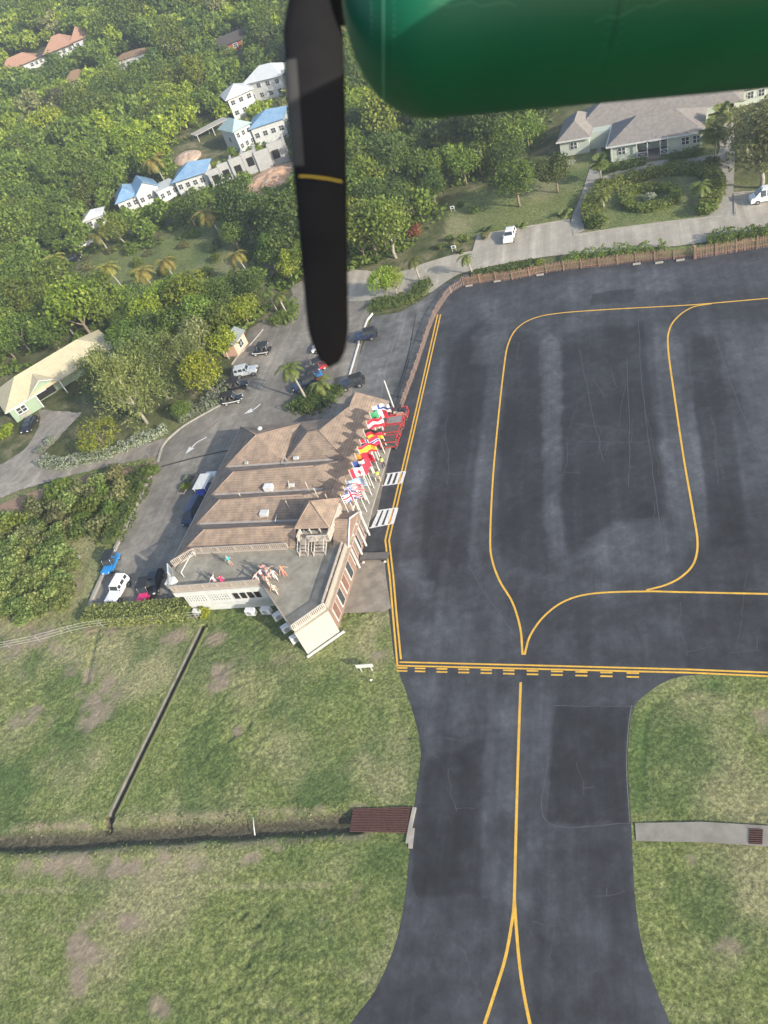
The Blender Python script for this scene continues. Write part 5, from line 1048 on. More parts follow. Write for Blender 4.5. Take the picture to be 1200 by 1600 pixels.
for x, y in ((Lh*.13, 0), (Lh*.83, 0), (Lh*.95, 0), ((lx0+lx1)/2-.1, ly), (Lh*.40, 2.6), (Lh*.56, 2.6)):
    f = MB().box((x, y-.04, 1.65), (1.35, .1, 1.35), white).build('window', t); MB().box((x, y-.10, 1.65), (1.1, .05, 1.1), glass).box((x, y-.13, 1.65), (.12, .03, 1.1), white).box((x, y-.132, 1.65), (1.1, .03, .07), white).build('pane', f)
MB().prism([(Lh*.30, 0), (Lh*.64, 0), (Lh*.64, 2.6), (Lh*.30, 2.6)], 0, .12, mat('porch_floor', (.2, .18, .17), (.15, .14, .13), 3, .8)).build('porch_floor', t)
MB().prism([(Lh*.40, -1.6), (Lh*.56, -1.6), (Lh*.56, 0), (Lh*.40, 0)], 0, .08, mat('brick_steps', (.24, .19, .17), (.17, .14, .13), 4, .8)).build('steps', t)
for x in (.02, .30, .42, .56, .64, .99): MB().box((Lh*x, -.42, hw/2), (.16, .16, hw), white).build('post', t)
for x0, x1 in ((.30, .42), (.56, .64)):
    r_ = MB(); r_.box((Lh*(x0+x1)/2, -.42, 1.0), (Lh*(x1-x0), .08, .09), white); r_.box((Lh*(x0+x1)/2, -.42, .2), (Lh*(x1-x0), .08, .09), white)
    r_.tube([(Lh*x0, -.42, .2), (Lh*x1, -.42, 1.0)], .035, white, 5); r_.tube([(Lh*x0, -.42, 1.0), (Lh*x1, -.42, .2)], .035, white, 5); r_.build('porch_railing', t)
c_ = gm_ @ V(Lh/2, 6, 0); HOUSEXY.append((c_.x, c_.y, 14)); c_ = gm_ @ V((lx0+lx1)/2, ly+6, 0); HOUSEXY.append((c_.x, c_.y, 9))
house('long_bungalow', 'white fronted bungalow with shuttered windows at the right edge, behind the big tree', (1147, 168), (1215, 152), 8, 2.7, 1.8, palegreen, greyshingle, wins=4, ov=.5, terr=False, sink=.2)
# green house with the straw yellow roof
a, c_ = G(27, 660), G(66, 636); d = c_-a; rz = math.atan2(d.y, d.x)
t = empty('green_house', a, rz, 'sage green house under a straw yellow roof, half covered by casuarinas', 'house'); gm2 = Matrix.Translation(a) @ Matrix.Rotation(rz, 4, 'Z'); g2i = gm2.inverted()
Lg = (g2i @ G(168, 606)).x*1.35; hg = 2.8
wl = MB(); wl.prism([(0, 0), (5.0, 0), (5.0, 2.5), (Lg, 2.5), (Lg, 9), (0, 9)], -.2, hg, greenwall); wl.add([(4.2, -.01, hg), (9.8, -.01, hg), (7.0, -.01, hg+1.5), (4.2, .15, hg), (9.8, .15, hg), (7.0, .15, hg+1.5)], [(0, 1, 2), (3, 5, 4), (0, 2, 5, 3), (1, 4, 5, 2)], greenwall); wl.build('wall', t)
rf = MB(); hipblock(rf, 0, Lg, 0, 9, hg, .6, 2.5, yellroof, gable=False); rf.slab([V(3.6, -.6, hg-.1), V(7.0, -.6, hg+1.75), V(7.0, 4.4, hg+1.9), V(3.6, 1.0, hg+.2)], yellroof); rf.slab([V(10.4, -.6, hg-.1), V(10.4, 1.0, hg+.2), V(7.0, 4.4, hg+1.9), V(7.0, -.6, hg+1.75)], yellroof); rf.build('roof', t)
MB().box((3.3, -.62, hg-.08), (7.8, .1, .2), white).build('fascia', t); MB().tube([(3.5, -.66, hg-.12), (7.0, -.66, hg+1.75), (10.5, -.66, hg-.12)], .09, white, 5).build('bargeboard', t)
f = MB().box((1.9, -.04, 1.6), (1.9, .1, 1.35), white).build('window', t); MB().box((1.9, -.10, 1.6), (1.6, .05, 1.05), glass).box((1.9, -.13, 1.6), (.12, .03, 1.05), white).box((1.9, -.132, 1.6), (1.6, .03, .08), white).build('pane', f)
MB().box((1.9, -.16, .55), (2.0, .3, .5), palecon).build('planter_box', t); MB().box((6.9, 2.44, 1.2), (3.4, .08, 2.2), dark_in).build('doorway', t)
for x in (5.1, 9.8): MB().box((x, -.35, hg/2), (.18, .18, hg), white).build('post', t)
HOUSEXY.append(tuple((gm2 @ V(4, 4, 0))[:2])+(6.5,)); HOUSEXY.append(tuple((gm2 @ V(11, 5, 0))[:2])+(6.5,))
# shed with a grey roof by the car park
t, _ = house('shed', 'small pink walled shed with a grey sloping roof beside the parked buggies', (373, 556), (388, 536), 3.0, 2.3, .9, pinkwall, mat('grey_sheet_roof', (.26, .29, .28), (.2, .22, .22), 1, .6, bands=((1, 0, 0), .3, .15)), wins=1, ov=.35, gable=True, cat='shed', sink=.2, left=0, terr=False)
# hillside villas
house('pavilion', 'orange roofed pavilion at the left end of the hilltop villa row', (12, 128), (62, 103), 8, 3, 3.0, stucco, terra, 3, ov=1.2, grp=None)
house('pavilion', 'long orange roofed pavilion with a raised gable in the middle of the hilltop row', (80, 98), (118, 80), 8, 3, 3.8, stucco, terra, 4, ov=1.3)
house('covered_walkway', 'dark grey roofed walkway joining the two orange pavilions', (58, 106), (84, 94), 5, 2.6, 1.2, stucco, darkroof, 4, cat='walkway', ov=.8)
house('pavilion', 'small steep orange roofed pavilion at the right end of the hilltop row', (120, 80), (142, 70), 7, 3, 3.8, stucco, terra, 2, ov=1.0)
house('pavilion', 'orange roof just showing at the left photo edge below the hilltop row', (-20, 135), (8, 124), 7, 2.6, 2.0, stucco, terra, 2, ov=1.0)
house('cottage', 'small brown roofed cottage with white posts, left of the white house', (108, 143), (139, 131), 6, 2.6, 2.4, stucco, brownroof, 3, ov=.8)
house('white_house', 'long plain white walled house with a flat brown roof in the wood', (183, 116), (230, 101), 7, 3.6, 1.1, stucco, brownroof, 5, ov=.3)
house('hut', 'charcoal roofed hut high in the wood near the propeller blade', (349, 84), (392, 71), 6, 2.4, 2.2, mat('red_brown_wall', (.25, .08, .05)), darkroof, 3, ov=.7, gable=True, cat='hut')
house('villa', 'grey balconied villa with a pale hipped roof, upper left of the blade', (368, 188), (404, 170), 8, 5.6, 2.2, stucco, paleroof, 3, ov=.8, upper=True)
house('villa', 'white villa with a pale pyramid roof behind the grey balconied one', (392, 160), (448, 148), 9, 5.2, 2.6, stucco, paleroof, 4, ov=.7, upper=True)
house('villa', 'tall white villa with a pale green hipped roof above the bare block walls', (378, 238), (402, 226), 8, 5.4, 2.0, stucco, greenroof, 3, ov=.6, upper=True)
house('villa', 'white villa with a long blue hipped roof running behind the blade', (402, 228), (452, 214), 9, 4.6, 2.0, stucco, blueroof, 4, ov=.6)
house('villa', 'square white villa with a bright blue hipped roof left of the block walls', (283, 306), (328, 291), 8, 3.6, 2.2, stucco, blueroof, 4, ov=.7)
house('villa', 'low white villa with a blue hipped roof, left of the twin', (193, 336), (222, 324), 8, 3.2, 2.2, stucco, blueroof, 3, ov=.6)
house('villa', 'low white villa with a blue gable, right of its twin beneath a palm', (223, 326), (255, 309), 7, 3.2, 2.4, stucco, blueroof, 3, ov=.5, gable=True)
house('outbuilding', 'low white flat roofed outbuilding below the blue roofed villas', (254, 318), (282, 302), 6, 2.6, 0, stucco, paleroof, 3, cat='outbuilding', ov=.2)
house('pale_roof_hut', 'white roofed hut alone among trees below the blue roofed villas', (138, 360), (166, 350), 5, 2.4, 1.3, stucco, paleroof, 2, cat='hut', ov=.5)
# bare block walls
a, c_ = GT(334, 294), GT(452, 252); d = c_-a; rz = math.atan2(d.y, d.x); LL = math.hypot(d.x, d.y)
t = empty('block_structure', (a.x, a.y, (a.z+c_.z)/2), rz, 'unfinished bare grey block walls with square openings below the villas', 'building site'); wl = MB(); seg = [(0, .14, 4.2), (.14, .30, 4.6), (.30, .46, 5.0), (.46, .62, 5.2), (.62, .80, 4.6), (.80, 1, 5.2)]
for k, (s0, s1, hh) in enumerate(seg): wl.box(((s0+s1)/2*LL, (.5 if k % 2 else 0), hh/2-1), ((s1-s0)*LL, .4, hh+2), block); wl.box((s1*LL, 2.8, hh/2-1.1), (.35, 5.0, hh+1.8), block)
wl.build('wall', t)
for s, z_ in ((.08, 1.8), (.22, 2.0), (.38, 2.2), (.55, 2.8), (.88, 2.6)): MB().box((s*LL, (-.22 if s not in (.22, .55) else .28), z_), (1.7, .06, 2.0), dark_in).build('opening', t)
HOUSEXY += [((a.x*(1-k)+c_.x*k), (a.y*(1-k)+c_.y*k)+2, 4.5) for k in (.1, .3, .5, .7, .9)]
def mound(name, label, px, rx, ry, h, m, cat='mound', rz=0.):
    c_ = GT(*px); n_ = 40; g_ = np.linspace(-1, 1, n_); GX, GY = np.meshgrid(g_, g_); rr_ = np.sqrt(GX**2+GY**2)
    zz = h*np.clip(1-rr_, 0, 1)**.8*(.5+fbm((GX+3)*rx, (GY+3)*ry, 2.4, 4, 77)) - .5*(rr_ > .98)
    co = np.stack([GX.ravel()*rx, GY.ravel()*ry, zz.ravel()], 1); ii_ = np.arange(n_*n_).reshape(n_, n_); f_ = np.stack([ii_[:-1, :-1], ii_[:-1, 1:], ii_[1:, 1:], ii_[1:, :-1]], -1).reshape(-1, 4)
    co[:, 2] += T(co[:, 0]+c_.x, co[:, 1]+c_.y)-T(c_.x, c_.y); o = link(name, npmesh(name, co, f_, m)); o.location = c_; HOUSEXY.append((c_.x, c_.y, max(rx, ry)*.8)); return tag(o, label, cat)
soil = mat('orange_earth', (.42, .22, .12), (.58, .42, .30), .8, .9, bump=.2, bscale=2)
mound('earth_mound', 'heap of orange broken earth below the bare block walls', (432, 283), 9, 9, 2.2, soil)
mound('rock_pile', 'pale broken rocks on orange earth left of the white villa', (293, 246), 4, 5, 1.4, mat('pale_rubble', (.5, .42, .34), (.35, .22, .14), 1.2, .9, bump=.2, bscale=3))
a = GT(332, 210); tr_ = empty('site_trailer', a, .35, 'long pale grey sheet roofed shelter on the cleared slope left of the villas', 'shelter'); MB().box((0, 0, 2.2), (11, 4.2, .15), mat('dusty_sheet', (.42, .40, .36), (.34, .32, .29), 1, .7, bands=((1, 0, 0), .5, .15))).build('roof', tr_)
for x in (-5, 0, 5):
    for y in (-1.9, 1.9): MB().box((x, y, .6), (.15, .15, 3.1), white).build('post', tr_)
HOUSEXY.append((a.x, a.y, 6))
# ================================================================== FENCES
picket = mat('picket_wood', (.30, .19, .14), (.21, .13, .095), 5, .85); picket2 = mat('faded_rail', (.25, .185, .16), (.175, .125, .11), 5, .85)
def fence(name, label, px, h=1.5, sp=.22, m=picket, terr=False, rail=2, post=2.6, k=5, thick=.09, jitter=.12, pw=.10, proud=.0, cat='fence', wire=False):
    P = [G(*p) for p in (smoothpx(px, k) if k else px)]; t = empty(name, P[0], 0, label, cat); o0 = P[0]; P = [p-o0 for p in P]
    seg = [(P[i+1]-P[i]).length for i in range(len(P)-1)]; tot = sum(seg)
    def at(s):
        for i, q in enumerate(seg):
            if s <= q or i == len(seg)-1: d = (P[i+1]-P[i]).normalized(); return P[i]+d*s, math.atan2(d.y, d.x)
            s -= q
    if not wire:
        mb = MB(); rr_ = random.Random(3)
        for j in range(int(tot/sp)):
            p, an = at(j*sp); hh = h*(1+rr_.uniform(-jitter, jitter)); mb.box(p+V(0, 0, hh/2), (pw*rr_.uniform(.7, 1.1), thick*.5, hh), m, an, rx=rr_.uniform(-.04, .04), ry=rr_.uniform(-.05, .05))
        mb.build('picket_panel', t)
    for r_ in range(rail):
        z = h*((r_+.5)/rail) if not wire else h*(r_+1)/rail; MB().tube([at(tot*i/60)[0]+V(0, 0, z)+V(math.sin(at(tot*i/60)[1]), -math.cos(at(tot*i/60)[1]), 0)*.06 for i in range(61)], .05 if not wire else .022, m, 5).build('rail' if not wire else 'wire', t)
    for j in range(min(90, int(tot/post)+1)):
        p, an = at(j*post); MB().box(p+V(math.sin(an), -math.cos(an), 0)*.09+V(0, 0, h*.52), (.14, .12, h*1.06) if not wire else (.08, .08, h), m if not wire else concrete, an).build('post', t)
    return t
fence('picket_fence', 'brown stick picket fence along the far side of the apron and the road', [(725, 446), (765, 440), (800, 437), (860, 425), (940, 416), (1000, 409), (1083, 402)], 1.5, .21)
fence('picket_fence', 'taller brown picket fence beyond the gatepost, right end of the apron', [(1087, 404), (1130, 397), (1200, 386), (1330, 372)], 1.75, .2)
fence('low_wooden_fence', 'faded pinkish double wooden fence curving from the far fence down to the luggage carts', [(722, 447), (705, 458), (690, 478), (675, 507), (650, 580), (628, 640)], 1.2, .30, picket2, rail=2, post=2.2, thick=.1, pw=.10, jitter=.12)
fence('wire_fence', 'thin pale wire fence with slim posts crossing the field corner beside the hedge', [(-30, 1020), (60, 1003), (140, 982), (240, 972), (318, 966)], 1.3, .2, wire=True, rail=3, post=4.2, k=3, m=mat('fence_wire', (.5, .5, .46)))
t = empty('bollard_post', G(1085, 404), 0, 'square white gatepost between the two lengths of picket fence', 'gatepost'); MB().box((0, 0, .95), (.28, .28, 1.9), picket).box((0, 0, 1.95), (.36, .36, .1), picket).build('post', t)
for i, p in enumerate([(733, 447), (777, 440), (844, 430), (995, 413), (1030, 411), (1063, 407)]):
    o = MB().box((0, 0, .08), (1.1, .35, .2), palecon).build('concrete_block', None, .04); o.location = G(*p); o.rotation_euler.z = -.5; tag(o, 'pale concrete block lying at the foot of the picket fence', 'block', 'concrete blocks along the picket fence')
# diagonal drain walls, grating, culvert slab
def ribbon(name, pts, w, z0, z1, m):
    mb = MB(); l = []; r = []
    for i, p in enumerate(pts):
        d = (pts[min(i+1, len(pts)-1)]-pts[max(i-1, 0)]).normalized(); q = Vector((-d.y, d.x, 0))*w/2; l.append(p+q); r.append(p-q)
    n_ = len(pts); vs = [p+V(0, 0, z1) for p in l]+[p+V(0, 0, z1) for p in r]+[p+V(0, 0, z0) for p in l]+[p+V(0, 0, z0) for p in r]; fs = []
    for i in range(n_-1): fs += [(n_+i, n_+i+1, i+1, i), (i, i+1, 2*n_+i+1, 2*n_+i), (n_+i+1, n_+i, 3*n_+i, 3*n_+i+1)]
    mb.add(vs, fs, m); return mb
dl = [Vector((x, y, 0)) for x, y in DRAIN]; dl[-1] = dl[-2].lerp(dl[-1], .72); dirn = (dl[-1]-dl[0]).normalized(); off = Vector((-dirn.y, dirn.x, 0)); off = off if off.x < 0 else -off
verge = mat('mown_verge', (.12, .145, .05), (.20, .21, .085), 1.5, .9, bump=.03)
for sg, mm_, lab in ((1, mat('old_edging', (.22, .21, .175), (.13, .125, .10), 1.2, .9), 'thin pale concrete drain edging running diagonally across the grass'), (-1, mat('mossy_concrete', (.10, .115, .05), (.06, .065, .04), 1.5, .9), 'mossy dark right hand lip of the diagonal drain in the grass')):
    t = empty('drain_wall', dl[0], 0, lab, 'drain'); q_ = [p-dl[0] for p in dl]
    ribbon('edging', [p+off*sg*.375 for p in q_], .07, -.9, -.03, mm_).build('edging', t); ribbon('turf_lip', [p+off*sg*.51 for p in q_], .20, -.9, -.05, verge).build('turf_lip', t)
rust = mat('rusty_steel', (.13, .06, .05), (.09, .045, .04), 6, .7)
q = [G(552, 1265), G(641, 1262), G(637, 1301), G(547, 1299)]; c_ = sum(q, Vector())/4; t = empty('drain_grating', c_, 0, 'rust red steel bar grating over the ditch at the taxiway edge', 'grating')
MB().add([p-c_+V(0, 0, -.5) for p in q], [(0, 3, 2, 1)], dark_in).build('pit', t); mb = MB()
for i in range(15): k = i/14; a, b_ = q[0].lerp(q[3], k)-c_, q[1].lerp(q[2], k)-c_; mb.box((a+b_)/2+V(0, 0, .05), ((b_-a).length, .07, .09), rust, math.atan2((b_-a).y, (b_-a).x))
for k in (0, .33, .66, 1): a, b_ = q[0].lerp(q[1], k)-c_, q[3].lerp(q[2], k)-c_; mb.box((a+b_)/2+V(0, 0, -.02), ((b_-a).length, .1, .08), rust, math.atan2((b_-a).y, (b_-a).x))
mb.build('bars', t)
o = sheet('culvert', [(992, 1286), (1100, 1284), (1200, 1290), (1330, 1298), (1330, 1332), (1190, 1322), (1100, 1316), (994, 1314)], mat('culvert_concrete', (.27, .25, .215), (.18, .165, .14), .7, .9, bump=.02, detail=12), .06); del o['kind']; tag(o, 'flat grey concrete culvert slab leading right from the taxiway edge', 'slab')
q = [G(1171, 1295), G(1192, 1296), G(1191, 1320), G(1170, 1319)]; c_ = sum(q, Vector())/4; t = empty('drain_grating', c_, 0, 'small square rusty grating set in the concrete culvert slab', 'grating'); mb = MB(); mb.add([p-c_+V(0, 0, .075) for p in q], [(0, 3, 2, 1)], dark_in); mb.build('pit', t); mb = MB()
for i in range(7): k = (i+.5)/7; a, b_ = q[0].lerp(q[3], k)-c_, q[1].lerp(q[2], k)-c_; mb.box((a+b_)/2+V(0, 0, .11), ((b_-a).length, .06, .05), rust, math.atan2((b_-a).y, (b_-a).x))
mb.build('bars', t)
a = G(397, 1304); o = MB().tube([(0, 0, -.2), (.1, .5, .1), (.25, 1.35, .35)], .05, white, 6).build('white_pole'); o.location = a; tag(o, 'short white pole leaning across the grass ditch', 'pole')
o = MB().box((0, 0, 0), (1.6, .35, .18), palecon, 1.15).build('concrete_beam'); o.location = G(643, 1310); tag(o, 'short pale concrete headwall beam beside the rusty grating', 'beam')
# outdoor air conditioners and tanks along the south wall
for i, (px, py, lab) in enumerate(((293, 962, 'leftmost white air conditioner box at the foot of the lattice windows'), (312, 960, 'white air conditioner box beside the leftmost one under the lattice windows'), (394, 959, 'white air conditioner box under the dark windows, left one'), (418, 957, 'white air conditioner box under the dark windows, nearest the wall corner'), (437, 965, 'white air conditioner box at the top of the slanting wall'), (450, 984, 'white air conditioner box halfway down the slanting wall'), (464, 1000, 'lowest white air conditioner box on the slanting wall'))):
    z_ = .0 if i < 2 else .9; p = G(px, py, z_); t = empty('air_conditioner', p, TA-PI/2 if i < 4 else TA-math.radians(47), lab, 'air conditioner', 'air conditioners outside the terminal'); wm_ = mat('enamel_white', (.7, .7, .7))
    MB().box((0, 0, .42), (1.15, .55, .8), wm_).build('casing', t, .04); f = MB().cyl((-.1, -.285, .42), (-.1, -.30, .42), .30, .30, mat('fan_grille', (.3, .31, .32)), 14).build('fan', t); MB().box((0, 0, -.0), (1.2, .6, .06), concrete).build('bracket', t)
# ================================================================== VEGETATION
def crown_np(r, rz, zc, n, leaf, seed, lobes=11, shape='round', droop=0.):
    rng = np.random.default_rng(seed); C_ = []; k = 0
    while len(C_) < lobes:
        p = rng.uniform(-1, 1, 3)
        if np.linalg.norm(p) < 1 and p[2] > -.75: C_.append(p*np.array([r, r, rz])*.66)
    C_ = np.array(C_); lr = rng.uniform(.34, .56, lobes)*r
    idx = rng.integers(0, lobes, n); d = unit(n, rng); d[:, 2] = np.abs(d[:, 2])*np.where(rng.random(n) < .72, 1, -1)
    rad = lr[idx]*rng.uniform(.62, 1.06, n)**.6; P = C_[idx]+d*rad[:, None]*np.array([1, 1, .82])
    dist = np.min(np.stack([np.linalg.norm(P-C_[j], axis=1)/lr[j] for j in range(lobes)], 1), axis=1); keep = dist > .55; P = P[keep]; d = d[keep]
    P = P+rng.normal(size=P.shape)*.07*r; P[:, 2] += zc
    N = d+rng.normal(size=d.shape)*.75; N[:, 2] += .25; N /= np.linalg.norm(N, axis=1)[:, None]
    return quads(P, N, leaf*rng.uniform(.6, 1.35, len(P)), .62, rng)
def casu_np(seed, n=9000):
    rng = np.random.default_rng(seed); PP = []; NN = []; S_ = []
    for b_ in range(46):
        h0 = rng.uniform(2.2, 9.5); an = rng.uniform(0, 2*PI); ln = (5.0-.30*h0)*rng.uniform(.7, 1.15); m_ = n//46
        s = rng.random(m_)**.7*ln; P = np.stack([np.cos(an)*s, np.sin(an)*s, h0+s*.35-.05*s*s], 1); P += rng.normal(size=P.shape)*(.18+.12*s[:, None]); P[:, 2] -= np.abs(rng.normal(size=m_))*.35
        PP.append(P)
    P = np.concatenate(PP); N = unit(len(P), rng); return quads(P, N, .40*rng.uniform(.6, 1.4, len(P)), .26, rng)
def palm_np(nf=17, L_=3.0, seed=0, lift=.55, fan=False):
    rng = np.random.default_rng(seed); vs = []; fs = []
    for i in range(nf):
        an = 2*PI*i/nf*1.0+rng.uniform(-.2, .2); el = rng.uniform(-.35, lift+.35); ln = L_*rng.uniform(.8, 1.1); k = 11; hd = np.array([math.cos(an), math.sin(an), 0]); sd_ = np.array([-hd[1], hd[0], 0])
        pts = []; p = np.zeros(3); e = el
        for j in range(k): pts.append(p.copy()); p = p+(hd*math.cos(e)+np.array([0, 0, math.sin(e)]))*ln/k; e -= .17 if not fan else .05
        pts = np.array(pts)
        for j in range(1, k):
            w = (.62 if not fan else .9)*math.sin(PI*(j/k)**.75)**.6+.08; t = (pts[j]-pts[j-1]); t /= np.linalg.norm(t)
            for s in (-1, 1):
                for q in (0, .5):
                    c0 = pts[j]-t*ln/k*q; tip = c0+sd_*s*w+t*w*.75-np.array([0, 0, w*.35]); o = len(vs); vs += [c0, c0+t*.13, tip, c0-t*.02]; fs.append((o, o+1, o+2, o+3))
        for j in range(k-1):
            o = len(vs); vs += [pts[j]-sd_*.035, pts[j]+sd_*.035, pts[j+1]+sd_*.025, pts[j+1]-sd_*.025]; fs.append((o, o+1, o+2, o+3))
    return np.array(vs), np.array(fs)
PROT = {}
for i in range(7):
    v_, f_ = crown_np((4.0, 4.3, 3.6, 4.4, 3.3, 4.2, 3.9)[i], (2.9, 2.3, 3.5, 2.6, 3.9, 3.0, 2.2)[i], (4.9, 4.9, 5.2, 4.6, 5.4, 4.7, 5.3)[i], (3300, 2900, 3300, 3600, 3000, 2500, 2300)[i], (.46, .56, .42, .40, .50, .62, .50)[i], 100+i, (12, 9, 18, 24, 14, 8, 20)[i])
    for tint in ('bright', 'mid', 'dark', 'olive'): PROT['broad', i, tint] = npmesh('crown_'+tint, v_, f_, LM[tint])
for i in range(2): v_, f_ = casu_np(200+i); PROT['casu', i] = npmesh('crown_casuarina', v_, f_, LM['casuarina'])
for i in range(3):
    v_, f_ = palm_np(16+i, 3.0, 300+i)
    for tint in ('palm', 'palmyellow'): PROT['palm', i, tint] = npmesh('fronds_'+tint, v_, f_, LM[tint])
v_, f_ = palm_np(20, 1.7, 310, .9, True); PROT['fan'] = npmesh('fan_fronds', v_, f_, LM['palm'])
v_, f_ = palm_np(16, 1.5, 311, 1.0); PROT['cycad'] = npmesh('spiky_leaves', v_, f_, LM['casuarina'])
for i in range(3):
    v_, f_ = crown_np(1.5, 1.0, .75, 900, .34, 400+i, 7)
    for tint in ('bright', 'mid', 'dark', 'olive', 'silver', 'hedge', 'seagrape', 'red', 'flower'): PROT['bush', i, tint] = npmesh('foliage_'+tint, v_, f_, LM[tint])
v_, f_ = crown_np(2.2, 1.5, 1.3, 1700, .42, 450, 9); PROT['grape', 0] = npmesh('foliage_seagrape', v_, f_, LM['seagrape']); v_, f_ = crown_np(2.2, 1.4, 1.2, 1700, .42, 451, 11); PROT['grape', 1] = npmesh('foliage_seagrape', v_, f_, LM['seagrape'])
def trunk_mesh(name, seed, h, r, m, lean=0., nb=4):
    rr_ = random.Random(seed); mb = MB(); pts = [(0, 0, -.4)]
    for k in range(1, 6): z = h*k/5; pts.append((lean*z*.5+rr_.uniform(-.12, .12), rr_.uniform(-.12, .12), z))
    mb.tube(pts, [r*(1-.14*k) for k in range(6)], m, 7)
    for b_ in range(nb):
        a = 2*PI*b_/nb+rr_.uniform(-.4, .4); p = Vector(pts[3 if b_ % 2 else 2]); mb.tube([p, p+V(math.cos(a)*.9, math.sin(a)*.9, h*.16), p+V(math.cos(a)*2.0, math.sin(a)*2.0, h*.42)], [r*.5, r*.34, r*.14], m, 5)
    o = mb.build(name); me = o.data; bpy.data.objects.remove(o); return me
TR = [trunk_mesh('trunk', i, 5.0, .26, bark if i < 2 else palebark) for i in range(3)]; TRC = [trunk_mesh('trunk', 7+i, 6.8, .24, palebark, .03, 5) for i in range(2)]
def palmtrunk(h, lean):
    mb = MB(); mb.tube([(lean*h*(k/6)**1.6, 0, h*k/6-(.3 if k == 0 else 0)) for k in range(7)], [.20-.015*k for k in range(7)], palebark, 7); o = mb.build('trunk'); me = o.data; bpy.data.objects.remove(o); return me
PT = {}
def put(name, me, p, rz, sc, label, cat, group=None, zs=1.):
    o = link(name, me); o.location = p; o.rotation_euler.z = rz; o.scale = (sc, sc, sc*zs); return tag(o, label, cat, group)
def tree(P, kind, i, tint, sc, label, group=None, zs=1., name=None):
    t = empty(name or ('casuarina' if kind == 'casu' else 'tree'), P, random.uniform(0, 6.28), label, 'tree', group); t.scale = (sc, sc, sc*zs)
    link('crown', PROT['casu', i % 2] if kind == 'casu' else PROT['broad', i % 7, tint], t); link('trunk', TRC[i % 2] if kind == 'casu' else TR[i % 3], t); return t
def palm(P, h, label, tint='palm', sc=1., lean=.12, az=None, group=None, i=None, name='palm_tree'):
    i = random.randrange(3) if i is None else i; key = (round(h), round(lean, 1))
    if key not in PT: PT[key] = palmtrunk(*key)
    t = empty(name, P, az if az is not None else random.uniform(0, 6.28), label, 'palm', group); c_ = link('crown', PROT['palm', i, tint], t); c_.location = (key[1]*key[0], 0, key[0]); c_.scale = (sc,)*3; link('trunk', PT[key], t); return t
def bush(P, tint, sc, label, group=None, zs=1., name='shrub', i=None): return put(name, PROT['bush', random.randrange(3) if i is None else i, tint], P, random.uniform(0, 6.28), sc, label, 'shrub', group, zs)
# ---- single trees that can be told apart
tree(G(812, 322), 'broad', 0, 'mid', 1.02, 'broad round tree with a bare trunk in the middle of the guest house lawn')
tree(G(872, 300), 'broad', 1, 'dark', .80, 'dark round tree with a thick pale trunk left of the garden path')
tree(G(1190, 292), 'broad', 2, 'olive', 1.45, 'big greyish brown leaved tree spreading at the right edge', zs=.9)
tree(G(1168, 252), 'broad', 3, 'olive', 1.15, 'grey green tree crowding in front of the right hand bungalow')
tree(G(1215, 250), 'broad', 1, 'olive', 1.2, 'grey green tree cut by the right edge above the van')
tree(G(230, 661), 'casu', 0, None, 1.25, 'tall feathery casuarina with a leaning pale trunk on the lawn above the silver hedge', zs=1.1)
tree(G(262, 622), 'casu', 1, None, 1.15, 'feathery casuarina right of the leaning one', zs=1.05); tree(G(190, 632), 'casu', 1, None, 1.05, 'feathery casuarina overhanging the yellow roof')
tree(G(306, 600), 'casu', 0, None, 1.0, 'feathery casuarina nearest the parked buggies')
tree(G(168, 703), 'broad', 3, 'bright', .80, 'small bright green tree on the lawn beside the gravel track', zs=.85)
tree(G(336, 618), 'broad', 2, 'bright', .92, 'yellow green tree hanging over the long black buggy')
tree(G(292, 655), 'broad', 0, 'mid', .42, 'small tree with a pale trunk in the silver hedge'); tree(G(322, 565), 'broad', 4, 'olive', .9, 'olive green tree behind the casuarinas'); tree(G(215, 560), 'broad', 0, 'mid', .95, 'mid green tree filling the gap behind the casuarinas'); tree(G(358, 560), 'broad', 5, 'bright', .70, 'bright tree crowding against the left side of the grey roofed shed')
tree(G(606, 466), 'broad', 0, 'bright', .62, 'bright green tree with white trunks on the roadside island', zs=1.15); tree(G(621, 460), 'broad', 2, 'bright', .52, 'smaller bright tree beside the palm on the roadside island', zs=1.15)
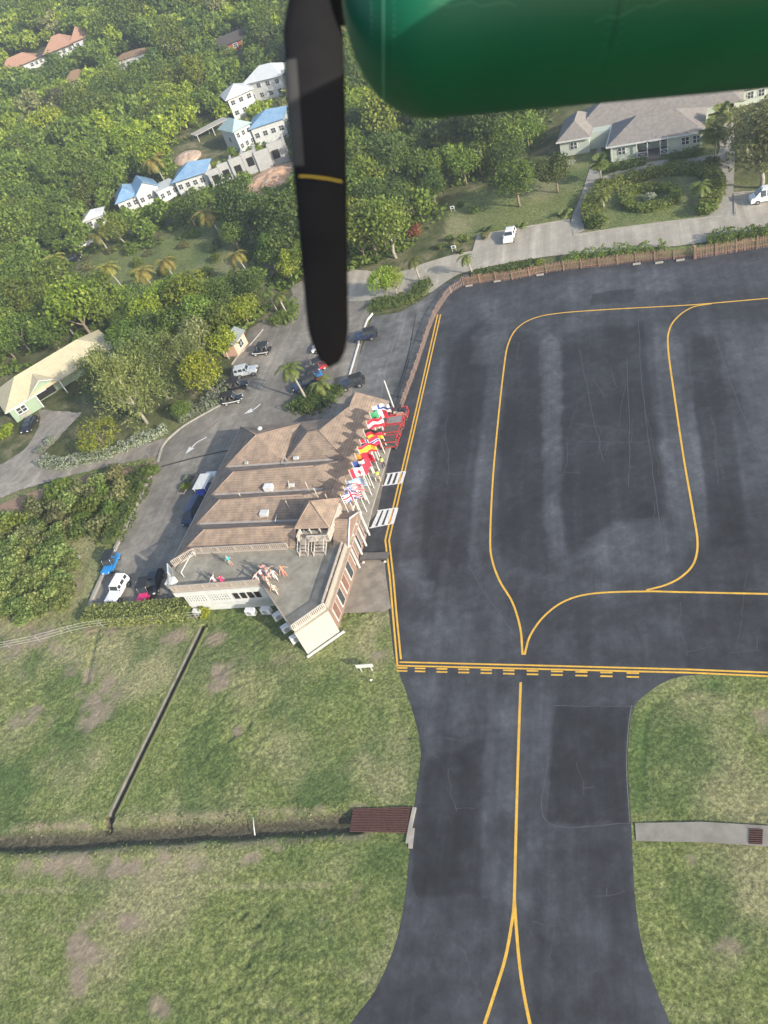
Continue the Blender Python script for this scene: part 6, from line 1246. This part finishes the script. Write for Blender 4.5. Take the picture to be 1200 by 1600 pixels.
# palms
for q in (((480, 627), 6, 'tall coconut palm with a slender white trunk on the traffic island', 'palm', .82, .1), ((657, 440), 4, 'small palm at the tip of the roadside island', 'palm', .6, .1), ((738, 428), 3, 'small palm leaning over the end of the picket fence', 'palm', .55, .2),
          ((395, 440), 6, 'yellowish palm alone below the dark trees left of the blade', 'palmyellow', .75, .2), ((433, 487), 4, 'young palm with a bare trunk at the car park entrance, left one', 'palm', .62, .1), ((449, 492), 4, 'young palm with a bare trunk at the car park entrance, right one', 'palm', .66, .1),
          ((347, 372), 6, 'yellow fronded palm below the orange earth heap', 'palmyellow', 1.0, .2), ((276, 441), 5, 'yellow palm on the lawn clearing, farthest right', 'palmyellow', .85, .1), ((245, 457), 5, 'green and yellow palm in the middle of the clearing', 'palmyellow', .9, .2), ((201, 463), 7, 'tall thin palm in the clearing left of the middle one', 'palmyellow', .9, .2),
          ((165, 470), 5, 'bushy yellow palm at the left end of the clearing', 'palmyellow', 1.05, .1), ((176, 474), 4, 'second bushy yellow palm at the left end of the clearing', 'palmyellow', .9, .1), ((104, 457), 5, 'yellow palm left of the clearing with a leaning trunk', 'palmyellow', 1.0, .2), ((112, 440), 6, 'green palm behind the leaning yellow one', 'palmyellow', 1.0, .2),
          ((172, 396), 5, 'palm beside the parked vehicles above the clearing', 'palmyellow', .9, .1), ((262, 292), 7, 'bright yellow palm standing between the blue roofed villas', 'palmyellow', 1.1, .1), ((1097, 318), 3, 'drooping palm at the right end of the oval hedge', 'palm', .75, .1), ((943, 322), 2, 'short palm at the left end of the oval hedge', 'palm', .62, .1), ((508, 616), 2, 'short bushy palm on the traffic island', 'palm', .75, .1), ((-8, 470), 4, 'orange tinted palm cut by the left edge', 'palmyellow', 1.0, .1)):
    palm(GT(*q[0]), q[1], q[2], q[3], q[4]*(1.3 if q[3] == 'palmyellow' else 1.05), q[5], az=math.radians(150))
for px, h_, sc, lab in (((939, 283), 3.4, 1.0, 'fan palm by the left corner of the guest house porch'), ((1117, 246), 4.5, 1.5, 'large dark fan palm by the right corner of the guest house'), ((1126, 215), 4.0, 1.2, 'fan palm behind the right corner of the guest house')):
    t = empty('fan_palm', G(*px), 0, lab, 'palm'); c_ = link('crown', PROT['fan'], t); c_.location = (0, 0, h_); c_.scale = (sc,)*3; MB().tube([(0, 0, -.2), (.05, 0, h_/2), (0, 0, h_)], [.17, .14, .13], palebark, 7).build('trunk', t)
for px, sc, lab in (((762, 358), .9, 'spiky grey green cycad nearest the white hatchback'), ((815, 352), .8, 'spiky cycad right of the white hatchback lay-by'), ((881, 333), 1.1, 'pale spiky cycad beside the garden path'), ((720, 392), .6, 'small spiky plant by the low sign')): put('cycad', PROT['cycad'], G(*px, .3), 1., sc, lab, 'shrub')
# hedges
def hedge(name, label, px, w, h, tint, leaf=.26, dens=44, terr=False, k=4, cat='hedge', group=None, wob=.25):
    pts = smoothpx(px, k) if k else px; P = [G(*p) for p in pts]; o0 = P[0].copy(); rng = np.random.default_rng(int(px[0][0]*7+px[0][1])); Q = []; N = []
    for i in range(len(P)-1):
        a, b_ = P[i]-o0, P[i+1]-o0; d = b_-a; L_ = d.length
        if L_ < .01: continue
        d.normalize(); s = Vector((-d.y, d.x, 0)); m_ = int(L_*(w+2*h)*dens); u = rng.random(m_)*L_; q = rng.random(m_)*(w+2*h)
        lat_ = np.where(q < h, -w/2, np.where(q > h+w, w/2, q-h-w/2)); zz = np.where(q < h, q, np.where(q > h+w, q-h-w, h)); nl = np.where(q < h, -1., np.where(q > h+w, 1., 0.)); nz_ = np.where(nl == 0, 1., .15)
        lump = 1+wob*(vnoise((u+a.x*3)/.9, lat_/.9+i, 5)-.5)*2; p = np.stack([a.x+d.x*u+s.x*lat_*lump, a.y+d.y*u+s.y*lat_*lump, zz*lump], 1)+rng.normal(size=(m_, 3))*.06
        Q.append(p); N.append(np.stack([s.x*nl, s.y*nl, nz_], 1)+rng.normal(size=(m_, 3))*.5)
    Q = np.concatenate(Q); N = np.concatenate(N); N /= np.linalg.norm(N, axis=1)[:, None]; v_, f_ = quads(Q, N, leaf*rng.uniform(.6, 1.4, len(Q)), .7, rng)
    t = empty(name, o0, 0, label, cat, group); link('foliage', npmesh('foliage', v_, f_, LM[tint]), t)
    core = MB(); n_ = len(P)
    for i in range(n_-1):
        a, b_ = P[i]-o0, P[i+1]-o0; L_ = (b_-a).length
        if L_ > .01: core.box((a+b_)/2+V(0, 0, h*.42), (L_, w*(.86-wob*.7), h*(.86-wob*.6)), mat('hedge_stems', (.06, .085, .025), (.09, .11, .035), 5, .9), math.atan2((b_-a).y, (b_-a).x))
    core.build('stems', t); return t
hedge('clipped_hedge', 'long flat topped clipped hedge between the car park and the wire fence', [(140, 968), (200, 965), (302, 957)], 2.3, 1.5, 'casuarina', .24, 55, k=0, wob=.06)
hedge('silver_hedge', 'silvery leaved hedge curving along the gravel track to the car park', [(66, 722), (88, 730), (120, 724), (170, 712), (225, 690), (262, 672)], 1.7, 1.0, 'silver', wob=.5)
hedge('silver_hedge', 'silvery hedge beside the small tree at the car park corner', [(278, 660), (300, 645), (322, 638), (345, 622), (356, 606)], 2.0, 1.1, 'silver', wob=.5)
hedge('oval_hedge', 'thick oval hedge sweeping round the lawn before the guest house', [(928, 352), (922, 332), (932, 308), (960, 291), (1010, 276), (1060, 268), (1098, 272), (1116, 288), (1116, 308), (1104, 330)], 2.6, 1.2, 'hedge', .28)
hedge('ring_hedge', 'small ring hedge in the centre of the oval lawn', [(975, 314), (985, 326), (1010, 329), (1040, 322), (1056, 310), (1050, 300), (1015, 297), (985, 302), (975, 314)], 1.5, 1.0, 'hedge', .28)
hedge('porch_hedge', 'dark planting against the left half of the guest house front', [(945, 268), (975, 264), (1000, 258), (1010, 256)], 1.6, .9, 'dark', wob=.5); hedge('porch_hedge', 'dark planting against the right half of the guest house front', [(1045, 252), (1075, 246), (1098, 238)], 1.8, 1.0, 'dark', wob=.5)
hedge('traffic_island_hedge', 'clipped green planting filling the traffic island beneath the palm', [(462, 628), (485, 634), (508, 628), (520, 608)], 4.2, .9, 'hedge', wob=.3)
hedge('roadside_hedge', 'low green planting around the tip of the roadside island', [(578, 480), (610, 476), (640, 468), (660, 456), (660, 442)], 2.8, .8, 'hedge', wob=.4); hedge('roadside_hedge', 'low green planting at the car park entrance island', [(428, 500), (445, 504), (456, 494), (452, 478)], 2.6, 1.0, 'mid', wob=.4)
hedge('verge_planting', 'low green planting between the road and the left end of the picket fence', [(738, 431), (790, 422), (850, 413)], 1.7, .5, 'hedge', wob=.5); hedge('verge_planting', 'dark mixed planting between the road and the middle of the picket fence', [(880, 409), (930, 402), (985, 396), (1040, 392)], 1.9, .8, 'mid', wob=.6)
hedge('verge_planting', 'dark planting behind the taller picket fence', [(1105, 379), (1150, 373), (1210, 366)], 2.2, 1.1, 'mid', wob=.6)
hedge('bank_hedge', 'bright green hedge bank running beside the car park wall', [(230, 735), (215, 770), (196, 808), (172, 852)], 3.2, 1.5, 'hedge', .32, 24, wob=.5)
for i, (px, tint, sc, lab) in enumerate((((844, 414), 'bright', .5, 'yellow green shrub poking above the picket fence'), ((1130, 370), 'flower', .62, 'white flowering shrub behind the taller picket fence, left one'), ((1163, 366), 'flower', .6, 'white flowering shrub behind the taller picket fence, middle one'), ((1192, 362), 'flower', .55, 'white flowering shrub behind the taller picket fence, right one'),
        ((1013, 312), 'silver', .75, 'silvery plant in the middle of the ring hedge'), ((937, 290), 'dark', .75, 'dark clipped ball shrub at the fork of the garden path'), ((1113, 262), 'dark', 1.0, 'dark oval clipped shrub beside the wide path'), ((935, 352), 'hedge', 1.1, 'large rounded bush at the left tip of the oval hedge'), ((1100, 332), 'hedge', 1.15, 'large rounded bush at the right tip of the oval hedge'),
        ((292, 762), 'bright', .55, 'small green shrub in the kerbed planter of the car park'), ((295, 750), 'silver', .45, 'silver leaved plant behind the green one in the planter'), ((80, 693), 'silver', .75, 'round silvery shrub in the fork of the gravel track, upper one'), ((66, 706), 'silver', .7, 'round silvery shrub in the fork of the gravel track, lower one'),
        ((88, 322), 'red', 1.5, 'rust red leaved shrub in the wood'), ((648, 366), 'red', 1.0, 'orange brown fronds at the edge of the wood above the road'), ((990, 256), 'bright', .6, 'yellow green shrub under the left porch window'), ((142, 962), 'dark', .6, 'dark shrub at the end of the car park kerb'), ((318, 962), 'bright', .6, 'green shrub at the end of the wire fence'), ((500, 598), 'red', .6, 'bronze leaved shrub on the traffic island'),
        ((888, 262), 'silver', .8, 'pale flowering shrub under the left wing window'), ((12, 678), 'bright', 1.1, 'bright bush left of the green house'), ((480, 640), 'hedge', .8, 'rounded bush under the tall island palm'), ((240, 738), 'hedge', .8, 'bush at the road end of the hedge bank'))):
    bush(GT(*px), tint, sc, lab, zs=.9 if tint != 'flower' else .7)
pl = empty('planter', G(293, 758), .9, 'small kerbed planter bed in the car park beside the terminal', 'planter'); MB().box((0, 0, .1), (3.6, 1.3, .22), concrete).build('kerb_rim', pl); MB().box((0, 0, .19), (3.3, 1.0, .08), mat('garden_soil', (.08, .06, .04))).build('soil', pl)
a = G(170, 0); 
# ---- sea grape thicket and mixed scrub on the left
def scatter(poly, sp, seed, terr=True, clear=()):
    rng = np.random.default_rng(seed); W_ = np.array([list(GT(*p)) for p in poly]); lo, hi = W_.min(0), W_.max(0); nx, ny = int((hi[0]-lo[0])/sp)+2, int((hi[1]-lo[1])/sp)+2
    gx_, gy_ = np.meshgrid(np.arange(nx), np.arange(ny)); x = lo[0]+(gx_+.5*(gy_ % 2)+rng.uniform(-.33, .33, gx_.shape))*sp; y = lo[1]+(gy_+rng.uniform(-.33, .33, gx_.shape))*sp*.92
    P = np.stack([x.ravel(), y.ravel(), T(x.ravel(), y.ravel())], 1); q = proj(P); ok = inpoly(q, poly)
    for c_ in clear: ok &= ~inpoly(q, c_)
    return P[ok], q[ok]
P, q = scatter([(-60, 850), (60, 855), (100, 868), (128, 890), (122, 915), (110, 960), (40, 975), (-60, 985)], 2.3, 3)
for i, p in enumerate(P): put('sea_grape_bush', PROT['grape', i % 2], p, random.uniform(0, 6), random.uniform(.72, .98), 'pale green broad leaved bush in the thicket at the left edge, below the gravel track', 'shrub', 'bushes of the pale green thicket')
P, q = scatter([(-40, 830), (60, 790), (130, 752), (205, 742), (196, 775), (150, 850), (110, 862), (30, 850), (-40, 850)], 2.7, 5)
for i, p in enumerate(P): bush(p, ('olive', 'mid', 'hedge', 'olive', 'seagrape')[i % 5], random.uniform(1.0, 1.45), ('greyish', 'mid green', 'bright green', 'dull olive', 'pale green')[i % 5]+' bush in the scrub between the gravel track and the hedge bank', 'bushes in the scrub left of the hedge bank', zs=1.1, i=i % 3)
# ---- woodland
HP = []
for hx, hy, hr in HOUSEXY:
    for da in (-.7, 0, .7): HP.append((hx+da*hr*.8, hy-1, float(T(hx, hy))+1.6, hr))
HP += [(*GT(a_, b_, -3), 3) for a_, b_ in ((85, 405), (110, 425), (165, 440), (180, 420), (228, 430), (270, 418), (250, 440), (330, 350), (300, 420), (240, 410), (388, 415), (437, 470), (200, 440), (350, 430))]
HP += [(*G(40, 620, 2.5), 4), (*G(90, 600, 3.5), 4), (*G(60, 650, 1), 3)]
HPx = proj(np.array([h[:3] for h in HP])); HPs = np.array([np.linalg.norm(np.array(h[:3])-[0, 0, HC]) for h in HP])
clearing = [(145, 395), (235, 385), (290, 370), (335, 330), (352, 350), (372, 400), (420, 440), (405, 452), (330, 455), (300, 468), (200, 478), (95, 478), (70, 445), (90, 425), (130, 420)]
lawn = [(700, 312), (745, 300), (800, 285), (838, 262), (870, 245), (905, 240), (945, 240), (1130, 230), (1160, 350), (895, 372), (745, 375), (735, 395), (672, 402), (690, 370)]
site = [(250, 250), (300, 215), (345, 195), (372, 235), (330, 262), (280, 290)]
site2 = [(392, 262), (460, 240), (470, 300), (415, 312), (395, 290)]
FLP = [(-90, -90), (470, -90), (560, -60), (585, 350), (585, 400), (560, 418), (470, 434), (432, 470), (405, 496), (365, 530), (335, 545), (300, 552), (180, 552), (165, 535), (100, 555), (0, 588), (-90, 620)]
FRP = [(540, -90), (900, -90), (880, 150), (858, 205), (835, 245), (790, 285), (742, 298), (700, 315), (688, 345), (660, 362), (640, 392), (615, 405), (560, 415), (540, 300)]
cand = []
for poly, sd_ in ((FLP, 11), (FRP, 12)):
    P, q = scatter(poly, 5.0, sd_, clear=(clearing, lawn, site, site2)); cand.append(np.concatenate([P, q], 1))
RTP = [(1130, 60), (1330, 40), (1330, 140), (1230, 150), (1150, 140)]
cand.append(np.concatenate(scatter(RTP, 6.5, 13), 1))
cand = np.concatenate(cand); dist = np.linalg.norm(cand[:, :3]-[0, 0, HC], axis=1)
rng = np.random.default_rng(99)
keepfar = (dist < 235) | (rng.random(len(cand)) < np.clip(1.25-(dist-235)/420, .42, 1)); ok = keepfar.copy(); sc = np.where(rng.random(len(cand)) < .16, rng.uniform(1.05, 1.4, len(cand)), rng.uniform(.60, .98, len(cand)))*np.where(dist > 235, 1.12, 1.)*np.where(dist > 330, 1.25, 1.)
xy = cand[:, :2]
for hx, hy, hr in HOUSEXY: ok &= np.hypot(xy[:, 0]-hx, xy[:, 1]-hy) > hr*.75+2.2
for k in range(3):            # thin what would hide the villas
    cc = cand[:, :3].copy(); cc[:, 2] += 4.6*sc; cp_ = proj(cc); rp = 4.1*sc*FPX/dist
    for (hx, hy), hs in zip(HPx, HPs):
        hit = (np.hypot(cp_[:, 0]-hx, cp_[:, 1]-hy) < rp*.98+3) & (dist < hs+2)
        if k == 0: sc[hit] *= .62
        elif k == 1: ok &= ~(hit & (sc*4.1*FPX/dist > 3))
on = (cand[:, 3] > -60) & (cand[:, 3] < 1260) & (cand[:, 4] > -110) & (cand[:, 4] < 1000)
nac = (cand[:, 3] > 620) & (cand[:, 4] < 118); ok &= on & ~nac
cand, sc, dist = cand[ok], sc[ok], dist[ok]; o_ = np.argsort(dist/sc); cand, sc, dist = cand[o_], sc[o_], dist[o_]
print('woodland trees', len(cand))
tone = fbm(cand[:, 0], cand[:, 1], 26, 3, 61)
WORD = {'bright': 'bright yellow green', 'mid': 'mid green', 'dark': 'dark green', 'olive': 'greyish olive'}
def where(x, y):
    if x > 560: return 'in the wood between the propeller blade and the guest house lawn' if y > 150 else 'in the wood behind the green engine cowling'
    if y > 455: return 'in the wood behind the yellow roofed house and the casuarinas'
    if x > 350 and y > 255: return 'in the dense wood between the block walls and the car park'
    if y > 330: return 'in the wood around the palm clearing'
    if y > 190: return 'on the slope left of and above the blue roofed villas'
    return 'on the hillside around the cottage and white house'
NI = 284; far = []
for i in range(len(cand)):
    u = rng.random()*.35+tone[i]*.9; tint = 'dark' if u < .42 else 'mid' if u < .62 else 'bright' if u < .80 else 'olive'
    if cand[i, 3] < 240 and cand[i, 4] > 200 and tint == 'dark': tint = 'mid'
    if i < NI:
        w_ = where(cand[i, 3], cand[i, 4]); tree(cand[i, :3], 'broad', int(rng.integers(7)), tint, float(sc[i]), f'{WORD[tint]} tree {w_}', f'{WORD[tint]} trees {w_}', zs=float(rng.uniform(.85, 1.2)))
    else: far.append((i, tint))
VS = []; FS = []; MI = []; off_ = 0; names = ['bright', 'mid', 'dark', 'olive']
lows = [crown_np(4.0, 2.9, 4.4, 620, 1.0, 500+i, 9) for i in range(5)]
for i, tint in far:
    v_, f_ = lows[int(rng.integers(5))]; a = rng.uniform(0, 6.28); R2 = np.array([[math.cos(a), -math.sin(a), 0], [math.sin(a), math.cos(a), 0], [0, 0, 1]]); v2 = (v_@R2.T)*sc[i]*np.array([1, 1, rng.uniform(.85, 1.3)])+cand[i, :3]
    VS.append(v2); FS.append(f_+off_); MI.append(np.full(len(f_), names.index(tint))); off_ += len(v2)
if VS:
    me = npmesh('far_woodland', np.concatenate(VS), np.concatenate(FS), [LM[k] for k in names]); me.polygons.foreach_set('material_index', np.concatenate(MI).astype(np.int32)); tag(link('far_woodland', me), 'unbroken green woodland covering the far hillside', 'woodland', kind='stuff')
# undergrowth
VS = []; 
for poly, n_, dn_ in ((FLP, 42000, 1), (FRP, 16000, 1)):
    W_ = np.array([list(GT(*p)) for p in poly]); W_ = W_[W_[:, 1] < 600]; lo, hi = W_.min(0), W_.max(0); x = rng.uniform(lo[0], hi[0], n_*3); y = lo[1]+(hi[1]-lo[1])*rng.random(n_*3)**1.5; nn_ = fbm(x, y, 5, 3, 71); P = np.stack([x, y, T(x, y)+np.clip(nn_-.35, 0, 1)*5.0*rng.random(n_*3)], 1)
    q = proj(P); k_ = inpoly(q, poly) & (nn_ > .40) & ~inpoly(q, clearing) & ~inpoly(q, site) & ~inpoly(q, site2) & ~inpoly(q, lawn); P = P[k_][:n_*2]
    VS.append(P)
P = np.concatenate(VS); N = unit(len(P))+[0, 0, .9]; N /= np.linalg.norm(N, axis=1)[:, None]; v_, f_ = quads(P, N, rng.uniform(.5, 1.1, len(P)), .7)
tag(link('undergrowth', npmesh('undergrowth', v_, f_, LM['mid'])), 'leafy undergrowth filling the ground between the woodland trees', 'undergrowth', kind='stuff')
P, q = scatter(clearing, 5.2, 31)
for i, p in enumerate(P[::2]): bush(p, ('mid', 'hedge', 'olive')[i % 3], random.uniform(.6, 1.2), ('mid green', 'bright green', 'olive')[i % 3]+' bush on the palm clearing', 'bushes on the palm clearing')
for i, px in enumerate([(702, 375), (712, 385), (725, 378), (690, 388), (760, 372), (742, 330), (722, 322)]): bush(G(*px), ('mid', 'olive', 'hedge')[i % 3], .55+.1*(i % 3), ('mid green', 'olive', 'bright green')[i % 3]+' low bush near the road sign on the lawn edge', 'low bushes at the lawn edge')
# roadside sign boards
for px, lab in (((710, 392), 'small white sign with a dark panel at the roadside lawn corner'), ((708, 330), 'small white post sign at the edge of the wood beside the lawn')):
    t = empty('road_sign', G(*px), -.4, lab, 'sign'); MB().box((0, 0, .75), (.8, .06, .5), white).build('board', t); MB().box((0, -.06, .75), (.4, .03, .3), P_navy).build('panel', t); MB().box((-.3, .03, .3), (.06, .05, .7), white).build('leg', t); MB().box((.3, .03, .3), (.06, .05, .7), white).build('leg', t)
car((136, 385), (150, 378), 'white car parked under the palms above the clearing', P_white, 3.9); car((118, 408), (135, 402), 'dark car half under trees left of the white parked one', P_black, 3.9)
o = MB().box((0, 0, .15), (1.5, .8, .3), white).build('white_crate'); o.location = G(95, 760); o.rotation_euler.z = .9; tag(o, 'white box lying at the edge of the gravel track', 'box')
t = empty('pipe_barrier', G(163, 752), 0, 'white bent pipe barrier at the mouth of the scrub beside the track', 'barrier'); a, b_ = G(165, 752)-G(163, 752), G(192, 733)-G(163, 752); MB().tube([(0, 0, -.1), (0, 0, .95), tuple(b_+V(0, 0, .95)), tuple(b_+V(0, 0, -.1))], .05, white, 6).build('pipe', t)
for px, lab in (((110, 862), 'pale concrete block at the corner of the scrub, left one'), ((121, 872), 'pale concrete block at the corner of the scrub, right one')):
    o = MB().box((0, 0, .1), (.9, .5, .3), palecon).build('concrete_block', None, .03); o.location = G(*px); tag(o, lab, 'block')
# ================================================================== HAZE
hz = MB().box((0, 750, 43), (3600, 2600, 100), mat('haze_skin', (1, 1, 1))).build('haze'); hm_ = bpy.data.materials.new('haze_air'); hm_.use_nodes = True; n = hm_.node_tree; n.nodes.clear()
pv = n.nodes.new('ShaderNodeVolumePrincipled'); pv.inputs['Color'].default_value = (.78, .88, 1, 1); pv.inputs['Density'].default_value = .00042; pv.inputs['Anisotropy'].default_value = .2; mo = n.nodes.new('ShaderNodeOutputMaterial'); n.links.new(pv.outputs[0], mo.inputs['Volume'])
hz.data.materials.clear(); hz.data.materials.append(hm_); tag(hz, 'thin pale blue haze over the far hillside', 'haze', kind='stuff')
# ================================================================== AIRCRAFT (right beside the camera)
AC = bpy.data.objects.new('aircraft', None); COL.objects.link(AC); AC.matrix_world = CAMM @ Matrix.Translation((.35, 2.035, -2.9)); AC.empty_display_size = .5
tag(AC, 'green engine cowling and blurred black propeller blade of the aircraft the photo is taken from', 'aircraft')
gp = mat('green_aircraft_paint', (.0008, .088, .042), (.0008, .070, .034), .9, .5, spec=.3, coat=.0)
def nac(x):    # half height of the cowling at distance x behind its nose
    a = .36; k = max(0., 1-(1-min(x, a)/a)**2.1)**(1/2.1); return .455*k
bpts = []; NS, NR = 46, 48; vs = []; x0 = -.515; tilt = math.tan(math.radians(5.2))
for i in range(NS+1):
    x = 3.3*(i/NS)**2.2; h_ = nac(x) if i else .001; wd = h_*.86; cy = tilt*max(0, x-.3)
    for j in range(NR):
        t_ = 2*PI*j/NR; c_, s_ = math.cos(t_), math.sin(t_); e_ = 2/2.7; vs.append((x0+x, cy+math.copysign(abs(s_)**e_, s_)*h_, math.copysign(abs(c_)**e_, c_)*wd))
mb = MB(); mb.add(vs, [(i*NR+j, i*NR+(j+1) % NR, (i+1)*NR+(j+1) % NR, (i+1)*NR+j) for i in range(NS) for j in range(NR)], gp, True); mb.build('engine_cowling', AC)
# panel joint and rivet line round the nose
for xo in (.16,):
    vs = []; 
    for dx in (0, .006):
        x = xo+dx; h_ = nac(x)+.0015; wd = h_*.86
        for j in range(NR): t_ = 2*PI*j/NR; c_, s_ = math.cos(t_), math.sin(t_); e_ = 2/2.7; vs.append((x0+x, math.copysign(abs(s_)**e_, s_)*h_, math.copysign(abs(c_)**e_, c_)*wd))
    mb = MB(); mb.add(vs, [(j, (j+1) % NR, NR+(j+1) % NR, NR+j) for j in range(NR)], mat('panel_joint', (.10, .30, .18), (.06, .22, .12), 9, .5), True); mb.build('panel_joint', AC)
for (xa, ya, xb, yb) in ((.55, -.17, 1.25, -.10), (.30, -.31, .62, -.30), (.9, -.33, 1.2, -.26)):
    pts = []
    for k in range(9):
        t_ = k/8; x = xa+(xb-xa)*t_; y = ya+(yb-ya)*t_+.006*math.sin(k*2.1); h_ = nac(x); cy = tilt*max(0, x-.3); sy = min(1, abs(y-cy)/h_); zz = h_*.86*(1-sy**2.7)**(1/2.7); pts.append((x0+x, y, zz+.0006))
    MB().tube(pts, .0011, MATS['panel_joint'], 4).build('scratch', AC)
rv_ = MB()
for xo in (.12, .20, .95, 1.0):
    for k in range(26):
        sy = -.97+.9*k/25; h_ = nac(xo); cy = tilt*max(0, xo-.3); zz = h_*.86*max(0, 1-abs(sy)**2.7)**(1/2.7); rv_.ellip((x0+xo, cy+sy*h_, zz+.0003), (.0022, .0022, .0012), MATS['panel_joint'], 6, 4)
rv_.build('rivets', AC)
for xo in (.975,):
    pts = []
    for k in range(20): sy = -.99+.98*k/19; h_ = nac(xo); cy = tilt*max(0, xo-.3); pts.append((x0+xo, cy+sy*h_, h_*.86*max(0, 1-abs(sy)**2.7)**(1/2.7)+.0006))
    MB().tube(pts, .0016, mat('dark_joint', (.01, .03, .02)), 4).build('panel_joint', AC)
# propeller: spinner and three blades, at rest
bk = mat('propeller_black', (.007, .007, .008), (.011, .011, .012), 4, .7, spec=.12); sunlit_paint = mat('sunlit_edge_paint', (.05, .049, .048), (.036, .036, .035), 3, .85); yt = mat('yellow_tip', (.55, .40, .04))
pr = empty('propeller', (0, 0, 0)); pr.parent = AC; pr.location = (x0-.13, .25, 0)
mb = MB(); mb.tube([(.06, 0, 0), (0, 0, 0), (-.10, 0, 0), (-.22, 0, 0), (-.30, 0, 0)], [.14, .15, .135, .085, .01], bk, 20); mb.build('spinner', pr)
def blade(name, d, parent):
    "d: blade direction; chord lies mostly along the flight axis (coarse pitch)"
    d = Vector(d).normalized(); ax = Vector((1, 0, 0)); sdv = d.cross(ax).normalized(); NSg = 90; NC = 20; vs = []; R_l = 1.80
    for i in range(NSg+1):
        k = i/NSg; s = .12+k*(R_l-.12); ch = (.06+.165*min(1, k/.22)**.8 if k < .22 else .225-.085*((k-.22)/.78)**1.2)
        tipk = max(0, (k-.90)/.10); ch *= math.sqrt(max(0.0004, 1-tipk**2.0)); th_ = .045*(1-k*.75)+.006; tw = math.radians(4-26*k); ca = (ax*math.cos(tw)+sdv*math.sin(tw)); na = d.cross(ca)
        for j in range(NC):
            t_ = 2*PI*j/NC; u = math.cos(t_)*.5; vs.append(d*s+ca*(u*ch-.02*k)+na*math.sin(t_)*th_*(1-.55*u)*.6)
    fs = [(i*NC+j, i*NC+(j+1) % NC, (i+1)*NC+(j+1) % NC, (i+1)*NC+j) for i in range(NSg) for j in range(NC)]+[tuple(NSg*NC+j for j in range(NC))]
    mb = MB(); mb.add(vs, fs, bk, True); b_ = mb.build(name, parent)
    vs2 = []; n2 = 0; R0_ = 27; R1_ = 50                                    # paler leading-edge strip: sunlit part of the blade painted on
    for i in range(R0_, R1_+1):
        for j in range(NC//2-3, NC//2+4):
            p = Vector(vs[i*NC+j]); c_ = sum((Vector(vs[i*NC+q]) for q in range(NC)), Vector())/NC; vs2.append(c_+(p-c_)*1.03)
    mb = MB(); mb.add(vs2, [(i*7+j, i*7+j+1, (i+1)*7+j+1, (i+1)*7+j) for i in range(R1_-R0_) for j in range(6)], sunlit_paint, True); mb.build('painted_sunlit_edge', b_)
    s_i = 52; vs3 = []
    for i in (0, 1):
        for j in range(NC):
            p = Vector(vs[s_i*NC+j]).lerp(Vector(vs[(s_i+1)*NC+j]), .0+.35*i); c_ = d*(p.dot(d)); vs3.append(c_+(p-c_)*1.02)
    mb = MB(); mb.add(vs3, [(j, (j+1) % NC, NC+(j+1) % NC, NC+j) for j in range(NC) if abs(math.cos(2*PI*(j+.5)/NC)) < .8], yt, True); mb.build('yellow_band', b_)
dn0 = Vector((.07, -1.0, .14)).normalized()
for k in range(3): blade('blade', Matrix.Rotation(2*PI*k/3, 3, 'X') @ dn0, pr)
# wing above, out of the frame: its shadow falls on the cowling
mb = MB(); LE = .52; slope = .40
def wp(x, s, dz): return V(x, 0, 0)
pr_ = [(0, .0), (.03, .09), (.15, .17), (.5, .22), (1.1, .17), (1.9, .03), (1.9, .0), (1.0, -.03), (.2, -.03)]
vs = []; zz_ = (-1.6, 4.8)
for z in zz_:
    for x, y in pr_: vs.append((LE+x, .08-slope*z*1.0+y+.03, z))
nP = len(pr_); mb.add(vs, [(i, (i+1) % nP, nP+(i+1) % nP, nP+i) for i in range(nP)]+[tuple(range(nP))[::-1], tuple(range(nP, 2*nP))], mat('aircraft_white', (.7, .7, .7)), False); mb.build('wing', AC)
